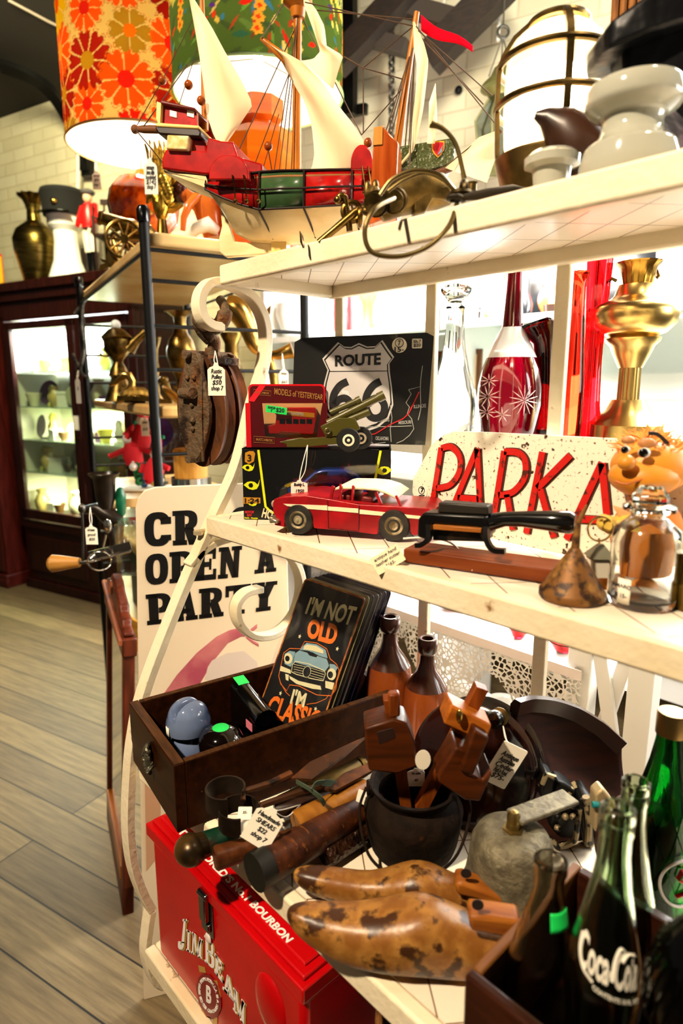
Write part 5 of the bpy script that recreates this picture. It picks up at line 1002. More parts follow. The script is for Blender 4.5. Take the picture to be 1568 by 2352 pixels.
# blue van in the box
vn = thing('toy_van', 'metallic blue model panel van with red flame decals inside the window box', 'toy car', V((Mx.Translation(cb0) @ Mx.Rotation(CBR, 4, 'Z')) @ V((0, .025, f_))), CBR); pl = Pl(vn.location, CBR)
NAVY = mat('van_blue', '2450d8', .25, .1, coat=.8); TYRE = mat('toy_tyre', '0a0a0a', .6); 
body = [(646, 1138), (646, 1128), (652, 1120), (668, 1112), (694, 1108), (720, 1085), (742, 1078), (790, 1078), (816, 1085), (832, 1104), (842, 1125), (845, 1150), (800, 1158), (650, 1152)]
G().slab([(p.x, max(.006, p.z)) for p in (q(*b) for b in body)], 0, .055).build('body', NAVY, vn, bevel=.004, bn=3)
G().slab([(p.x, p.z) for p in (q(*b) for b in ((706, 1106), (724, 1088), (752, 1083), (750, 1102)))], -.0008, .056).build('window', mat('dark_glass', '0a0c10', .08), vn)
G().bar([q(748, 1106, -.0006), q(748, 1148, -.0006)], .001, .0008, (0, 1, 0)).bar([q(702, 1107, -.0006), q(760, 1103, -.0006)], .001, .001, (0, 1, 0)).build('panel_gap', mat('print_black'), vn)
g = G()
for k, (x, y, l) in enumerate(((700, 1116, 55), (698, 1124, 48), (702, 1132, 70), (706, 1140, 50), (712, 1147, 72))): g.slab([(p.x, p.z) for p in (q(x, y), q(x + l * .5, y - 5), q(x + l, y - 3), q(x + l * .55, y + 2), q(x + l * .7, y + 6), q(x + 4, y + 5))], -.001, -.0001)
g.build('flame_decal', mat('flame_red', 'c43a1c', .3), vn)
g = G(); tq(g, 'PANEL CRUISER', ((699, 1108), (726, 1107), (726, 1111), (699, 1112)), lambda x, y: q(x, y, -.0006), fat=.02); g.build('lettering', WHITEG, vn)
G().slab([(p.x, p.z) for p in (q(640, 1142), q(644, 1122), q(660, 1116), q(662, 1142))], -.002, .057).build('bumper', mat('grey_plastic', '3a3a3e', .4), vn, bevel=.002)
G().slab([(p.x, p.z) for p in (q(652, 1116), q(668, 1110), q(676, 1112), q(660, 1120))], -.001, .02).build('headlamp', mat('lamp_yellow', 'd8c02a', .2), vn)
for x in (664, 800):
    c = q(x, 1140); w = G().cyl((c.x, -.003, .0165), (c.x, .01, .0165), .016, n=24).build('wheel', TYRE, vn); g = G().cyl((c.x, -.0036, .0165), (c.x, -.002, .0165), .003)
    for k in range(5): a = k * 1.2566; g.bar([(c.x, -.0034, .0165), (c.x + .010 * math.cos(a), -.0034, .0165 + .010 * math.sin(a))], .001, .0035, (0, 1, 0))
    g.ring((c.x, -.0034, .0165), .011, .001, 20, 5, axis='y').build('hub', CHR, w)
# ---- red and maroon box with the bus, on the car box
bb0 = onz(566, 1027, ZBX) if False else V((Mx.Translation(cb0) @ Mx.Rotation(CBR, 4, 'Z')) @ V((.001, .012, BH)))
bbx = thing('bus_box', 'maroon window box with card header holding a red model bus, stacked on the flame box', 'box', bb0, RZ + .02); pl = Pl(bb0, RZ + .02)
MAR = mat('maroon_card', '4a0a0e', .3); REDC = mat('red_card', 'c4141c', .25); GOLDL = mat('gold_line', 'a07038', .4)
x0, x1 = q(565, 980).x, q(752, 980).x; h1 = q(600, 926).z; hh = q(600, 882).z; bd = .036; wl_, wr_ = q(603, 980).x, q(735, 960).x
g = G().bx(x0, x1, 0, bd, 0, .0015).bx(x0, x0 + .0015, 0, bd, .0015, h1).bx(x1 - .0015, x1, 0, bd, .0015, h1)
g.slab([(x0 + .0015, .0015), (x1 - .0015, .0015), (x1 - .0015, .016), (wl_ + .004, .016), (wl_, h1), (x0 + .0015, h1)], 0, .0015).slab([(wr_ - .006, .016), (x1 - .0015, .016), (x1 - .0015, h1), (wr_ + .004, h1)], 0, .0015)
g.build('carton', MAR, bbx)
G().slab(rrect(x0 + .001, x1 - .004, .0016, hh, .008), bd - .0014, bd).build('red_header', REDC, bbx)
G().slab(rrect(x0 + .004, x1 - .007, h1 - .006, hh - .003, .006), bd - .0022, bd - .0014).build('header_panel', MAR, bbx)
G().bx(x0 + .0016, x1 - .0016, .016, bd - .0024, .0016, .0026).bx(x0 + .002, x1 - .002, bd - .004, bd - .003, .002, h1 - .001).build('cream_inlay', mat('box_cream', 'd8b078', .6), bbx)
G().bx(wl_ - .003, wr_ + .003, .0018, .0022, .014, h1).build('film_window', FILM, bbx)
G().bx(x0 - .0004, x0 + .008, -.0005, -.0001, 0, h1).build('red_edge', REDC, bbx)
mp = lambda x, y: q(x, y, bd - .0024); g = G(); tq(g, 'MODELS of YESTERYEAR', ((630, 891), (742, 906), (741, 919), (630, 906)), mp, fat=.012); tq(g, 'MATCHBOX', ((586, 898), (618, 901), (618, 906), (586, 903)), mp, fat=.02)
g.bar([q(582, 894, bd - .0024), q(622, 898, bd - .0024), q(622, 909, bd - .0024), q(582, 906, bd - .0024)], .0004, .0006, (0, 1, 0), closed=True)
mp2 = lambda x, y: q(x, y, -.0006); tq(g, 'MATCHBOX', ((588, 1006), (626, 1009), (626, 1015), (588, 1012)), mp2, fat=.02); g.bar([q(583, 1002, -.0006), q(630, 1005, -.0006), q(630, 1018, -.0006), q(583, 1016, -.0006)], .0004, .0006, (0, 1, 0), closed=True)
g.build('lettering', GOLDL, bbx)
G().slab([(p.x, p.z) for p in (q(570, 921, bd), q(596, 884, bd), q(610, 886, bd), q(584, 923, bd))], bd - .003, bd - .0023).build('red_flash', mat('bright_red', 'e0202a', .3), bbx)
G().slab([(p.x, p.z) for p in (q(611, 930), q(659, 937), q(658, 953), q(610, 946))], -.0008, .0014).build('green_sticker', NEON, bbx)
g = G(); tq(g, 'SHOP\n7', ((615, 932), (632, 935), (632, 947), (614, 944)), lambda x, y: q(x, y, -.001), fat=.01); tq(g, '$20', ((634, 936), (653, 938), (652, 949), (633, 947)), lambda x, y: q(x, y, -.001), fat=.01); g.build('sticker_writing', INK, bbx)
bs = thing('toy_bus', 'small red model bus with yellow advert panel inside the maroon box', 'toy bus', V((Mx.Translation(bb0) @ Mx.Rotation(RZ + .02, 4, 'Z')) @ V((0, .010, .0027))), RZ + .02); pl = Pl(bs.location, RZ + .02)
BR_ = mat('bus_red', 'c41410', .25)
G().slab([(p.x, p.z) for p in (q(*b) for b in ((609, 996), (610, 980), (632, 974), (634, 958), (634, 936), (724, 936), (728, 952), (720, 998)))], 0, .02).build('body', BR_, bs, bevel=.001)
g = G()
for k in range(5): a = 642 + k * 15.5; g.slab([(p.x, p.z) for p in (q(a, 962), q(a + 12.5, 963), q(a + 12.5, 974), q(a, 973))], -.0004, .0003)
g.build('windows', mat('dark_glass'), bs)
G().slab([(p.x, p.z) for p in (q(632, 941), q(722, 949), q(722, 959), q(632, 952))], -.0009, .0).build('yellow_panel', mat('bus_yellow', 'e8a81a', .4), bs)
g = G(); tq(g, 'SCHWEPPES', ((662, 945), (697, 948), (697, 955), (662, 952)), lambda x, y: q(x, y, -.0011), fat=.03); g.build('panel_lettering', WHITEG, bs)
for x in (619, 700): c = q(x, 997); w = G().cyl((c.x, -.001, .006), (c.x, .005, .006), .0058, n=18).build('wheel', TYRE, bs); G().cyl((c.x, -.0016, .006), (c.x, .0, .006), .0036, n=14).build('hub', BR_, w)
g = G()
for k in range(3): g.bar([q(640, 991 + k * 3, -.001), q(690, 994 + k * 3, -.001)], .0006, .0005, (0, 1, 0))
g.build('step_rail', GOLDL, bs)
# ---- toy field gun
gn0 = onz(812, 1036, ZBX); gun = thing('toy_field_gun', 'olive green plastic toy field gun with cream wheels on top of the flame box', 'toy', gn0, RZ); pl = Pl(gn0, RZ)
OLV = mat('olive_plastic', '4a4414', .35)
def tb(a, b, r, y=.0, r1=None): return G().cyl(q(*a, y), q(*b, y), r, r1, 16)
G().cyl(q(752, 972, .012), q(880, 908, .012), .0062, n=18).cyl(q(868, 914, .012), q(882, 907, .012), .0078, n=18).cyl(q(758, 948, .012), q(826, 918, .012), .0048, n=14).cyl(q(750, 985, .012), q(848, 945, .012), .006, n=14).cyl(q(818, 922, .012), q(828, 917, .012), .0062, n=14).build('barrel', OLV, gun)
G().slab([(p.x, p.z) for p in (q(*b) for b in ((735, 980), (775, 960), (815, 960), (828, 985), (800, 1000), (762, 1003), (748, 1004)))], .002, .022).build('cradle', OLV, gun, bevel=.001)
G().slab([(p.x, max(.001, p.z)) for p in (q(*b) for b in ((655, 1012), (658, 1028), (700, 1028), (780, 1020), (775, 1002), (700, 1008), (690, 1006)))], .004, .014).slab([(p.x, max(.001, p.z)) for p in (q(*b) for b in ((640, 1016), (658, 1012), (658, 1022)))], .006, .010).build('trail', OLV, gun, bevel=.001)
c = q(752, 990, 0); G().ring((c.x, -.001, c.z), .0042, .0012, 18, 6, axis='y').cyl((c.x - .004, -.001, c.z), (c.x + .004, -.001, c.z), .0006).cyl((c.x, -.001, c.z - .004), (c.x, -.001, c.z + .004), .0006).build('elevation_wheel', OLV, gun)
for (x, y), yl in (((800, 1012), -.012), ((828, 1008), .026)):
    c = q(x, y, yl); r_ = .0185; w = G().lathe([(r_ * .6, -.005), (r_ * .95, -.005), (r_, -.003), (r_, .003), (r_ * .95, .005), (r_ * .6, .005)], 40, TR(c.x, yl, r_, rx=90), mod=lambda a, z: 1 + .025 * (math.sin(a * 26) > 0)).build('wheel', TYRE, gun)
    G().lathe([(0, -.004), (r_ * .25, -.003), (r_ * .62, .0), (r_ * .62, .004), (r_ * .45, .0055), (r_ * .2, .0045), (0, .006)], 24, TR(c.x, yl, r_, rx=90)).build('hub', mat('hub_cream', 'efe2c4', .4), w)
price_tag('white tag on string hung from the toy field gun over the red car', ond(687, 1122, .985), RZ, .026, .026, ['Buddy L.', '1950'], to=ond(706, 1022, .985), size=.42)
# ---- Route 66 tin sign
r0 = onz(668, 1022, ZBX + .001); r0 = V((Mx.Translation(cb0) @ Mx.Rotation(CBR, 4, 'Z')) @ V((.088, .07, BH + .001))); RR = RZ - .12; rs = thing('route_sign', 'black tin sign with a white Route 66 shield and map, leaning behind the toys', 'sign', r0, RR); pl = Pl(r0, RR)
corn = [(676, 786), (694, 776), (980, 764), (996, 772), (994, 800), (976, 1028), (968, 1038), (690, 1016), (668, 1006), (669, 990)]
G().slab([(p.x, max(.0005, p.z)) for p in (q(*b) for b in corn)], 0, .0015).build('tin_plate', mat('sign_charcoal', '1b1b1c', .3, c2='262624', ns=8), rs)
SW = mat('sign_white', 'e2dee0', .4)
def outl(P_): return [(p.x, p.z) for p in (q(*b) for b in P_)]
SHLD = [(740, 824), (757, 806), (776, 786), (790, 796), (806, 797), (824, 788), (843, 796), (862, 795), (878, 781), (892, 802), (905, 820), (894, 835), (895, 855), (900, 890), (903, 930), (892, 962), (868, 982), (830, 995), (800, 990), (770, 972), (748, 950), (740, 910), (744, 880), (752, 850)]
def inset(P_, f): cx = sum(p[0] for p in P_) / len(P_); cy = sum(p[1] for p in P_) / len(P_); return [(cx + (x - cx) * f, cy + (y - cy) * f) for x, y in P_]
g = G().slab(outl(SHLD), -.0006, 0); g.k = 1; g.slab(outl(inset(SHLD, .955)), -.0010, -.0004); g.k = 0; g.slab(outl(inset(SHLD, .915)), -.0014, -.0008); g.k = 1; g.bar([q(755, 853, -.0015), q(889, 852, -.0015)], .0006, .0012, (0, 1, 0)).build('shield', [SW, mat('sign_charcoal')], rs)
mp = lambda x, y: q(x, y, -.0015); g = G(); tq(g, 'ROUTE', ((769, 816), (875, 810), (874, 838), (769, 842)), mp, fat=.035)
for xx in (752, 828):
    g.bar(catmull([q(xx + 46, 876, -.0017), q(xx + 28, 886, -.0017), q(xx + 14, 908, -.0017), q(xx + 12, 934, -.0017), q(xx + 22, 956, -.0017), q(xx + 38, 960, -.0017), q(xx + 52, 950, -.0017), q(xx + 54, 930, -.0017), q(xx + 42, 915, -.0017), q(xx + 26, 918, -.0017), q(xx + 16, 930, -.0017)], 4), .0006, .0125, (0, 1, 0))
g.build('lettering', mat('sign_black2', '2a2a2c', .4), rs)
g = G()
for P_ in ([(896, 930), (900, 960), (896, 985), (898, 1015)], [(938, 895), (944, 905), (932, 925), (940, 935), (935, 950), (945, 962), (950, 985), (940, 1000), (925, 1012), (910, 1018)], [(938, 895), (965, 888), (966, 940), (960, 965)], [(820, 982), (860, 980), (896, 980), (945, 978)], [(845, 1010), (858, 1020), (870, 1018), (885, 1016)], [(965, 890), (966, 870), (970, 840)]): g.bar([q(*p, -.0008) for p in P_], .0006, .0012, (0, 1, 0))
for s, Q in (('ILLINOIS', ((950, 930), (978, 927), (978, 936), (950, 938))), ('MISSOURI', ((915, 967), (944, 965), (944, 973), (915, 975))), ('KANSAS', ((870, 962), (894, 960), (894, 968), (870, 970))), ('OKLAHOMA', ((862, 1002), (893, 1003), (892, 1012), (862, 1011)))): tq(g, s, Q, lambda x, y: q(x, y, -.0008), fat=.02)
g.build('map_lines', mat('map_grey', 'b8b8b4', .5), rs)
G().bar([q(*p, -.0012) for p in ((838, 1001), (862, 996), (880, 985), (896, 975), (925, 962), (938, 950), (948, 930), (962, 900))], .0006, .002, (0, 1, 0)).build('red_route', mat('route_red', 'c0282a', .4), rs)
c = q(917, 793); g = G().slab(circ(c.x, c.z, .0125, 24), -.0012, -.0002); a, b = q(946, 778), q(969, 800); g.slab(rrect(a.x, b.x, b.z, a.z, .002), -.0012, -.0002); g.build('price_stickers', PAPER, rs)
g = G(); tq(g, '7', ((914, 782), (920, 782), (920, 794), (914, 794)), lambda x, y: q(x, y, -.0016), fat=.02); tq(g, '15-', ((906, 797), (928, 796), (927, 808), (906, 809)), lambda x, y: q(x, y, -.0016), fat=.015); tq(g, 'Sh.7\n$20', ((949, 781), (967, 780), (967, 797), (949, 798)), lambda x, y: q(x, y, -.0016), fat=.005); c = q(917, 788); g.ring((c.x, -.0014, c.z), .0068, .0006, 22, 5, axis='y').build('sticker_writing', INK, rs)
g = G()
def wrap(u, w): a = q(664 + 336 * u, 770 - 8 * u + (258 + 18 * u) * (1 - w)); return V((a.x, -.004 - .003 * math.sin(u * 17 + w * 9) * math.sin(w * 13 + u * 4), max(.0008, a.z)))
g.sheet(wrap, 30, 24).build('clear_wrap', clear('clear_wrap', 'f4f4f2', .06, .03), rs, smooth=80)
# ---- the red tin car
w0 = mid(690, 1228); w1 = mid(905, 1243); CR = math.atan2((w1 - w0).y, (w1 - w0).x); car = thing('toy_car', 'red tin toy car with cream roof and stripe at the middle shelf front', 'toy car', w0, CR); pl = Pl(w0, CR); CW = .10
TR_ = mat('tin_red', 'b3141c', .35, .2, c2='8c1016', ns=20, c3='4a1410', ns3=50, lo3=.66, hi3=.72); TC = mat('tin_cream', 'efe0ba', .4, c2='cdb98c', ns=30, lo=.6, hi=.75)
def arch(cx, cy, rx, ry): return [(cx - rx * math.cos(t), cy - ry * math.sin(t)) for t in np.linspace(0, math.pi, 12)]
prof = [(630, 1206), (634, 1190), (627, 1176), (626, 1156), (630, 1146), (650, 1141), (700, 1138), (757, 1147), (825, 1159), (905, 1163), (985, 1168), (996, 1176), (985, 1185), (978, 1228), (950, 1230)] + arch(905, 1226, 38, 42)[::-1] + [(862, 1228), (820, 1222), (727, 1214)] + arch(686, 1212, 34, 40)[::-1] + [(650, 1210)]
G().slab(outl(prof), 0, CW).build('body', TR_, car, bevel=.003, bn=2)
G().slab(outl([(764, 1128), (768, 1121), (781, 1118), (830, 1119), (862, 1122), (890, 1131), (913, 1146), (905, 1147), (886, 1137), (862, 1129), (830, 1126), (781, 1125)]), .004, CW - .004).build('roof', TC, car, bevel=.0025)
for yl in (.003, CW - .007):
    g = G()
    for a, b, w in (((765, 1116), (759, 1148), .004), ((782, 1112), (782, 1150), .003), ((811, 1115), (809, 1156), .003), ((863, 1130), (876, 1160), .004), ((909, 1138), (920, 1162), .003)): g.bar([q(*a, yl), q(*b, yl)], .004, w, (0, 1, 0))
    g.bar([q(757, 1147, yl), q(880, 1160, yl)], .004, .003, (0, 1, 0)); g.build('window_pillars', TR_, car)
G().slab(outl([(770, 1150), (772, 1138), (800, 1140), (800, 1156)]), .012, CW - .012).slab(outl([(822, 1158), (826, 1142), (850, 1146), (852, 1160)]), .012, CW - .012).build('seats', mat('tin_seat', '6a0f12', .5), car, bevel=.003)
g = G().slab(outl([(651, 1157), (752, 1161), (752, 1172), (700, 1168), (660, 1162)]), -.0012, -.0002).slab(outl([(753, 1163), (823, 1168), (823, 1178), (753, 1172)]), -.0012, -.0002).slab(outl([(826, 1170), (965, 1185), (966, 1192), (826, 1180)]), -.0012, -.0002); g.build('side_stripe', TC, car)
g = G().bar([q(752, 1150, -.0006), q(754, 1212, -.0006)], .0012, .0008, (0, 1, 0)).bar([q(825, 1160, -.0006), q(823, 1218, -.0006)], .0012, .0008, (0, 1, 0)).bar([q(754, 1213, -.0006), q(823, 1221, -.0006)], .0012, .0008, (0, 1, 0)); g.build('door_gap', mat('tin_dark', '4a0a0c', .5), car)
for y_ in (.012, CW - .012): G().ball(tuple(q(630, 1157, y_)), (.005, .006, .006), 12).build('headlamp', mat('lamp_silver', 'd8c0a8', .2, .5), car)
G().bar([q(625, 1192, -.002), q(640, 1199, -.004)], .012, .006, (0, 1, 0)).slab(outl([(618, 1186), (632, 1188), (634, 1200), (620, 1202)]), -.003, CW + .003).build('bumper', mat('dull_silver', 'a89c84', .35, .7), car, bevel=.002)
g = G()
HUBM = mat('hub_tin', 'c8b894', .3, .5, c2='6a5a3c', ns=60)
for (x, y), yl in (((686, 1203), -.004), ((905, 1212), -.004), ((686, 1203), CW - .012), ((905, 1212), CW - .012)):
    c = q(x, y, 0); r_ = .0235; w = G().lathe([(r_ * .6, 0), (r_ * .92, 0), (r_, .004), (r_, .012), (r_ * .92, .016), (r_ * .6, .016)], 40, TR(c.x, yl + .016, r_, rx=90)).build('wheel', mat('toy_tyre_worn', '100f0d', .55, c2='2a2620', ns=60), car)
    G().lathe([(r_ * .66, .010), (r_ * .64, .016), (r_ * .5, .0172), (r_ * .32, .0155), (r_ * .26, .018), (r_ * .1, .0185), (r_ * .08, .020), (0, .020)], 30, TR(c.x, yl + .0165, r_, rx=90)).build('hub_cap', HUBM, w)
# ---- PARK A sign
ps = V((-.70, .775, ZM)); psn = thing('park_sign', 'rust-spotted white metal sign with raised red letters PARK A leaning on the back posts', 'sign', ps, 0); psn.rotation_euler = (0, 0, 0); pl = Pl(ps, 0)
WP = mat('chipped_white', 'efe6d0', .35, c2='3a2412', ns=60, lo=.635, hi=.665, c3='6b3c16', ns3=220, lo3=.61, hi3=.66)
so = [(948, 1100), (990, 1022), (1018, 998), (1045, 990), (1130, 993), (1430, 1008), (1560, 1015), (1600, 1300), (1500, 1300), (1290, 1276), (1130, 1238), (990, 1200), (958, 1165), (946, 1130)]
G().slab([(p.x, max(.0005, p.z)) for p in (q(*b) for b in so)], 0, .004).build('plate', WP, psn, bevel=.001)
def z5(P_): return [(960 + a / 2.579, 600 + b / 2.579) for a, b in P_]
LET = [[(138, 1105), (115, 1260), (88, 1425)], [(140, 1108), (200, 1100), (248, 1160), (245, 1250), (190, 1325), (112, 1345)], [(352, 1110), (215, 1440)], [(352, 1110), (368, 1445)], [(238, 1400), (362, 1410)], [(512, 1125), (450, 1510)], [(512, 1128), (595, 1135), (638, 1195), (628, 1290), (560, 1368), (478, 1385)], [(528, 1380), (562, 1590)], [(738, 1130), (642, 1610)], [(902, 1150), (708, 1345)], [(725, 1350), (805, 1635)], [(1090, 1195), (880, 1645)], [(1090, 1195), (1120, 1500)], [(940, 1525), (1115, 1535)]]
RR_ = mat('raised_red', 'c0180f', .45, c2='4a1a0c', ns=90, lo=.58, hi=.66); RE = mat('rust_edge', '3a2010', .7)
g = G(); ge = G()
for P_ in LET:
    P2 = [q(*p, -.001) for p in z5(P_)]; P2 = catmull(P2, 4) if len(P2) > 3 else P2
    g.bar(P2, .004, .0092, (0, 1, 0)); ge.bar([p + V((.0014, .0012, -.0002)) for p in P2], .0022, .0118, (0, 1, 0))
g.build('letters', RR_, psn); ge.build('rusty_letter_edges', RE, psn)
c = q(969, 1130); G().slab(circ(c.x, c.z, .011, 24), -.0012, -.0002).build('price_sticker', PAPER, psn); g = G(); tq(g, '7', ((966, 1120), (973, 1120), (973, 1131), (966, 1131)), lambda x, y: q(x, y, -.0016), fat=.02); tq(g, '75-', ((962, 1137), (980, 1136), (980, 1146), (962, 1147)), lambda x, y: q(x, y, -.0016), fat=.02); c = q(969, 1126); g.ring((c.x, -.0014, c.z), .006, .0006, 20, 5, axis='y').build('sticker_writing', INK, psn)
# ---- hand tool on a board
b0 = mid(925, 1292); b1 = mid(1275, 1345); BRR = math.atan2((b1 - b0).y, (b1 - b0).x); wbd = thing('wood_strip', 'reddish brown wooden board lying under the black handled cutter', 'board', b0, BRR); bl = (b1 - b0).length; pl = Pl(b0, BRR)
G().bx(0, bl, 0, .05, .0005, .018).build('board', wood('cedar_board', '7a3a14', '5a240a', .4, 8, 'x'), wbd, bevel=.002)
ct = thing('hand_cutter', 'black iron cutter with wooden jaws and long turned black handle on the brown board', 'tool', b0 + UP * .018, BRR); pl = Pl(ct.location, BRR)
BI = mat('worn_black_iron', '100e0c', .35, .5, c2='3a2c1c', ns=30, lo=.6, hi=.75)
G().slab(outl([(950, 1236), (953, 1196), (965, 1180), (1110, 1188), (1118, 1235), (1100, 1246), (1090, 1215), (985, 1205), (975, 1245)]), .008, .04).build('frame', BI, ct, bevel=.003)
G().slab(outl([(996, 1182), (998, 1157), (1112, 1166), (1114, 1188)]), .012, .034).build('blade_block', mat('block_iron', '2a241c', .5, .3), ct, bevel=.002)
G().slab(outl([(990, 1207), (1102, 1215), (1102, 1226), (990, 1218)]), .004, .04).build('wood_jaw', wood('jaw_wood', 'a8682a', '8a4c1a', .4, 8, 'x'), ct, bevel=.001)
G().slab(outl([(984, 1218), (1108, 1228), (1108, 1250), (984, 1246)]), .012, .042).build('lower_plate', BI, ct, bevel=.002)
G().bar(catmull([q(985, 1205, .0), q(985, 1235, -.004), q(970, 1250, -.006), q(955, 1252, -.006)], 5), .008, .006, (0, 1, 0)).build('curved_arm', BI, ct); G().bar(catmull([q(1116, 1210, .0), q(1118, 1240, -.004), q(1132, 1262, -.006), q(1160, 1266, -.006)], 5), .008, .006, (0, 1, 0)).build('curved_arm', BI, ct)
G().tube([q(1112, 1205, .022), q(1140, 1196, .022), q(1160, 1192, .022), q(1200, 1192, .022), q(1260, 1196, .022), q(1310, 1200, .022), q(1322, 1201, .022)], [.010, .010, .009, .0095, .012, .0135, .010], 20).build('handle', mat('black_lacquer', '0a0908', .15, coat=.5), ct)
tg = onz(892, 1288, ZM + .001); tgp = thing('price_tag', 'cream handwritten card tag hanging over the front edge of the middle shelf', 'tag', ond(890, 1285, .80), RZ); tgp.rotation_euler = (-.5, -.55, RZ)
G().slab(rrect(-.020, .020, -.012, .012, .001, 2), -.0005, .0005).build('card', mat('buff_tag', 'ead9b4', .8), tgp); g = G()
for i, s in enumerate(('antique hand', 'leather cutter', '$165-')): g.text(s, .0062, TR(0, -.0009, .007 - i * .007), .005, .0002, shear=.3)
g.build('lettering', INK, tgp)
tag(G().tube(catmull([mid(925, 1270) + UP * .02, mid(985, 1270) + UP * .021, mid(1040, 1285) + UP * .02, mid(1085, 1316) + UP * .003], 8), .0014, 6).build('loose_string', STRING), 'pale twine trailing over the brown board from the cutter', 'string')
# ---- funnel, jar, doll, cylinder
FU = mat('rusty_tin', '7a5020', .55, .3, c2='2a160a', ns=75, lo=.48, hi=.6, c3='a87a3a', ns3=50, lo3=.55, hi3=.7)
p0 = mid(1312, 1372); pl = Pl(p0, RZ); zz = lambda y: pl.q(1312, y)[1]; rr = lambda w: abs(pl.q(1312 + w, 1300)[0])
fn = thing('tin_funnel', 'rusty brown tin funnel standing upside down near the shelf front', 'funnel', p0, RZ)
G().lathe([(rr(76), 0), (rr(79), .002), (rr(79), .008), (rr(76), .010), (rr(18), zz(1262)), (rr(15), zz(1258))], 40).build('cone', FU, fn); G().tube([(0, 0, zz(1262)), (rr(8), 0, zz(1200)), (rr(24), 0, zz(1160))], [rr(15), rr(12), rr(8)], 16).build('spout', FU, fn)
p0 = mid(1470, 1385); pl = Pl(p0, RZ); zz = lambda y: pl.q(1470, y)[1]; rr = lambda w: abs(pl.q(1470 + w, 1300)[0])
js = thing('stoppered_jar', 'clear glass apothecary jar with faceted glass stopper, right end of the middle shelf', 'jar', p0, RZ)
JG = glass('jar_glass', 'eef2ec', .0, 1.42)
ou = [(rr(76), 0), (rr(80), .003), (rr(82), .01), (rr(82), zz(1240)), (rr(78), zz(1215)), (rr(55), zz(1195)), (rr(46), zz(1185)), (rr(46), zz(1180)), (rr(64), zz(1172)), (rr(64), zz(1162)), (rr(50), zz(1155))]
G().lathe(ou + [(rr(44), zz(1158)), (rr(40), zz(1185)), (rr(72), zz(1212)), (rr(76), zz(1240)), (rr(76), .010), (rr(60), .006), (0, .007)], 48, cap=False).build('body', JG, js)
G().lathe([(0, zz(1185)), (rr(36), zz(1184)), (rr(42), zz(1158)), (rr(48), zz(1154)), (rr(48), zz(1140)), (rr(30), zz(1114)), (0, zz(1112))], 12).build('stopper', JG, js, smooth=0)
G().lathe([(rr(82.5), .008), (rr(82.5), .030)], 8, TR(rz=0), cap=False) 
g = G().sheet(lambda u, w: (rr(83) * math.cos(-2.75 + .42 * u), rr(83) * math.sin(-2.75 + .42 * u), .006 + .026 * w), 8, 2); lb = g.build('price_label', PAPER, js, solid=.0003)
G().text('AMARO', .006, TR(-rr(73), -rr(44) - .001, .024, rz=-58), .01).text('$ 15-', .006, TR(-rr(73), -rr(44) - .001, .014, rz=-58), .01).build('label_writing', INK, js)
p0 = mid(1580, 1395); pl = Pl(p0, RZ); o = thing('brass_cylinder', 'dull brass cylinder with thicker foot cut off by the photo edge', 'canister', p0, RZ)
zz = lambda y: pl.q(1580, y)[1]; rr = lambda w: abs(pl.q(1580 + w, 1300)[0]); G().lathe([(rr(48), 0), (rr(50), .003), (rr(50), .024), (rr(42), .027), (rr(40), zz(1270)), (0, zz(1270))], 36).build('tube', mat('olive_brass', '7a6024', .35, .9, c2='5a4416', ns=10), o)
# gnome-like doll
d0 = V(ony(1490, 1300, .755)); d0.z = ZM; DR = RZ - .35; dl = thing('rubber_doll', 'orange rubber doll with round head, big nose and fuzzy hair, holding a small lantern', 'doll', d0, DR); pl = Pl(d0, RZ); RRm = Mx.Rotation(RZ - DR, 3, 'Z')
def w2(x, y, yl=0): return RRm @ pl.q3(x, y, yl)
SKIN = mat('rubber_skin', 'd48a26', .45, c2='cc7a1a', ns=4)
hc = w2(1492, 1072); hr = (w2(1580, 1072) - hc).length
g = G().ball(tuple(hc), (hr * .97, hr * .9, hr * .72), 28).ball(tuple(w2(1478, 1095, -.012)), (hr * .86, hr * .8, hr * .52), 24).ball(tuple(w2(1438, 1062, -hr * .86)), (hr * .22, hr * .22, hr * .19), 18).ball(tuple(w2(1548, 1060, -.02)), (hr * .14, hr * .22, hr * .22), 14).tube([w2(1484, 1135), w2(1486, 1160)], [.02, .022], 14)
hd_ = g.build('head', SKIN, dl, smooth=80)
for x, y, r_, yl in ((1479, 1040, .115, -hr * .88), (1436, 1033, .09, -hr * .78)):
    c = w2(x, y, yl); e = G().ball(tuple(c), (hr * r_ * 1.25, hr * .09, hr * r_ * 1.15), 16).build('eye', WHITEG, hd_); G().ball(tuple(w2(x - 2, y, yl - hr * .06)), (hr * r_, hr * .06, hr * r_), 14).build('pupil', BLACKG, e)
    G().ball(tuple(w2(x + 6, y - 22, yl + hr * .06)), (hr * r_ * 1.9, hr * .1, hr * r_ * 1.1), 14).build('eyelid', mat('eyelid_tan', 'b87a44', .5), hd_)
G().bar(catmull([w2(1490, 995, -hr * .6), w2(1510, 998, -hr * .6), w2(1532, 1018, -hr * .5)], 5), .004, .004, (0, 1, 0)).build('eyebrow', mat('brow_black', '1a120c', .7), hd_)
G().ball(tuple(w2(1486, 1090, -hr * .86)), (hr * .12, hr * .03, hr * .1), 12).build('cheek', mat('cheek_pink', 'e0683c', .5), hd_)
G().tube(catmull([w2(1412, 1106, -hr * .70), w2(1438, 1112, -hr * .92), w2(1475, 1100, -hr * .95)], 5), .0012, 6).build('mouth', mat('mouth_line', 'b05a1c', .6), hd_)
g = G(); rs_ = random.Random(4)
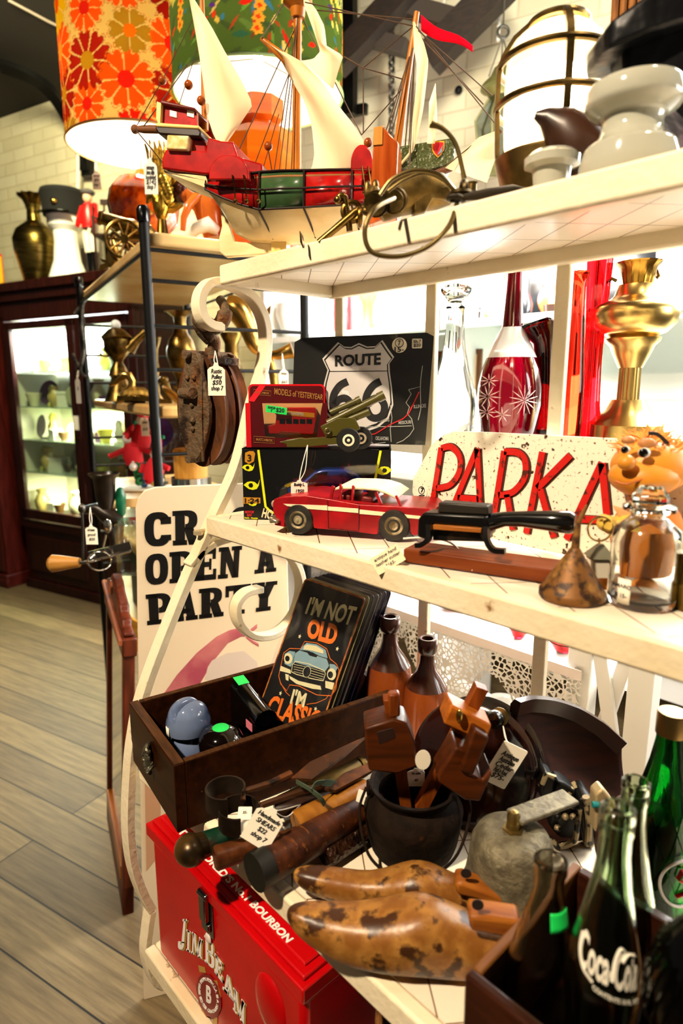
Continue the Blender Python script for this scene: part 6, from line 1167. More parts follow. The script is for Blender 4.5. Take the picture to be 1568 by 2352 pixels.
for k in range(260):
    a, b = rs_.uniform(0, 6.28), rs_.uniform(0, 1.0); p = hc + V((hr * .9 * math.cos(a) * math.sin(b), hr * .85 * math.sin(a) * math.sin(b) + .006, hr * .68 * math.cos(b))); d = V((rs_.uniform(-1, 1), rs_.uniform(-.6, .8), rs_.uniform(.1, 1))).normalized() * rs_.uniform(.012, .026); g.tube([p, p + d * .5, p + d + V((rs_.uniform(-.006, .006), 0, -.003))], [.0016, .0012, .0003], 4)
g.build('fuzzy_hair', mat('fuzzy_hair', 'e8a050', .9), hd_)
G().tube([w2(1490, 1300), w2(1488, 1230), w2(1486, 1180), w2(1485, 1150)], [.040, .042, .034, .018], 18).build('robe', mat('orange_felt', 'b86818', .9), dl)
G().slab([(p.x, p.z) for p in (w2(1404, 1155), w2(1440, 1165), w2(1520, 1165), w2(1500, 1205), w2(1430, 1200))], -.035, -.028).build('collar', mat('peach_felt', 'e2a06a', .9), dl, bevel=.002)
g = G().ball(tuple(w2(1392, 1202, -.03)), (.0105, .010, .0095), 16)
for k in range(4): g.tube([w2(1388 + k * 1, 1194 + k * 5, -.038), w2(1400, 1195 + k * 5, -.043), w2(1409, 1197 + k * 5, -.036)], [.0036, .004, .0032], 8)
g.tube([w2(1380, 1195, -.03), w2(1384, 1188, -.036), w2(1394, 1188, -.038)], [.004, .004, .003], 8).tube([w2(1398, 1205, -.026), w2(1425, 1215, -.02), w2(1455, 1190, -.01)], [.010, .014, .018], 12).build('hand_and_arm', mat('rubber_hand', 'dcb44c', .45), dl)
G().ball(tuple(w2(1405, 1335, -.03)), (.016, .022, .012)).ball(tuple(w2(1480, 1345, -.03)), (.018, .024, .012)).build('feet', SKIN, dl)
lt = thing('toy_lantern', 'tiny lantern with grey roof and cream panels hanging from the doll hand', 'lantern', d0 + V((0, 0, 0)), RZ); pl = Pl(d0, RZ)
yl = -.045
G().ring(tuple(q(1378, 1215, yl)), .0135, .0012, 24, 6, axis='y').tube([q(1375, 1236, yl), q(1376, 1252, yl)], .0012, 6).build('ring', GOLD, lt)
c = q(1377, 1270, yl); G().lathe([(.0185, 0), (.0175, .001), (.004, .014), (0, .014)], 4, TR(c.x, yl, c.z - .004, rz=45)).build('roof', mat('lantern_grey', '7a7660', .5, .4), lt, smooth=0)
G().lathe([(.0125, 0), (.0150, .020)], 4, TR(c.x, yl, c.z - .026, rz=45)).build('panels', mat('panel_cream', 'efe4cc', .6), lt, smooth=0)

# ================================================================ lower shelf
def lo(px, py, h=0.0): return onz(px, py, ZL + h)
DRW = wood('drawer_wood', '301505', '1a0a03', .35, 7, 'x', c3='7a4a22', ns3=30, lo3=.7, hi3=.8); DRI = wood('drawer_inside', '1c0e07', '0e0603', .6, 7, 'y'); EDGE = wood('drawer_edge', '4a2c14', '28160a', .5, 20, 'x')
[dull(m_, .06) for m_ in (DRW, DRI, EDGE)]
d0 = V((-.955, .407, ZL + .001)); DW_, DL_, DH_ = .218, .40, .106
dr = thing('drawer_tray', 'old dark wooden drawer used as a tray, with a braided knob, at the shelf end', 'drawer', d0, R_(-9))
fp = G().bx(0, DW_, 0, .016, 0, DH_).build('front_panel', DRW, dr, bevel=.0015); G().bx(.001, DW_ - .001, .001, .015, DH_, DH_ + .0012).build('worn_edge', EDGE, fp)
for x in (0, DW_ - .011): sp_ = G().bx(x, x + .011, .0165, DL_, 0, DH_).build('side_panel', DRW, dr, bevel=.001); G().bx(x + .0005, x + .0105, .017, DL_, DH_, DH_ + .001).build('worn_edge', EDGE, sp_)
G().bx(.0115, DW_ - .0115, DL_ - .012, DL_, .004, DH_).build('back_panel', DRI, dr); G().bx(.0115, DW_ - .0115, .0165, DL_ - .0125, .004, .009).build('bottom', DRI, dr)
k = Mx.Rotation(R_(9), 3, 'Z') @ (ony(358, 1735, .395) - d0); k.y = 0; g = G()
for j in range(9): a = j * .7; g.tube(catmull([V((k.x + .009 * math.cos(a + t), -.006 - .004 * math.sin(2 * t), k.z + .014 - j * .004 + .006 * math.sin(t + a))) for t in np.linspace(0, 3, 5)], 3), .0035, 8)
g.ball((k.x, -.006, k.z), (.010, .006, .018), 12).build('braided_knob', mat('pewter', '6e6a58', .4, .8, bump=.4, bs=200), dr)
DB = ZL + .001 + .009
def dpt(px, py, h=0): return onz(px, py, DB + h)
# insulators, press, bowl in the drawer
p0 = dpt(440, 1722); p0 = V((-.875, .50, DB)); 
def ax(px, py, p0): pl = Pl(p0, RZ); return pl
p0 = V((-.872, .470, DB)); pl = Pl(p0, RZ); cx_ = 447
zz = lambda y: pl.q(cx_, y)[1]; rr = lambda w: w * ((p0 - EYE).dot(FW)) / FPX
BLU = mat('slate_blue_glaze', '6c7c9c', .1, c2='55658a', ns=10, coat=.5)
ins = thing('blue_insulator', 'slate blue glazed ceramic insulator with a grooved top standing in the drawer', 'insulator', p0, RZ); z1 = .105
G().lathe([(rr(36), 0), (rr(50), .006), (rr(50), .030), (rr(40), .045), (rr(34), .052), (rr(48), .060), (rr(50), .075), (rr(46), .086)], 40, cap=False).build('body', BLU, ins)
g = G()
g.sheet(lambda u, w: V((rr(46) * w * math.cos(6.2832 * u), rr(46) * w * math.sin(6.2832 * u), .082 + .030 * max(0, 1 - w ** 2.4) ** .55 - .020 * math.exp(-((rr(46) * w * math.cos(6.2832 * u + .7)) / .005) ** 2) * (w < .985))), 48, 24)
g.lathe([(rr(40), .08), (rr(38), .088), (0, .089)], 32).build('grooved_cap', BLU, ins)
G().sheet(lambda u, w: (rr(51) * math.cos(-2.6 + .3 * u), rr(51) * math.sin(-2.6 + .3 * u), .058 + .018 * w), 4, 2).build('sticker', PAPER, ins, solid=.0004)
p0 = V((-.800, .487, DB)); bi = thing('black_insulator', 'glossy black round insulator with a neon green sticker in the front of the drawer', 'insulator', p0, RZ)
G().lathe([(.025, 0), (.033, .006), (.034, .03), (.028, .036), (.036, .046), (.036, .066), (.028, .080), (.012, .086), (0, .086)], 40).build('body', mat('black_brown_glaze', '0a0504', .06, coat=.6), bi); G().lathe([(.0135, .0855), (.012, .0868), (0, .0872)], 20).build('sticker', NEON, bi)
p0 = V((-.875, .585, DB)); p0 = V((-.838, .572, DB)); hp = thing('hole_punch', 'black enamelled metal punch with rounded barrel and green sticker inside the drawer', 'punch', p0, -.2); BE2 = mat('black_japan', '070707', .12, .2, coat=.4)
G().bx(-.06, .055, -.022, .022, 0, .012).slab([(-.058, .012), (-.058, .09), (-.03, .10), (.045, .088), (.05, .055), (.02, .045), (-.02, .035), (-.028, .012)], -.016, .016).build('body', BE2, hp, bevel=.003)
G().cyl((-.05, 0, .090), (.058, 0, .078), .018, n=24).cyl((.056, 0, .0785), (.060, 0, .078), .0195, n=24).build('barrel', BE2, hp); G().slab(circ(.0, .0, .011, 18), -.0006, .0006, TR(.0605, 0, .078, rz=90)).build('end_disc', BLACKG, hp)
G().bar([(-.055, 0, .1089), (-.043, 0, .1075), (-.028, 0, .1055)], .02, .0008, (0, 1, 0)).build('green_sticker', NEON, hp); G().slab([(.015, .050), (.04, .052), (.04, .066), (.015, .064)], -.0168, -.0161).build('pink_label', mat('pink_label', 'e07a8c', .6), hp)
# tin signs standing in the drawer
A_ = onx(701, 1327, -.893); B_ = onx(604, 1597, -.893); tl = math.atan2(A_.y - B_.y, A_.z - B_.z); TILT = tl
zb = DB + .002; yb = A_.y - (A_.z - zb) * math.tan(tl); TH = (A_.z - zb) / math.cos(tl); TWd = .163
SLV = clear('sleeve_film', 'f6f6f8', .08, .03)
def tin(name, lab, off, face, x0=-.893, edge=None):
    t = thing(name, lab, 'sign', V((x0, yb + off, zb)), 0, None); t.rotation_euler = (-tl, 0, 0)
    G().slab(rrect(0, TWd, 0, TH, .008), 0, .0012).build('tin_plate', [face], t)
    if edge: G().bar([V((x, -.0004, z)) for x, z in rrect(.0015, TWd - .0015, .0015, TH - .0015, .007)], .0006, .003, (0, 1, 0), closed=True).build('rim', edge, t)
    return t
CB = mat('sign_black_tin', '141416', .4, c2='1d1c1c', ns=8)
t1 = tin('classic_sign', 'black tin sign reading I am not old I am classic, in front of the stack', 0, CB, edge=mat('rusty_rim', '8a3c1c', .6, c2='c8802c', ns=60))
M1 = (Mx.Translation(t1.location) @ Mx.Rotation(-tl, 4, 'X')); M1i = M1.inverted(); nrm = M1.to_3x3() @ V((0, -1, 0))
def mp(x, y): d = ray(x, y); t = (V(t1.location) - EYE).dot(nrm) / d.dot(nrm); p = M1i @ (EYE + d * t); return V((p.x, -.0003, p.z))
def mpo(o): return lambda x, y: mp(x, y) + V((0, -o, 0))
def z6(*P_): return [(590 + a / 4.3556, 1300 + b / 4.3556) for a, b in P_]
CRM = mat('print_cream', 'e6e0b0', .45); ORG = mat('print_orange', 'f07828', .45); TEA = mat('print_blue', '86a8b4', .45); DK = mat('print_dark', '101418', .45)
g = G(); tq(g, "I'M NOT", z6((540, 305), (1010, 405), (940, 600), (480, 480)), mp, fat=.03); tq(g, "I'M", z6((370, 1225), (505, 1270), (470, 1420), (330, 1375)), mp, fat=.03)
for x, y in ((430, 705), (805, 830), (238, 1275), (588, 1430)):
    c = mp(*z6((x, y))[0]); g.slab([(c.x + (.0042 if k % 2 == 0 else .0018) * math.sin(k * .6283), c.z + (.0042 if k % 2 == 0 else .0018) * math.cos(k * .6283)) for k in range(10)], -.0009, -.0003)
g.build('cream_lettering', CRM, t1)
g = G(); tq(g, 'OLD', z6((530, 520), (825, 590), (780, 800), (490, 715)), mp, fat=.05); tq(g, 'CLASSIC', z6((150, 1285), (655, 1455), (590, 1670), (80, 1500)), mp, fat=.035); g.build('orange_lettering', ORG, t1)
def poly(g, P_, o, T=.0006): vs = [mp(*p) for p in z6(*P_)]; g.slab([(v.x, v.z) for v in vs], -.0003 - o - T, -.0003 - o); return g
g = G(); g.bar([mp(*p) + V((0, -.0004, 0)) for p in z6((440, 830), (480, 755), (600, 770), (700, 830), (735, 930), (800, 985), (825, 1050), (800, 1150), (790, 1240), (740, 1300), (600, 1290), (420, 1200), (330, 1190), (300, 1250), (240, 1180), (220, 1100), (250, 960), (270, 870), (330, 825))], .0006, .0012, (0, 1, 0), closed=True)
g.bar([mp(*p) + V((0, -.0004, 0)) for p in z6((500, 1385), (600, 1370), (690, 1330), (720, 1290))], .0006, .001, (0, 1, 0)).bar([mp(*p) + V((0, -.0004, 0)) for p in z6((330, 1300), (290, 1260), (240, 1170))], .0006, .001, (0, 1, 0)).build('orange_outline', ORG, t1)
g = G(); poly(g, [(465, 800), (500, 770), (600, 785), (690, 840), (710, 925), (640, 905), (520, 850), (430, 840)], .0002); poly(g, [(380, 880), (430, 845), (700, 930), (725, 1000), (690, 1050), (360, 960)], .0002); poly(g, [(280, 880), (330, 850), (385, 860), (370, 960), (340, 1010), (280, 980)], .0002); poly(g, [(730, 980), (780, 985), (810, 1020), (790, 1060), (735, 1040)], .0002); g.build('blue_bodywork', TEA, t1)
g = G(); poly(g, [(480, 800), (510, 788), (600, 802), (668, 845), (672, 880), (560, 850), (470, 835)], .0009)
for cx, cy, r_ in ((318, 928, 46), (752, 1085, 50)): poly(g, [(cx + r_ * .9 * math.cos(k * .4), cy + r_ * 1.2 * math.sin(k * .4)) for k in range(16)], .0009)
poly(g, [(245, 1000), (340, 1040), (345, 1080), (235, 1050)], .0009); poly(g, [(330, 1100), (420, 1150), (640, 1200), (650, 1240), (560, 1230), (400, 1180), (335, 1130)], .0009); poly(g, [(690, 1150), (780, 1170), (760, 1240), (690, 1220)], .0009); poly(g, [(290, 1080), (325, 1090), (320, 1150), (295, 1140)], .0009)
g.bar([mp(*p) + V((0, -.0012, 0)) for p in z6((360, 990), (390, 955), (520, 980), (680, 1050), (690, 1080), (670, 1150), (560, 1130), (400, 1085), (350, 1060))], .0006, .0014, (0, 1, 0), closed=True)
for k in range(4): g.bar([mp(*p) + V((0, -.0012, 0)) for p in z6((375, 985 + k * 24), (520, 1015 + k * 26), (675, 1062 + k * 25))], .0006, .0007, (0, 1, 0))
g.build('cream_drawing', CRM, t1)
g = G()
for cx, cy, r_ in ((312, 928, 24), (742, 1090, 28)): poly(g, [(cx + r_ * .9 * math.cos(k * .4), cy + r_ * 1.2 * math.sin(k * .4)) for k in range(16)], .0016)
poly(g, [(510, 870), (560, 865), (610, 895), (600, 915), (530, 895)], .0010); poly(g, [(510 + 40 * math.cos(k * .4), 1062 + 58 * math.sin(k * .4)) for k in range(16)], .0019); g.build('dark_drawing', DK, t1)
c = mp(*z6((510, 1062))[0]); G().ring((c.x, -.003, c.z), .0095, .0005, 24, 5, axis='y').build('badge_ring', CRM, t1)
def wrp(u, w): return V((-.006 + (TWd + .012) * u, -.0042 - .0016 * math.sin(u * 15 + w * 6) * math.sin(w * 11), TH * w * 1.02))
G().sheet(wrp, 20, 24).build('clear_sleeve', SLV, t1, smooth=80)
for i, (cc, lab) in enumerate((('d8c890', 'tin sign with a cream edge, second in the stack in the drawer'), ('3c3a3c', 'dark grey tin sign in a sleeve, third in the stack in the drawer'), ('8a8078', 'pale grey tin sign in a sleeve, fourth in the stack in the drawer'), ('17181c', 'black tin sign in a sleeve, fifth in the stack in the drawer'), ('4a3c5c', 'dull purple tin sign in a sleeve, sixth in the stack in the drawer'), ('141a30', 'navy blue tin sign at the very back of the stack in the drawer'))):
    t = tin('tin_sign', lab, .0105 * (i + 1), mat('tin_face_%d' % i, cc, .4), -.893 + .0012 * (i % 3)); t['group'] = 'sleeved tin signs stacked in the drawer'
    G().bx(-.003, TWd + .004, -.0022, -.0018, .001, TH + .006).bx(TWd + .001, TWd + .004, -.002, .0035, .001, TH + .004).build('clear_sleeve', SLV, t)
# ---- stoneware bottles
STW = mat('stoneware_brown', '8a4218', .2, c2='6a2c10', ns=6, coat=.5, bump=.08, bs=40); STD = mat('stoneware_dark', '3c1c12', .2, coat=.5)
def bottle_px(lab, px, D, prof, y_ref):
    p = ond(px, y_ref, D); p0 = V((p.x, p.y, ZL)); pl = Pl(p0, RZ); k_ = (p0 + UP * .12 - EYE).dot(FW) / FPX
    t = thing('stoneware_bottle', lab, 'bottle', p0, RZ); z_ = lambda y: pl.q(px, y)[1]
    sh = [(w * k_, max(0, z_(y))) for w, y in prof]
    G().lathe([(sh[0][0] * .92, 0)] + [(sh[0][0], .006)] + sh[1:5], 40, cap=False).build('lower_body', STW, t); G().lathe(sh[4:], 40, cap=False).build('neck', STD, t); return t
PB = [(56, 1700), (55, 1640), (52, 1580), (50, 1552), (47, 1535), (34, 1515), (22, 1498), (17, 1480), (16, 1462), (22, 1455), (23, 1440), (22, 1428), (20, 1425), (13, 1426), (12, 1470)]
bottle_px('brown stoneware bottle with dark neck, the nearer one right of the tin signs', 978, 1.10, [(w * 1.0, y + 40) for w, y in PB], 1600)
bottle_px('brown stoneware bottle half hidden behind the stack of tin signs', 893, 1.14, [(w * 1.02, y - 10) for w, y in PB], 1560)
# ---- cast iron pot with two marking gauges
pt0 = lo(945, 1955); pt0 = V((pt0.x, pt0.y + .02, ZL)); pl = Pl(pt0, RZ); k_ = (pt0 + UP * .06 - EYE).dot(FW) / FPX; z_ = lambda y: pl.q(945, y)[1]; pcx = pl.q(948, 1880)[0]
pot = thing('iron_pot', 'black cast iron pot with wire bail handle holding two wooden gauges', 'pot', pt0, RZ); PI = mat('pot_iron', '120b06', .8, .0, c2='1e140c', ns=50, bump=.2, bs=120, c3='3a2010', ns3=60, lo3=.66, hi3=.8)
ph = .115; dull(PI)
G().lathe([(.05, .0), (.058, .004), (.062, .02), (.066, .05), (.068, .072), (.060, .088), (.052, .096), (.055, .104), (.060, .112), (.060, ph), (.055, ph), (.048, .100), (.050, .09), (.058, .07), (.055, .02), (0, .012)], 44, TR(pcx, s=(1, 1, .84)), cap=False).build('body', PI, pot)
for s in (-1, 1): G().ring((pcx + s * .062, 0, .088), .008, .0028, 14, 6, axis='x').build('lug', PI, pot)
G().tube(catmull([(pcx - .065, 0, .088), (pcx - .075, -.03, .07), (pcx - .06, -.065, .03), (pcx - .01, -.085, .015), (pcx + .045, -.07, .035), (pcx + .072, -.03, .075), (pcx + .065, 0, .088)], 8), .002, 8).build('bail_handle', PI, pot)
GW = wood('gauge_wood', '8a4414', '5a2608', .4, 12, 'z'); GW2 = wood('gauge_dark_wood', '4e2208', '301404', .4, 12, 'x'); GWL = wood('gauge_light_wood', 'b4641c', '8a4410', .35, 12, 'x')
def gauge(lab, stem, w, heads):
    p0 = V(pt0); pl2 = Pl(p0, RZ); t = thing('marking_gauge', lab, 'gauge', p0, RZ)
    a, b = pl2.q3(*stem[0], stem[2]), pl2.q3(*stem[1], stem[3]); G().bar([a, b], w, w, (0, 1, 0)).build('stem', GW, t, bevel=.001)
    for P_, y0, y1, m, nm in heads: G().slab([(p.x, p.z) for p in (pl2.q3(*c_, (y0 + y1) / 2) for c_ in P_)], y0, y1).build(nm, m, t, bevel=.003)
    return t, pl2
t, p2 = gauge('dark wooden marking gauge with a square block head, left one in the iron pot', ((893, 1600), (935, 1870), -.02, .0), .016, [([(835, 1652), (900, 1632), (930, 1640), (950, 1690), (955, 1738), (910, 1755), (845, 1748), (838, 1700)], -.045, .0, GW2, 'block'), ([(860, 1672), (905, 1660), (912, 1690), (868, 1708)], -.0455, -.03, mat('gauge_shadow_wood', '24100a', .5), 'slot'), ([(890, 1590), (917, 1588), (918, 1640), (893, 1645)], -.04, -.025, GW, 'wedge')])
G().slab(circ(p2.q(961, 1700)[0], p2.q(961, 1700)[1], .010, 18, ry=.014), -.046, -.0455).build('price_sticker', PAPER, t)
t, p2 = gauge('wooden marking gauge with two blocks and a brass thumbscrew, right one in the iron pot', ((1105, 1575), (965, 1855), -.02, -.005), .017, [([(1030, 1602), (1122, 1648), (1108, 1690), (1012, 1645)], -.05, -.012, GWL, 'sliding_block'), ([(1040, 1695), (1072, 1708), (1075, 1755), (1100, 1770), (1120, 1745), (1120, 1760), (1095, 1818), (1060, 1815), (1000, 1775), (1000, 1760)], -.062, -.02, GW2, 'curved_block'), ([(1085, 1665), (1120, 1685), (1082, 1770), (1052, 1760)], -.068, -.045, GW2, 'wedge')])
c = p2.q3(1055, 1645, -.056); G().ball(tuple(c), (.0045, .004, .010), 14).cyl((c.x, -.05, c.z), (c.x + .004, -.045, c.z), .004).build('thumbscrew', GOLD, t)
# ---- fishing reel
rc_ = ond(1085, 1758, .92); rn = (-FH * .80 - RH * .46 + UP * .30).normalized(); rq = V((0, 0, 1)).rotation_difference(rn)
re_ = thing('fishing_reel', 'large dark glossy cedar fishing reel of two discs standing behind the iron pot', 'reel', rc_); re_.rotation_mode = 'QUATERNION'; re_.rotation_quaternion = rq
LQ = mat('dark_lacquer', '140807', .12, c2='2a0e08', ns=6, coat=.6); r_ = .094
for z0, nm in ((.0, 'front_disc'), (-.045, 'back_disc')): G().lathe([(0, z0 + .008), (r_ * .8, z0 + .008), (r_ * .95, z0 + .005), (r_, z0), (r_ * .97, z0 - .006), (0, z0 - .007)], 64).build(nm, LQ, re_)
G().lathe([(.04, -.045), (.04, 0)], 32, cap=False).build('drum', LQ, re_)
kx = rq.inverted() @ (ond(1140, 1650, .89) - rc_); G().lathe([(.006, 0), (.006, .012), (.012, .018), (.013, .03), (.009, .036), (0, .037)], 20, TR(kx.x, kx.y, .007)).build('winding_knob', BLACKG, re_)
G().lathe([(.013, 0), (.013, .002), (.004, .004)], 20, TR(kx.x, kx.y, .007)).build('brass_washer', BRASS, re_)
tag_at('cream tag reading Antique Australian Cedar Fishing Reel $75 on the dark reel', 1158, 1757, .845, 62, 108, ['Antique', 'Australian', 'Cedar', "Fish'g Reel.", '$75-'], to=(1155, 1668), tilt=.48, shape=False, size=.27)
tag_at('white round edged tag reading $45 below the marking gauge', 955, 1785, .90, 40, 46, ['in use', '45'], to=(975, 1750))
# ---- curved wooden bowl behind
bw0 = lo(1300, 1900); bw = thing('curved_wood_tray', 'long curved dark brown wooden tray with a thick rim standing behind the reel', 'tray', V(ony(1300, 1800, .795)).xy.to_3d() + UP * ZL, RZ); pl = Pl(bw.location, RZ)
TRW = wood('tray_wood', '32140a', '1c0a05', .7, 7, 'x')
top_ = [(1195, 1638), (1240, 1645), (1300, 1660), (1360, 1680), (1410, 1705), (1448, 1735)]
def tray(u, w): k = u * 5; i = min(4, int(k)); f = k - i; x = top_[i][0] * (1 - f) + top_[i + 1][0] * f; y = top_[i][1] * (1 - f) + top_[i + 1][1] * f; b = pl.q3(x, y); z = max(.002, b.z - (b.z + .0) * w); return V((b.x, .03 + .035 * math.sin(u * math.pi) - .10 * w * w, z))
G().sheet(tray, 24, 14).build('panel', TRW, bw, solid=.008, smooth=60)
G().tube([tray(u, 0) + V((0, -.004, -.004)) for u in np.linspace(0, 1, 25)], 1.0, sec=[(-.007, -.012), (.007, -.012), (.009, .0), (.004, .010), (-.007, .010)], roll=(0, 1, .0)).build('rim', mat('tray_rim', '2a130b', .35), bw)
gd = thing('brown_gourd', 'smooth dark brown rounded pottery shape beside the green bottle', 'ornament', lo(1440, 1880), RZ); pl = Pl(gd.location, RZ); gd.scale = (.8, .8, .8); gd.location = ony(1478, 1800, .74).xy.to_3d() + UP * ZL
G().lathe([(.03, 0), (.05, .02), (.062, .07), (.058, .11), (.04, .145), (.02, .155), (0, .157)], 32).build('body', mat('gourd_brown', '40200f', .35, c2='2c140a', ns=9), gd)
# ---- grey metal bell
p0 = lo(1168, 2070); pl = Pl(p0, RZ); k_ = (p0 + UP * .05 - EYE).dot(FW) / FPX; BG = mat('weathered_bronze', '5a5240', .6, .4, c2='787058', ns=60, c3='4a4232', ns3=60, lo3=.6, hi3=.7, bump=.3, bs=140)
be = thing('metal_bell', 'weathered grey metal bell with a top bolt and flat hanger arm', 'bell', p0, RZ); R0 = lambda w: w * k_
hb = pl.q(1168, 1908)[1]
G().lathe([(R0(118), 0), (R0(122), .004), (R0(118), .010), (R0(104), .03), (R0(97), hb * .55), (R0(92), hb * .82), (R0(80), hb * .95), (R0(60), hb), (R0(20), hb + .002), (0, hb + .002)], 44).build('dome', BG, be)
G().lathe([(R0(24), hb), (R0(24), hb + .004), (R0(16), hb + .005), (R0(16), hb + .012)], 6, TR()).lathe([(R0(15), hb + .010), (R0(15), hb + .020), (R0(9), hb + .026), (0, hb + .027)], 20).build('bolt', mat('brass_bolt', '8a7440', .35, .9), be)
ha = pl.q3(1180, 1878, -.0); hb_ = pl.q3(1310, 1830, .05); G().bar([ha + V((0, 0, .0)), hb_], .028, .006, (.2, 1, 0)).build('hanger_arm', BG, be, bevel=.002)
# ---- ornate black iron piece with worn gold
p0 = lo(1320, 1955); p0.y += .02; oi = thing('ornate_iron_stand', 'ornate black cast iron piece with worn gilt edges standing behind the bell', 'stand', p0, RZ); pl = Pl(p0, RZ)
def q(x, y, yl=0): return pl.q3(x, y, yl)
GI = mat('worn_gilt_iron', '0c0b0a', .4, .4, c2='b09a70', ns=55, lo=.60, hi=.64); GE = mat('gilt_edge', '8a7a5a', .5, .4, c2='0c0b0a', ns=50, lo=.5, hi=.54)
def outl3(P_): return [(p.x, max(.0005, p.z)) for p in (q(*b) for b in P_)]
G().slab(outl3([(1240, 1800), (1252, 1775), (1275, 1785), (1272, 1830), (1246, 1845)]), .0, .03).slab(outl3([(1278, 1795), (1300, 1800), (1322, 1815), (1320, 1840), (1278, 1832)]), .0, .03).slab(outl3([(1322, 1828), (1340, 1818), (1356, 1822), (1360, 1940), (1338, 1960), (1330, 1900)]), -.01, .03).slab(outl3([(1270, 1830), (1330, 1850), (1338, 1960), (1290, 1940), (1262, 1900)]), .005, .025).build('casting', GI, oi, bevel=.004)
G().tube(catmull([q(1330, 1860, -.012), q(1325, 1900, -.014), q(1318, 1930, -.012), q(1285, 1945, -.012), q(1262, 1925, -.01)], 5), .004, 8).tube(catmull([q(1345, 1830, -.014), q(1352, 1880, -.014), q(1350, 1940, -.014)], 5), .005, 8).tube([q(1244, 1800, -.004), q(1255, 1778, -.004), q(1274, 1786, -.004)], .004, 8).build('scrolled_edge', GE, oi)
g = G()
for k in range(7): g.ball(tuple(q(1280 + (k % 3) * 18, 1850 + (k // 3) * 26, .0)), .005, 8)
g.build('relief', GE, oi)
cl = thing('beige_clip', 'small beige metal clip with a teal screw beside the ornate iron piece', 'clip', lo(1400, 1900), RZ); cl.location = ony(1388, 1850, .74).xy.to_3d() + UP * ZL; pl = Pl(cl.location, RZ)
G().slab([(p.x, max(.001, p.z)) for p in (q(1358, 1900), q(1360, 1815), q(1378, 1800), q(1402, 1830), (q(1404, 1900)))], -.01, .01).build('clip', mat('beige_metal', 'a8946c', .5, .3), cl, bevel=.003); G().cyl(q(1360, 1848, -.012), q(1374, 1848, -.012), .004, n=12).build('teal_screw', mat('teal_paint', '1a7a7a', .4), cl)
# ---- shears and wooden handled tools
SI = mat('shear_iron', '4a2c16', .5, .6, c2='7a4218', ns=26, lo=.5, hi=.7, c3='1c120c', ns3=30); SB = mat('shear_bow', '3c3026', .45, .7, c2='241a12', ns=20)
shr = thing('sheep_shears', 'pair of old rusty hand shears with bow springs and blades tied with green ribbon', 'shears', lo(560, 1860, .0)); o_ = V(shr.location)
def s3(px, py, h): return lo(px, py, h) - o_
for (lx, ly), pts, tip, h in (((518, 1828), [(560, 1818), (620, 1800), (668, 1778)], [(668, 1790), (712, 1752), (820, 1702), (838, 1695), (790, 1738), (716, 1792)], .088), ((548, 1872), [(600, 1850), (680, 1822), (745, 1800)], [(745, 1812), (790, 1778), (872, 1745), (890, 1745), (850, 1775), (770, 1818)], .072)):
    c = s3(lx, ly, h - .006); g = G(); n_ = 26; ring1 = []
    for k in range(n_ + 1): a = .5 + 5.3 * k / n_; ring1.append(c + V((.026 * math.cos(a), .026 * math.sin(a), 0)))
    g.bar(ring1, .026, .0025, UP).build('bow_spring', SB, shr)
    g = G().tube([c + V((.024, .012, 0))] + [s3(*p, h) for p in pts], [.004, .0045, .005, .006], 8)
    T_ = [s3(*p, h) for p in tip]; n3 = len(T_); vs = [tuple(p + UP * .002) for p in T_] + [tuple(p - UP * .002) for p in T_]
    g.add(vs, [tuple(range(n3)), tuple(range(2 * n3 - 1, n3 - 1, -1))] + [(i, n3 + i, n3 + (i + 1) % n3, (i + 1) % n3) for i in range(n3)]).build('blade', SI, shr)
GR = mat('green_ribbon', '3c4a34', .8)
G().bar(catmull([s3(680, 1795, .092), s3(710, 1812, .094), s3(735, 1832, .084), s3(745, 1848, .070)], 5), .006, .0012, UP).bar(catmull([s3(742, 1797, .092), s3(790, 1805, .058), s3(830, 1828, .052), s3(850, 1845, .045)], 5), .009, .0012, UP).bar(catmull([s3(715, 1815, .095), s3(725, 1800, .098), s3(745, 1796, .093)], 5), .006, .0012, UP).build('ribbon', GR, shr)
price_tag('white price tag reading Shears $22 shop 7 lying over the tool handles', ond(606, 1898, .80), RZ, .040, .048, ['Handmade', 'SHEARS', '$22', 'shop 7'], tilt=.62, lean=-.45, to=lo(690, 1848, .05), size=.27)
price_tag('small white tag with writing tucked inside the lower shears loop', lo(562, 1868, .075), RZ, .018, .016, ['35-'], lean=-.9, shape=False, size=.5)
def rod(name, lab, cat, a, b, r, m, part='shaft', extra=None):
    A, B = lo(*a), lo(*b); t = thing(name, lab, cat, A.lerp(B, .5)); o = V(t.location); G().tube([A - o] + [A.lerp(B, f) - o for f in (.03, .97)] + [B - o], [r[0] * .85, r[0], r[1], r[1] * .85], 20).build(part, m, t); return t, o
t, o = rod('wooden_rod', 'thick dark worn wooden rod with a black end lying over the shelf edge', 'rod', (592, 2000, .036), (866, 1838, .036), (.0235, .021), wood('rod_wood', '4a2410', '22100a', .4, 8, 'x', c3='7a4418', ns3=24, lo3=.6, hi3=.75))
A, B = lo(590, 2001, .036), lo(866, 1838, .036); d = (B - A).normalized(); G().tube([A - o - d * .004, A - o + d * .016], .0242, 20).build('dark_end', mat('rod_end', '14130e', .5, .3), t)
price_tag('small white sticker tag with writing on the thick wooden rod', lo(842, 1836, .062), RZ, .030, .018, ['40-'], lean=-1.0, tilt=.5, shape=False, size=.5)
rod('turned_grip', 'pale golden wooden handle between the shears and the thick dark rod', 'handle', (680, 1897, .040), (845, 1815, .050), (.020, .018), wood('gold_handle', '9a6420', '7a4814', .35, 8, 'x'))
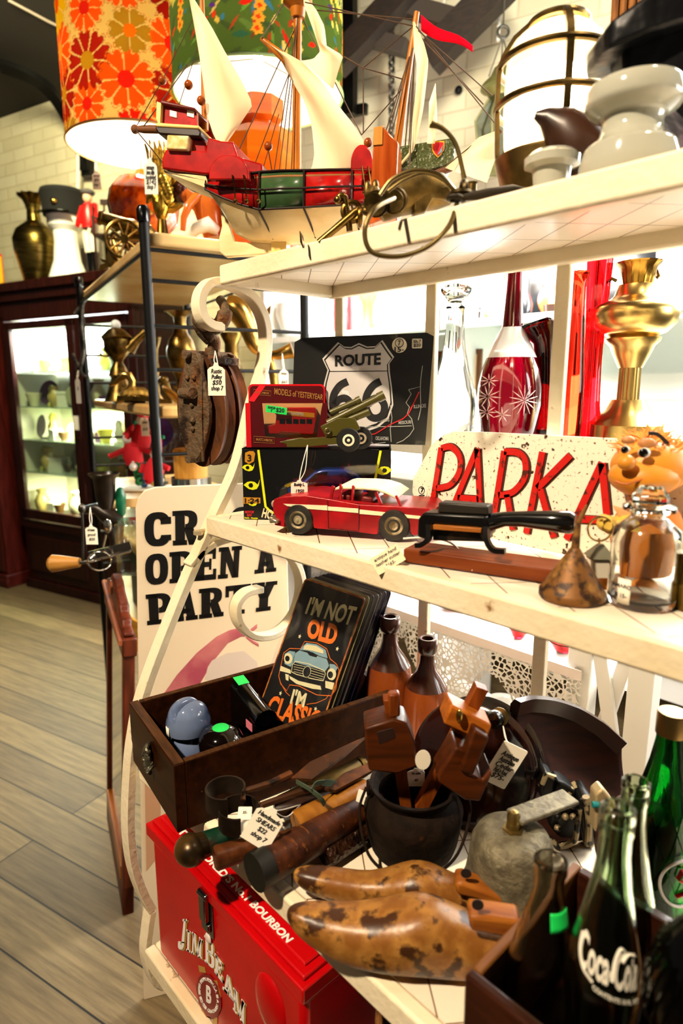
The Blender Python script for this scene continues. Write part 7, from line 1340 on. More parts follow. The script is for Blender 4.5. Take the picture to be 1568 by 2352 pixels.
t, o = rod('rasp', 'wood rasp with rounded brown handle pointing over the shelf edge', 'tool', (492, 1972, .028), (640, 1928, .028), (.0155, .013), wood('rasp_handle', '5a3014', '38190a', .35, 9, 'x'), 'handle')
G().bar([lo(640, 1928, .028) - o, lo(735, 1895, .028) - o], .018, .006, UP).build('blade', SI, t)
t, o = rod('iron_file', 'long dark file with a round tapered iron shank lying under the shears', 'file', (630, 1862, .035), (760, 1838, .035), (.0115, .012), wood('dark_handle', '2e1a10', '1c0e08', .4, 9, 'x'), 'handle'); G().bar([lo(760, 1838, .035) - o, lo(860, 1795, .035) - o], .012, .006, UP).build('blade', SI, t)
t, o = rod('brass_pump', 'dull brass tube with ringed end lying along the drawer side', 'pump', (640, 1855, .030), (838, 1757, .036), (.0155, .0155), mat('pump_brass', '5a4820', .35, .9, c2='3c2e14', ns=12), 'barrel')
A, B = lo(640, 1855, .030), lo(838, 1757, .036); d = (B - A).normalized(); G().tube([B - o - d * .012, B - o - d * .006], .0168, 20).tube([B - o, B - o + d * .03], [.009, .006], 14).build('end_ring', BRASS, t)
rod('iron_pipe', 'short rough black iron bar lying on the tiles beside the pot', 'bar', (745, 1968, .016), (850, 1900, .016), (.0155, .0155), mat('tarry_iron', '1a100c', .3, .5, bump=.8, bs=110, c2='3a2012', ns=30))
t, o = rod('green_screwdriver', 'tool handle with dark green neck and worn brass knob end over the red box', 'tool', (470, 1940, .03), (545, 1905, .03), (.0165, .011), mat('neck_green', '08301f', .35, c2='2c1a0a', ns=20, lo=.6, hi=.66), 'neck')
G().ball(tuple(lo(438, 1952, .03) - o), (.023, .021, .020), 22).tube([lo(445, 1950, .03) - o, lo(475, 1938, .03) - o], [.019, .0155], 18).build('knob', mat('worn_brass_knob', '6a4c22', .3, .6, c2='2c2010', ns=16), t)
# ---- shoe lasts
LW = mat('last_wood', '80501e', .36, c2='ae7c3a', ns=38, lo=.4, hi=.65, c3='3e220e', ns3=40, lo3=.52, hi3=.60, bump=.1, bs=60); LH = wood('last_heel_wood', 'a0601f', '7a3e12', .4, 9, 'x')
def last(lab, p0, prof, tabs, hole):
    t = thing('shoe_last', lab, 'shoe last', p0, RZ - .12); pl = Pl(p0, RZ - .12); rings = []
    for x, yt, yb, w in prof:
        a, b = pl.q3(x, yt), pl.q3(x, yb); c = (a + b) / 2; E_ = (yb - yt) / 2 * (c.xz.length * 0 + (p0 - EYE).dot(FW)) / FPX; w = min(w, E_ * .72); h = UP * max(.003, (E_ - w * .72) / .70)
        rings.append([c + h * math.copysign(abs(math.sin(t_)) ** .8, math.sin(t_)) * 1.0 + V((0, w * math.copysign(abs(math.cos(t_)) ** .75, math.cos(t_)), 0)) for t_ in np.linspace(0, 2 * math.pi, 24, endpoint=False)])
    zmin = min(p.z for r in rings for p in r); up = UP * max(0, .0005 - zmin); rings = [[p + up for p in r] for r in rings]
    G().loft(rings).build('last', LW, t, smooth=70, sub=1)
    G().slab([(p.x, p.z + up.z) for p in (pl.q3(*c) for c in tabs)], -.026, .0).build('hinge_block', LH, t, bevel=.004)
    c = pl.q3(*hole, -.0262); G().slab(circ(c.x, c.z + up.z, .006, 16), -.0268, -.0255).build('peg_hole', mat('peg_hole', '1a0d06', .8), t)
    return t
pA = lo(900, 2262); pA.y += .035; pA.z = ZL
last('stained wooden shoe last lying nearest, behind the bottle box corner', pA, [(659, 2105, 2120, .004), (664, 2092, 2135, .018), (680, 2080, 2160, .030), (712, 2074, 2190, .040), (760, 2074, 2222, .044), (820, 2072, 2246, .044), (880, 2060, 2258, .042), (930, 2048, 2262, .038), (970, 2046, 2265, .034), (1010, 2062, 2268, .031), (1060, 2086, 2272, .031), (1110, 2104, 2272, .032), (1160, 2116, 2262, .030), (1188, 2124, 2240, .020), (1194, 2140, 2220, .006)], [(1070, 2074), (1100, 2076), (1185, 2088), (1192, 2130), (1075, 2108)], (1096, 2094))
pB = lo(940, 2120); pB.y += .03; pB.z = ZL
last('stained wooden shoe last lying farther back, against the bell and pot', pB, [(674, 2000, 2014, .004), (678, 1990, 2028, .016), (696, 1981, 2048, .028), (740, 1979, 2070, .036), (790, 1986, 2084, .038), (850, 1994, 2094, .038), (900, 1978, 2100, .036), (945, 1960, 2105, .034), (985, 1966, 2108, .030), (1020, 1986, 2110, .028), (1060, 2004, 2114, .028), (1110, 2018, 2116, .029), (1150, 2030, 2114, .027), (1172, 2044, 2106, .018), (1178, 2062, 2090, .006)], [(1042, 1992), (1060, 1990), (1150, 2024), (1166, 2046), (1045, 2018)], (1070, 2006))
# ---- bottle box at the front right
bx0 = V((-.268, .4, ZL + .001)); box = thing('bottle_crate', 'dark wooden crate with pale inner edges holding glass bottles at the front right', 'crate', bx0); BXH = .114; BXW, BXD = .36, .20
BXM = wood('crate_wood', '38190c', '1e0c06', .3, 8, 'x', coat=.2); BXI = wood('crate_pale', '7a4c1e', '5c3612', .45, 8, 'y')
G().bx(0, BXW, 0, .012, 0, BXH).build('front_board', BXM, box, bevel=.003); G().bx(0, .010, .0125, BXD, 0, BXH).build('side_board', BXI, box, bevel=.002); G().bx(BXW - .01, BXW, .0125, BXD, 0, BXH).build('side_board', BXI, box, bevel=.002)
G().bx(.0105, BXW - .0105, BXD - .012, BXD, 0, BXH).build('back_board', BXM, box, bevel=.002); G().bx(.0105, BXW - .0105, .0125, BXD - .0125, 0, .006).build('bottom', BXM, box); G().bx(.135, .143, .0125, BXD - .0125, .0065, BXH - .004).build('divider', BXI, box, bevel=.001)
G().tube(catmull([(.03, -.001, .045), (.06, -.001, .060), (.085, -.001, .045), (.10, -.001, .03), (.14, -.001, .035)], 6), .004, 8).build('carved_scroll', BXM, box)
def gbottle(lab, px, py, D, prof, m, base=None, cap=None, name='glass_bottle'):
    """prof: (radius, drop below the lip)"""
    p = ond(px, py, D); b = base if base is not None else ZL + .0075; H_ = p.z - b; p0 = V((p.x, p.y, b)); t = thing(name, lab, 'bottle', p0, RZ)
    pts = [(r, H_ - d) for r, d in prof]; pts = [q_ for q_ in pts if q_[1] > .012]; rb = pts[-1][0]
    out_ = [(0, .004), (rb * .7, .0), (rb, .006)] + pts[::-1]; inn = [(max(.004, r - .0025), z) for r, z in pts if z > .012] + [(max(.004, rb - .003), .012), (0, .010)]
    G().lathe(out_ + inn, 44, cap=False).build('bottle', m, t); return t, H_, pts
CKG = glass('cola_glass', 'cfe2c8', .05); CLB = glass('clear_brown_glass', 'c4bfae', .03); GRN = glass('green_glass', '1c8a3c', .03); DKG = glass('dark_grey_glass', '3a4440', .06)
COKE = [(.0115, 0), (.0135, .002), (.0135, .010), (.0122, .012), (.0132, .016), (.0132, .022), (.0122, .026), (.0125, .045), (.0155, .070), (.021, .100), (.0275, .130), (.030, .150), (.0305, .170), (.0275, .195), (.0265, .215), (.029, .24), (.030, .27), (.030, .30)]
t, H_, pts = gbottle('clear green soda bottle with white script lettering standing in the crate', 1420, 1852, .50, COKE, CKG)
tl_ = Pl(t.location, RZ); g = G(); vs, fs = glyphs('Coca-Cola', .02, shear=.35)
def wrapc(x, z, r): return V((r * math.sin(x / r), -r * math.cos(x / r), z))
x0 = min(v[0] for v in vs); x1 = max(v[0] for v in vs); y0 = min(v[1] for v in vs); y1 = max(v[1] for v in vs)
zc = tl_.q(1380, 2165)[1]; hgt = .030
def rad(z): 
    for (ra, za), (rb_, zb_) in zip(pts, pts[1:]):
        if zb_ <= z <= za: f = (z - zb_) / max(1e-6, za - zb_); return rb_ + (ra - rb_) * f
    return pts[-1][0]
def onb_(u, w, hw, zc, h, tz): z = zc + (w - .5) * h - u * .006; return wrapc(u * hw, z, rad(z) + .0002 + (.0004 if tz > 0 else 0))
g.add([onb_((v[0] - x0) / (x1 - x0) * 2 - 1 - .30, (v[1] - y0) / (y1 - y0), .0245, zc, hgt, v[2]) for v in vs], fs)
def swash(P_, w): g.bar([wrapc(x, zc + z, rad(zc + z) + .0005) for x, z in P_], .0006, w, (0, 1, 0))
g.bar(catmull([wrapc(x, zc + z, rad(zc + z) + .0006) for x, z in ((-.006, -.008), (-.003, .010), (.001, .018), (.005, .014), (.002, .008), (.007, .013), (.014, .010))], 5), .0006, .0028, (0, 0, 1)).bar(catmull([wrapc(x, zc + z, rad(zc + z) + .0006) for x, z in ((-.030, .018), (-.032, .004), (-.028, -.008), (-.020, -.014))], 5), .0006, .0026, (0, 0, 1))
vs, fs = glyphs('CONTENTS 10 FL. OZ.', .01); x0 = min(v[0] for v in vs); x1 = max(v[0] for v in vs); y0 = min(v[1] for v in vs); y1 = max(v[1] for v in vs)
g.add([onb_((v[0] - x0) / (x1 - x0) * 2 - 1, (v[1] - y0) / (y1 - y0), .020, zc - .024, .004, v[2]) for v in vs], fs); g.build('white_lettering', mat('bottle_white', 'f0ead8', .5), t)
t, H_, pts = gbottle('clear brownish glass bottle with a neon green price sticker, left one in the crate', 1265, 1972, .55, [(.0125, 0), (.0145, .002), (.0145, .012), (.0130, .016), (.0132, .030), (.016, .046), (.024, .075), (.031, .105), (.033, .13), (.033, .16), (.033, .25)], CLB)
z0 = Pl(t.location, RZ).q(1270, 2095)[1]; 
def rad(z):
    for (ra, za), (rb_, zb_) in zip(pts, pts[1:]):
        if zb_ <= z <= za: f = (z - zb_) / max(1e-6, za - zb_); return rb_ + (ra - rb_) * f
    return pts[-1][0]
G().sheet(lambda u, w: wrapc(-.003 + .019 * u, z0 - .003 + .016 * w, rad(z0 - .003 + .016 * w) + .0006), 10, 5).build('green_sticker', NEON, t, solid=.0003)
gbottle('clear green soda bottle behind the script bottle, only its neck and side showing', 1462, 1792, .62, COKE, CKG, base=ZL + .001)
t, H_, pts = gbottle('dark green bottle with gold screw cap and diamond pattern, white ring emblem', 1545, 1640, .72, [(.0135, 0), (.0135, .02), (.0145, .03), (.019, .06), (.028, .10), (.038, .145), (.043, .19), (.044, .24), (.044, .40)], GRN, base=ZL + .001)
G().lathe([(.0165, H_ - .024), (.0165, H_ + .001), (.0155, H_ + .003), (0, H_ + .003)], 40, mod=lambda a, z: 1 + .02 * math.sin(a * 40), cap=False).build('screw_cap', mat('cap_gold', '9a7c48', .35, .8), t)
g = G()
for k in range(10):
    for s in (-1, 1): g.tube([V(((rad(.06 + .011 * j) + .0006) * math.sin(a0), -(rad(.06 + .011 * j) + .0006) * math.cos(a0), .06 + .011 * j)) for j in range(9) for a0 in [k * .628 + s * j * .10]], .0007, 4)
g.build('diamond_ribs', GRN, t); pl = Pl(t.location, RZ)
zr = .075; rw = .045
g = G().tube([wrapc(.008 + .026 * math.cos(a), zr + .03 * math.sin(a), rw) for a in np.linspace(0, 6.28, 40)], .0016, 6); g.build('ring_emblem', WHITEG, t); g = G().bar([wrapc(.008 + x, zr + z, rw + .0003) for x, z in ((.010, .014), (-.004, .016), (-.008, .006), (.004, -.002), (.008, -.012), (-.008, -.016))], .001, .006, (0, 0, 1)); g.build('red_emblem', RED, t)
t, H_, pts = gbottle('dark grey ribbed glass bottle at the bottom right photo corner', 1640, 2050, .44, [(.012, 0), (.012, .02), (.018, .03), (.030, .05), (.036, .075), (.037, .10), (.033, .115), (.036, .135), (.037, .2), (.037, .3)], DKG)
g = G()
for k in range(28): a = k * .2244; g.tube([V(((r + .0006) * math.cos(a + z * 6), (r + .0006) * math.sin(a + z * 6), z)) for r, z in pts[3:]], .0011, 5)
g.build('ribs', DKG, t)
# ---- the red cooler box under the shelf
f0 = onz(342, 1887, .752); CLX0, CLX1, CLY = -.895, -.492, .398; CZ = .755; ck = thing('red_cooler', 'bright red metal cooler box with white arched lettering under the lower shelf', 'cooler', V((CLX0, CLY, ZB + .001)))
o_ = V(ck.location); CWd = CLX1 - CLX0; CHt = CZ - ZB - .001; CR_ = mat('cooler_red', 'be050b', .25, c2='aa0408', ns=5, coat=.15); dull(CR_, .3)
G().bx(0.004, CWd - .004, .004, .235, 0, CHt - .035).build('body', CR_, ck, bevel=.010, bn=3)
G().bx(-.002, CWd + .002, -.002, .24, CHt - .034, CHt - .012).bx(.006, CWd - .006, .006, .232, CHt - .012, CHt - .005).bx(.016, CWd - .016, .016, .222, CHt - .005, CHt).build('lid', CR_, ck, bevel=.005, bn=3)
mpF = lambda x, y: ony(x, y, CLY + .004) - o_ + V((0, -.0004, 0)); mpT = lambda x, y: onz(x, y, CZ) - o_ + V((0, 0, .0003))
def z8(*P_): return [(330 + a / 3.4087, 1850 + b / 3.4087) for a, b in P_]
CWH = mat('cooler_white', 'f2ece4', .4); CGD = mat('cooler_gold', 'b08a3c', .4)
LT = [('J', ((300, 885), (345, 885), (335, 1130), (265, 1120))), ('I', ((340, 965), (375, 985), (370, 1150), (338, 1130))), ('M', ((385, 985), (465, 1045), (462, 1200), (376, 1150))), ('B', ((480, 1010), (560, 1090), (560, 1290), (482, 1215))), ('E', ((562, 1150), (628, 1240), (622, 1385), (560, 1300))), ('A', ((645, 1300), (690, 1360), (722, 1545), (622, 1430))), ('M', ((708, 1420), (800, 1550), (798, 1730), (705, 1590)))]
g = G(); gg = G()
for s, Q in LT: gq(g, SL[s], z8(*Q), lambda x, y: mpF(x, y) + V((0, -.0006, 0))); gq(gg, SL[s], z8(*[(x + 10, y + 12) for x, y in Q]), mpF, t=.0004)
g.build('white_lettering', CWH, ck); gg.build('gold_lettering_edge', CGD, ck)
g = G(); tq(g, "THE WORLD'S No.1 BOURBON", z8((310, 170), (1178, 1045), (1125, 1088), (265, 215)), mpT, n=(0, 0, 1), fat=.035, shear=.15); g.build('lid_lettering', CWH, ck)
def pol(g, P_, o): vs = [mpF(*p) for p in z8(*P_)]; g.slab([(v.x, v.z) for v in vs], vs[0].y - o - .0005, vs[0].y - o)
g = G(); pol(g, [(430, 1250), (480, 1265), (490, 1310), (440, 1300)], .0); pol(g, [(545, 1365), (575, 1370), (610, 1500), (590, 1510)], 0); pol(g, [(465, 1540), (445, 1640), (495, 1690), (500, 1600)], 0); pol(g, [(540, 1640), (580, 1660), (580, 1760), (545, 1740)], 0); g.build('gold_ribbon', CGD, ck)
g = G(); pol(g, [(515 + (96 + 5 * math.sin(k * 2.1)) * math.cos(k * .25), 1490 + 60 * math.cos(k * .25) + (165 + 8 * math.cos(k * 2.6)) * math.sin(k * .25)) for k in range(25)], .0005); g.build('wax_seal', mat('seal_maroon', '7a0a14', .4), ck)
g = G(); tq(g, 'B', z8((497, 1400), (537, 1425), (537, 1555), (497, 1530)), lambda x, y: mpF(x, y) + V((0, -.0011, 0)), fat=.03)
s_ = 'BEAM FORMULA - A STANDARD SINCE 1795 '
for k, ch_ in enumerate(s_):
    a = 2.5 - k * 6.28 / len(s_); cx_, cy_ = 515 + 72 * math.cos(a), 1480 + 45 * math.cos(a) - 118 * math.sin(a)
    if ch_ != ' ':
        c_, sn = math.cos(a), math.sin(a); tx, ty = sn, 1.4 * c_; l = 7
        ux, uy = 8 * sn, 8 * (.6 * sn + 1.6 * c_); vx, vy = 8 * c_, 8 * (.6 * c_ - 1.6 * sn)
        tq(g, ch_, z8((cx_ - ux + vx, cy_ - uy + vy), (cx_ + ux + vx, cy_ + uy + vy), (cx_ + ux - vx, cy_ + uy - vy), (cx_ - ux - vx, cy_ - uy - vy)), lambda x, y: mpF(x, y) + V((0, -.0011, 0)), fat=.02)
g.build('seal_lettering', CWH, ck)
c = mpF(*z8((510, 820))[0]); la = G().bx(c.x - .013, c.x + .013, c.y - .003, c.y, c.z - .04, c.z + .045).bx(c.x - .008, c.x + .008, c.y - .012, c.y - .003, c.z - .012, c.z + .035).bx(c.x - .010, c.x + .010, c.y - .008, c.y - .003, c.z - .03, c.z - .016).cyl((c.x - .011, c.y - .008, c.z + .032), (c.x + .011, c.y - .008, c.z + .032), .005, n=12); la.build('latch', mat('latch_steel', '8a8a88', .2, 1), ck, bevel=.002)
G().ball((c.x, c.y - .003, c.z - .046), (.008, .003, .008), 14).build('latch_button', mat('button_pale', 'd8c8c0', .3), ck)
c = mpF(*z8((990, 1560))[0]); G().ball((c.x, c.y + .002, c.z), (.034, .010, .045), 24).build('handle_boss', CR_, ck)
tb_ = thing('round_tub', 'dark round tub with a pale wooden rim standing right of the red cooler', 'tub', V((-.36, .56, ZB + .001)))
G().lathe([(.09, 0), (.11, .02), (.118, .18)], 40, cap=False).lathe([(.112, .18), (.10, .02), (0, .012)], 40, cap=False).build('body', mat('tub_black', '100a08', .5, c2='1c110b', ns=9), tb_); G().ring((0, 0, .182), .116, .005, 48, 8).build('rim', wood('tub_rim', '7a5228', '5a3818', .5, 20, 'z'), tb_)

# ================================================================ behind the rack: white stand, glassware, display shelves
WH = mat('white_painted_wood', 'f4f1ea', .4)
SX0, SX1, SY0, SY1, SZ, SZL = -1.22, -.375, 1.10, 1.52, 1.335, .915
st_ = thing('white_stand', 'white painted wooden stand with crossed side braces behind the rack', 'stand')
for x in (SX0, SX1 - .045, -.535):
    for y in (SY0, SY1 - .04): 
        if x != -.535 or y == SY0: G().bx(x, x + .045, y, y + .04, 0, SZ - .03).build('post', WH, st_, bevel=.002)
G().bx(SX0 - .02, SX1 + .02, SY0 - .02, SY1 + .02, SZ - .03, SZ).build('top', WH, st_, bevel=.003); G().bx(SX0 + .046, SX1 - .046, SY0 + .04, SY1 - .045, SZL - .025, SZL).bx(SX0 + .046, -.536, SY0 + .005, SY0 + .04, SZL - .025, SZL).build('lower_shelf', WH, st_, bevel=.002)
a0, a1 = -.49, SX1 - .045
for p, r_, dy in (((a0, 1.02), (a1, .63), .0), ((a1, 1.02), (a0, .63), .012)): G().bar([V((p[0], SY0 + .012 + dy, p[1])), V((r_[0] if isinstance(r_, tuple) else r_, 0, 0)) if False else V(((a1 if p[0] == a0 else a0), SY0 + .012 + dy, .70))], .012, .026, (0, 1, 0)).build('cross_brace', WH, st_, bevel=.001)
G().bx(a0, a1, SY0 + .006, SY0 + .03, 1.02, 1.055).build('rail', WH, st_); G().bx(SX0 + .05, SX1 - .05, SY0 + .05, SY1 - .06, .56, .585).build('bottom_shelf', WH, st_)
G().cyl((-.512, SY0 - .003, .92), (-.512, SY0 + .001, .92), .007, n=16).build('screw_cover', mat('grey_screw', 'b8b4ac', .4), st_)
for x in (-1.0, -.7, -.46): o = light('stand_fill', 'AREA', (x, 1.32, SZ - .04), 5, (1, .98, .94), .2)  # fill added under the stand top to brighten the lace, no lamp there
o = light('shelf_lamp_fill', 'AREA', (-1.2, 1.95, 1.3), 14, (1, .98, .95), .4, (-.9, 1.5, .9))  # unseen fill added behind the stand, aimed at the lace
# lace cloth
def lace_mat():
    m = bpy.data.materials.new('crochet_lace'); m.use_nodes = True; nt = m.node_tree; nt.nodes.clear(); L = nt.links.new
    o = nt.nodes.new('ShaderNodeOutputMaterial'); d = nt.nodes.new('ShaderNodeBsdfDiffuse'); d.inputs[0].default_value = hx('f2efe8'); t = nt.nodes.new('ShaderNodeBsdfTransparent'); x = nt.nodes.new('ShaderNodeMixShader')
    tc = nt.nodes.new('ShaderNodeTexCoord'); v = nt.nodes.new('ShaderNodeTexVoronoi'); v.feature = 'DISTANCE_TO_EDGE'; v.inputs['Scale'].default_value = 95; L(tc.outputs['Object'], v.inputs['Vector'])
    c = nt.nodes.new('ShaderNodeMath'); c.operation = 'LESS_THAN'; c.inputs[1].default_value = .11; L(v.outputs['Distance'], c.inputs[0]); L(c.outputs[0], x.inputs[0]); L(t.outputs[0], x.inputs[1]); L(d.outputs[0], x.inputs[2]); L(x.outputs[0], o.inputs[0]); return m
LACE = lace_mat()
def lace_drop(u, w):
    x = -1.16 + .66 * u; d = (.06 + .15 * abs(math.sin(u * math.pi * 2.6 + .5)) ** 1.6) * w
    return V((x, SY0 - .006 - .010 * math.sin(u * 38) * w - .004, SZL + .002 - d))
lc = thing('lace_cloth', 'white crochet lace cloth with pointed hanging edge on the white stand', 'cloth')
G().sheet(lambda u, w: V((-1.16 + .66 * u, SY0 - .010 + .38 * w, SZL + .0025)), 4, 4).build('cloth_top', mat('lace_solid', 'f0e2dc', .8), lc); G().sheet(lace_drop, 80, 10).build('lace_edge', LACE, lc, solid=.0012); G().bar([V((-1.16 + .66 * u, SY0 - .011, SZL)) for u in np.linspace(0, 1, 12)], .004, .02, (0, 1, 0)).build('lace_band', mat('lace_solid'), lc)
RG = glass('ruby_glass', 'b00818', .03, 1.35); RG2 = glass('orange_red_glass', 'e8200c', .03, 1.3); RG3 = glass('pink_red_glass', 'd80408', .03, 1.3); DRG = glass('dark_ruby_glass', '5a040c', .03, 1.35); CRY = glass('crystal', 'f8faf8', .0, 1.4)
for px, py, r_, lab in ((1050, 1372, .045, 'ruby glass dish on the lace cloth below the middle shelf edge'), (1192, 1438, .022, 'little ruby glass dish on the lace cloth'), (1295, 1468, .03, 'ruby glass dish at the right end of the lace cloth')):
    p = onz(px, py, SZL + .03); p.z = SZL + .0035; o = G().lathe([(r_ * .4, 0), (r_ * .6, .004), (r_, .022), (r_ * .97, .024), (r_ * .55, .007), (0, .006)], 32).build('ruby_dish', RG); tag(place(o, p), lab, 'dish')
# rose china on the bottom shelf
CHN = mat('bone_china', 'f8f4ea', .15)
def rose(g, c, s, n=(0, -1, 0)):
    g.k = 0; g.ball(c, (s, s * .3, s), 10); g.k = 1; g.ball((c[0] - s, c[1], c[2] - s * .8), (s * .9, s * .2, s * .4), 8); g.ball((c[0] + s, c[1], c[2] + s * .7), (s * .9, s * .2, s * .4), 8)
for x, y, w, h, lab in ((-.60, 1.18, .045, .17, 'tall white china canister printed with red roses under the lace cloth'), (-.73, 1.20, .05, .13, 'white rose china canister with gold lid line behind the lace point'), (-.45, 1.16, .022, .09, 'white rose china cup seen between the crossed braces'), (-.86, 1.2, .05, .12, 'white rose china canister behind the stoneware bottle')):
    t = thing('rose_china_canister', lab, 'canister', V((x, y, .586))); G().lathe([(w * .9, 0), (w, .005), (w, h), (w * .94, h + .004), (w * .8, h + .02), (w * .2, h + .03), (0, h + .031)], 36).build('body', CHN, t); g = G()
    for k in range(7): a = -2.4 + k * .32; rose(g, (w * math.cos(a), w * math.sin(a), h * (.25 + .5 * ((k * 3) % 5) / 4)), .007)
    g.build('rose_print', [mat('rose_red', 'b01838', .5), mat('leaf_green', '3a6a2a', .5)], t); G().ring((0, 0, h * .92), w, .001, 36, 5).build('gold_line', GOLDL, t)
tag(place(G().lathe([(.03, 0), (.035, .01), (.03, .09), (.012, .11), (.012, .13)], 24).build('green_glass_bottle', glass('lime_glass', '60d040', .05)), (-.80, 1.14, .586)), 'lime green glass bottle glimpsed through the lace edge', 'bottle')
for k, (x, z, cc) in enumerate(((-.455, .70, 'a0142c'), (-.43, .64, 'c02040'), (-.40, .60, '801028'))): tag(place(G().ball((0, 0, 0), (.022, .02, .024), 14).build('fabric_flower', mat('fabric_flower_%d' % k, cc, .9)), (x, 1.18, .61 + .0)), ['deep red fabric flower, left one behind the crossed braces', 'pink red fabric flower between the crossed braces', 'dark red fabric flower right of the crossed braces'][k], 'flower')
# glassware on top of the stand
def stand_px(px, y): p = ony(px, 950, y); return V((p.x, y, SZ))
def lath_px(name, lab, cat, px, y, prof, m, pm='body', n=40, mod=None, thick=.0, lean=0):
    p0 = stand_px(px, y); pl = Pl(p0, RZ); k_ = (p0 + UP * .15 - EYE).dot(FW) / FPX; t = thing(name, lab, cat, p0, RZ)
    pr = [(w * k_, max(0.0, pl.q(px, yy)[1])) for w, yy in prof]
    pr[0] = (pr[0][0], 0.0)
    G().lathe(pr, n, mod=mod).build(pm, m, t); return t, k_, pl, pr
t, k_, pl, pr = lath_px('ruby_decanter', 'ruby red cut glass decanter with clear cut shoulder and star patterns', 'decanter', 1167, 1.15, [(58, 1010), (66, 985), (74, 930), (73, 890), (66, 850), (56, 822)], mat('ruby_cased', '4e0008', .06, 0, coat=1, trans=.3, ior=1.3))
k2 = lambda L_: [(w * k_, pl.q(1167, y)[1]) for w, y in L_]
G().lathe(k2([(56, 822), (44, 795), (32, 770), (23, 751)]), 40, cap=False, mod=lambda a, z: 1 + .03 * abs(math.sin(a * 9))).build('cut_shoulder', mat('cut_clear', 'f4eeea', .1, trans=.3), t); G().lathe(k2([(24, 752), (23, 748), (20, 700), (17, 640), (18, 560), (22, 540)]), 32).build('neck', mat('ruby_cased'), t)
def star(g, px, py, R, n, rot=0.0, inner=.15):
    for k in range(n):
        a = rot + k * 2 * math.pi / n; P_ = []
        for f in (inner, 1.0): x, y = px + R * f * math.cos(a), py + R * f * math.sin(a); P_.append((x, y))
        def on(x, y): z = pl.q(1167, y)[1]; r = np.interp(z, [b for a_, b in pr], [a_ for a_, b in pr]); sx = max(-.98, min(.98, (x - 1167) * k_ / r)); th = math.asin(sx); return V(((r + .0008) * math.sin(th), -(r + .0008) * math.cos(th), z))
        g.tube([on(*P_[0]), on((P_[0][0] + P_[1][0]) / 2, (P_[0][1] + P_[1][1]) / 2), on(*P_[1])], [.0004, .0013, .0003], 5)
g = G(); star(g, 1182, 918, 34, 14, .2); star(g, 1182, 918, 10, 6, 0); star(g, 1108, 910, 24, 10, .1); star(g, 1110, 875, 16, 8); star(g, 1108, 945, 18, 9); star(g, 1137, 950, 18, 7, -2.6, .1); g.build('cut_stars', mat('cut_white', 'f4d8d8', .3), t)
t, k_, pl, pr = lath_px('crystal_decanter', 'clear cut crystal decanter with stopper between the Route sign and ruby decanter', 'decanter', 1038, 1.18, [(50, 1010), (54, 985), (56, 930), (50, 895), (36, 850), (25, 800), (21, 760), (20, 715), (22, 705), (16, 700), (12, 695)], CRY, n=12, mod=lambda a, z: 1 + .02 * math.cos(a * 6))
G().lathe([(w * k_, pl.q(1038, y)[1]) for w, y in ((12, 698), (20, 690), (34, 672), (36, 664), (20, 650), (0, 645))], 12).build('stopper', CRY, t)
tag_at('cream tag hanging on a string in front of the crystal decanter neck', 996, 722, 1.28, 30, 66, ['unique', '2 piece', 'crystal', '$150-', 'shop 7'], to=(992, 650))
p0 = stand_px(1245, 1.20); t = thing('ruby_trumpet_vase', 'dark ruby glass vase with flared curling lip behind the rack post', 'vase', p0, RZ); pl = Pl(p0, RZ); k_ = (p0 + UP * .15 - EYE).dot(FW) / FPX
g = G(); rings = []
for y, w, dx in ((1010, 26, 0), (980, 22, 2), (900, 19, 4), (830, 20, 4), (790, 24, 2), (765, 30, -4), (748, 36, -12), (738, 40, -16)):
    c = pl.q3(1246 + dx, y); r_ = w * k_; rings.append([(c.x + r_ * math.cos(a), r_ * math.sin(a), max(0, c.z) + (.012 * math.cos(a) if y < 770 else 0)) for a in np.linspace(0, 6.28, 24, endpoint=False)])
G().loft(rings, cap=False).build('body', DRG, t, solid=.003, off=-1)
lath_px('red_bottle_vase', 'slim orange red glass bottle vase just right of the rack post', 'vase', 1308, 1.10, [(26, 1010), (28, 960), (27, 880), (22, 800), (17, 720), (16, 660), (20, 640), (23, 625), (14, 622)], RG2)
lath_px('red_swung_vase', 'tall pink red swung glass vase with streaks, left of the brass oil lamp', 'vase', 1352, 1.18, [(36, 1010), (30, 985), (22, 930), (19, 850), (20, 760), (24, 680), (27, 600), (30, 540)], RG3, mod=lambda a, z: 1 + .05 * math.sin(a * 7))
t, k_, pl, pr = lath_px('brass_oil_lamp', 'polished brass oil lamp with ribbed column and burner wheel, behind the doll', 'lamp', 1438, 1.22, [(86, 1010), (82, 975), (62, 955), (50, 940), (38, 918)], mat('lamp_brass', 'c8a862', .28, 1), 'foot')
L2 = lambda P_: [(w * k_, pl.q(1438, y)[1]) for w, y in P_]
LB_ = mat('lamp_brass'); G().lathe(L2([(24, 920), (23, 845)]), 40, mod=lambda a, z: 1 + .06 * math.cos(a * 16)).build('ribbed_column', LB_, t)
G().lathe(L2([(26, 845), (40, 815), (48, 795), (58, 785), (60, 778), (52, 772), (70, 765), (88, 745), (92, 722), (90, 708), (82, 700), (60, 690), (48, 680), (40, 655)]), 48).build('font', LB_, t)
G().lathe(L2([(30, 658), (34, 640), (38, 615), (46, 606), (48, 602), (30, 600), (0, 600)]), 40, mod=lambda a, z: 1 + .03 * math.cos(a * 24)).build('burner', mat('burner_brass', 'b08638', .25, 1), t)
c = pl.q3(1500, 632, -.01); G().tube([pl.q3(1468, 625), pl.q3(1492, 628), pl.q3(1508, 622), pl.q3(1512, 634), pl.q3(1505, 640)], .0035, 8).build('wick_key', DBRASS, t); G().tube([pl.q3(1390, 650), pl.q3(1405, 640), pl.q3(1415, 645)], .003, 8).build('side_arm', DBRASS, t)
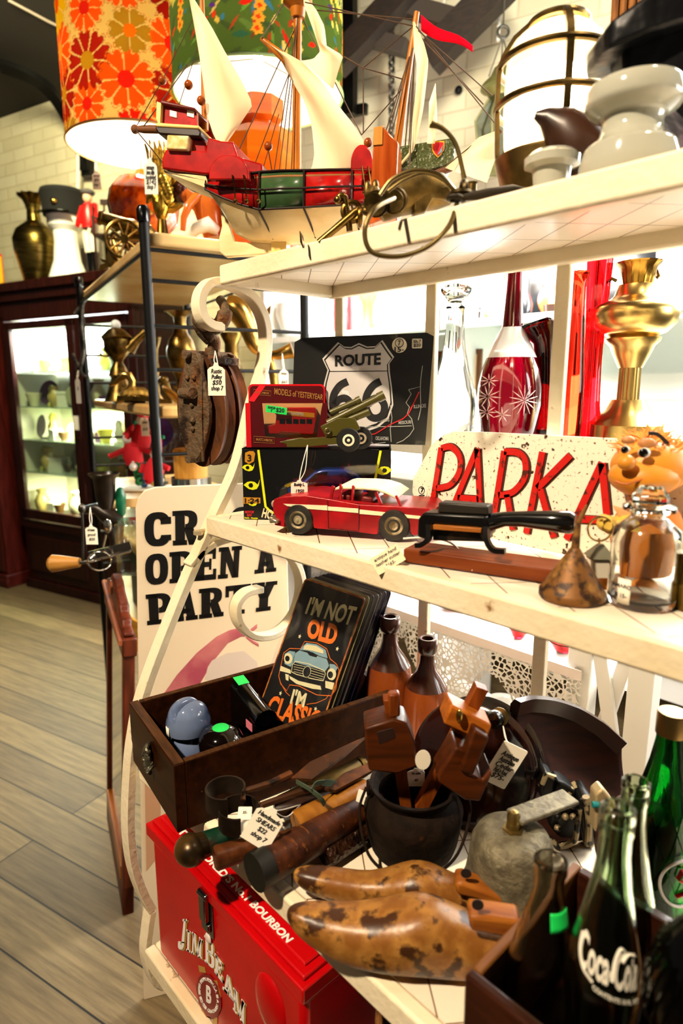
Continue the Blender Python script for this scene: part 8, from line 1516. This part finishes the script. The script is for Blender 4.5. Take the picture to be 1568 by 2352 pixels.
# ---- white display shelves at the back
DX0, DX1, DY = -2.75, -.35, 2.02
ds = thing('display_shelves', 'white lit display shelving with glass shelves of ornaments behind the glassware', 'shelf')
G().bx(DX0, DX1 + .5, DY + .36, DY + .38, .3, 2.02).build('back_panel', mat('white_panel', 'f6f4ee', .6), ds)
SHL = mat('white_lip', 'd8d8d4', .4)
for z in (.75, 1.10, 1.41, 1.70):
    G().bx(DX0, DX1 + .5, DY, DY + .355, z - .008, z).build('glass_shelf', SHELFG, ds); G().bx(DX0, DX1 + .5, DY - .012, DY - .001, z - .03, z - .002).build('shelf_lip', SHL, ds)
for x in (DX0, -1.55, DX1 + .48): G().bx(x, x + .03, DY - .01, DY + .355, 0, 2.02).build('upright', WH, ds)
G().cyl((DX0 + .1, DY + .06, 1.98), (DX1 + .4, DY + .06, 1.98), .014, n=10).build('lamp_tube', mat('lamp_tube_glow'), ds)
for x in (-2.1, -1.3, -.5): o = light('shelf_lamp_fill', 'AREA', (x, DY + .08, 1.95), 34, (1, .98, .94), .4, (x, DY + .3, 1.5)); light('shelf_lamp_fill', 'AREA', (x, DY + .10, 1.37), 40, (1, .98, .94), .3, (x, DY + .3, .9))  # top row goes with the tube, lower row is added to whiten the panel
for xa, xb, lab in ((-1.62, -1.18, 'large black panel added at the back of the display shelf behind the blue vase'), (-1.12, -.92, 'small black panel added behind the orange red plate')): tag(G().bx(xa, xb, DY + .30, DY + .32, 1.7005, 1.93).build('dark_backing', BLACKG, bevel=.004), lab, 'tray')  # added black panels standing in for the dark zone behind the ornaments
def on_sh(px, z): p = onz(px, 700, z) if False else ony(px, 700, DY + .14); return V((p.x, DY + .14, z))
def dlathe(name, lab, cat, px, prof, m, z=1.70, mod=None):
    p0 = on_sh(px, z); k_ = (p0 - EYE).dot(FW) / FPX; pl = Pl(p0, RZ); pr = [(w * k_, max(0, pl.q(px, y)[1])) for w, y in prof]; pr[0] = (pr[0][0], 0)
    o = G().lathe(pr, 30, mod=mod).build(name, m); tag(place(o, p0, RZ), lab, cat); return o
dlathe('pale_blue_vase', 'rounded pale blue pottery vase on the white display shelf behind the ruby decanter', 'vase', 1155, [(22, 740), (36, 720), (42, 690), (40, 672), (30, 660), (26, 650), (22, 650)], mat('pale_blue_glaze', 'a8cce0', .2))
dlathe('striped_cup', 'white cup with blue stripes on the white display shelf behind the Route sign', 'cup', 912, [(34, 745), (36, 720), (36, 690)], WHITEG)
o = on_sh(912, 1.70); 
tag(place(G().lathe([(.075, .0), (.075, .018)], 30, cap=False).build('striped_bowl', mat('stripe_blue', '7a98c8', .3)), o + V((.13, .02, .0))), 'small blue banded bowl beside the striped cup on the display shelf', 'bowl')
dlathe('wooden_cup', 'brown wooden goblet on the white display shelf left of the striped cup', 'goblet', 845, [(22, 745), (12, 735), (14, 700), (24, 680), (24, 640)], wood('goblet_wood', '8a4a2a', '6a3418', .4, 9, 'z'))
dlathe('red_jar', 'dark red jar on the white display shelf near the rack corner', 'jar', 790, [(24, 745), (26, 720), (24, 670), (16, 650)], mat('dark_red_glaze', '8a1418', .2))
dlathe('red_teapot', 'white pot with red rim on the display shelf behind the painted scroll', 'teapot', 690, [(40, 745), (58, 725), (56, 700), (40, 690), (38, 684)], WHITEG)
t = thing('orange_plate', 'round orange red plate with white flower standing on the display shelf', 'plate', on_sh(1238, 1.70) + V((0, .1, 0)), RZ); k_ = (V(t.location) - EYE).dot(FW) / FPX
G().lathe([(0, 0), (34 * k_, .004), (38 * k_, .010), (36 * k_, .012), (0, .006)], 36, TR(0, 0, 40 * k_, rx=82)).build('plate', mat('orange_red_glaze', 'd8381c', .2), t); G().ball((0, -.012, 40 * k_), (14 * k_, .003, 20 * k_), 16).build('flower', mat('orange_yellow', 'f0b060', .3), t)
t = thing('black_elephant', 'small dark glossy elephant figure on the white display shelf', 'figurine', on_sh(1085, 1.70), RZ); k_ = (V(t.location) - EYE).dot(FW) / FPX
g = G().ball((0, 0, 32 * k_), (20 * k_, 14 * k_, 16 * k_)).ball((-18 * k_, 0, 40 * k_), (10 * k_, 10 * k_, 11 * k_)).tube([(-24 * k_, 0, 38 * k_), (-30 * k_, 0, 22 * k_), (-28 * k_, 0, 8 * k_)], [5 * k_, 4 * k_, 2 * k_], 8)
for x in (-12, 12):
    for y in (-7, 7): g.tube([(x * k_, y * k_, 0), (x * k_, y * k_, 26 * k_)], [5 * k_, 6 * k_], 8)
g.build('body', mat('elephant_black', '1c1210', .12), t)
for px, nm, lab, cc, prof in ((1070, 'dark_vase', 'black vase on the display shelf behind the elephant', '141414', [(14, 745), (18, 700), (10, 660), (14, 640)]), (1120, 'wood_mask', 'brown wooden carving on the display shelf left of the blue vase', '7a5230', [(10, 745), (12, 690), (8, 630)]), (1205, 'black_bottle', 'black bottle on the display shelf right of the ruby decanter neck', '0e0e10', [(16, 745), (18, 700), (8, 670), (8, 640)]), (1275, 'dark_bowl', 'dark brown bowl on the display shelf behind the rack post', '2a1a14', [(12, 745), (24, 720), (26, 700)])): dlathe(nm, lab, 'ornament', px, prof, mat(nm + '_glaze', cc, .2))
for k, (px, cc, lab) in enumerate(((1005, '2a2622', 'dark framed picture standing on the lower display shelf behind the crystal decanter'), (1075, 'c8a878', 'cream picture in brown frame on the lower display shelf'), (1265, '403830', 'dark picture frame on the lower display shelf behind the post'))):
    p0 = on_sh(px, 1.41); t = thing('picture_frame', lab, 'picture', p0, .1 - .2 * k); G().bx(-.075, .075, 0, .012, 0, .19).build('frame', wood('frame_brown', '5a3418', '3a2010', .4, 9, 'z'), t); G().bx(-.055, .055, -.001, .0, .02, .17).build('picture', mat('picture_%d' % k, cc, .6), t)
for k in range(9):
    px = 735 + k * 24; cc, cn_ = [('e8e2d4', 'white'), ('8a5a30', 'brown'), ('b81c28', 'red')][k % 3]; p0 = on_sh(px, 1.41); s = .02 + .006 * (k % 3)
    o = G().lathe([(s * .7, 0), (s, .02), (s * 1.1, .05), (s * .5, .08 + .01 * (k % 4)), (s * .6, .10 + .01 * (k % 4))], 20).build('shelf_ornament', mat('so_' + cn_, cc, .25)); tag(place(o, p0), '%s pot in the row on the lower display shelf behind the toys' % cn_, 'pot', '%s pots on the lower display shelf' % cn_)
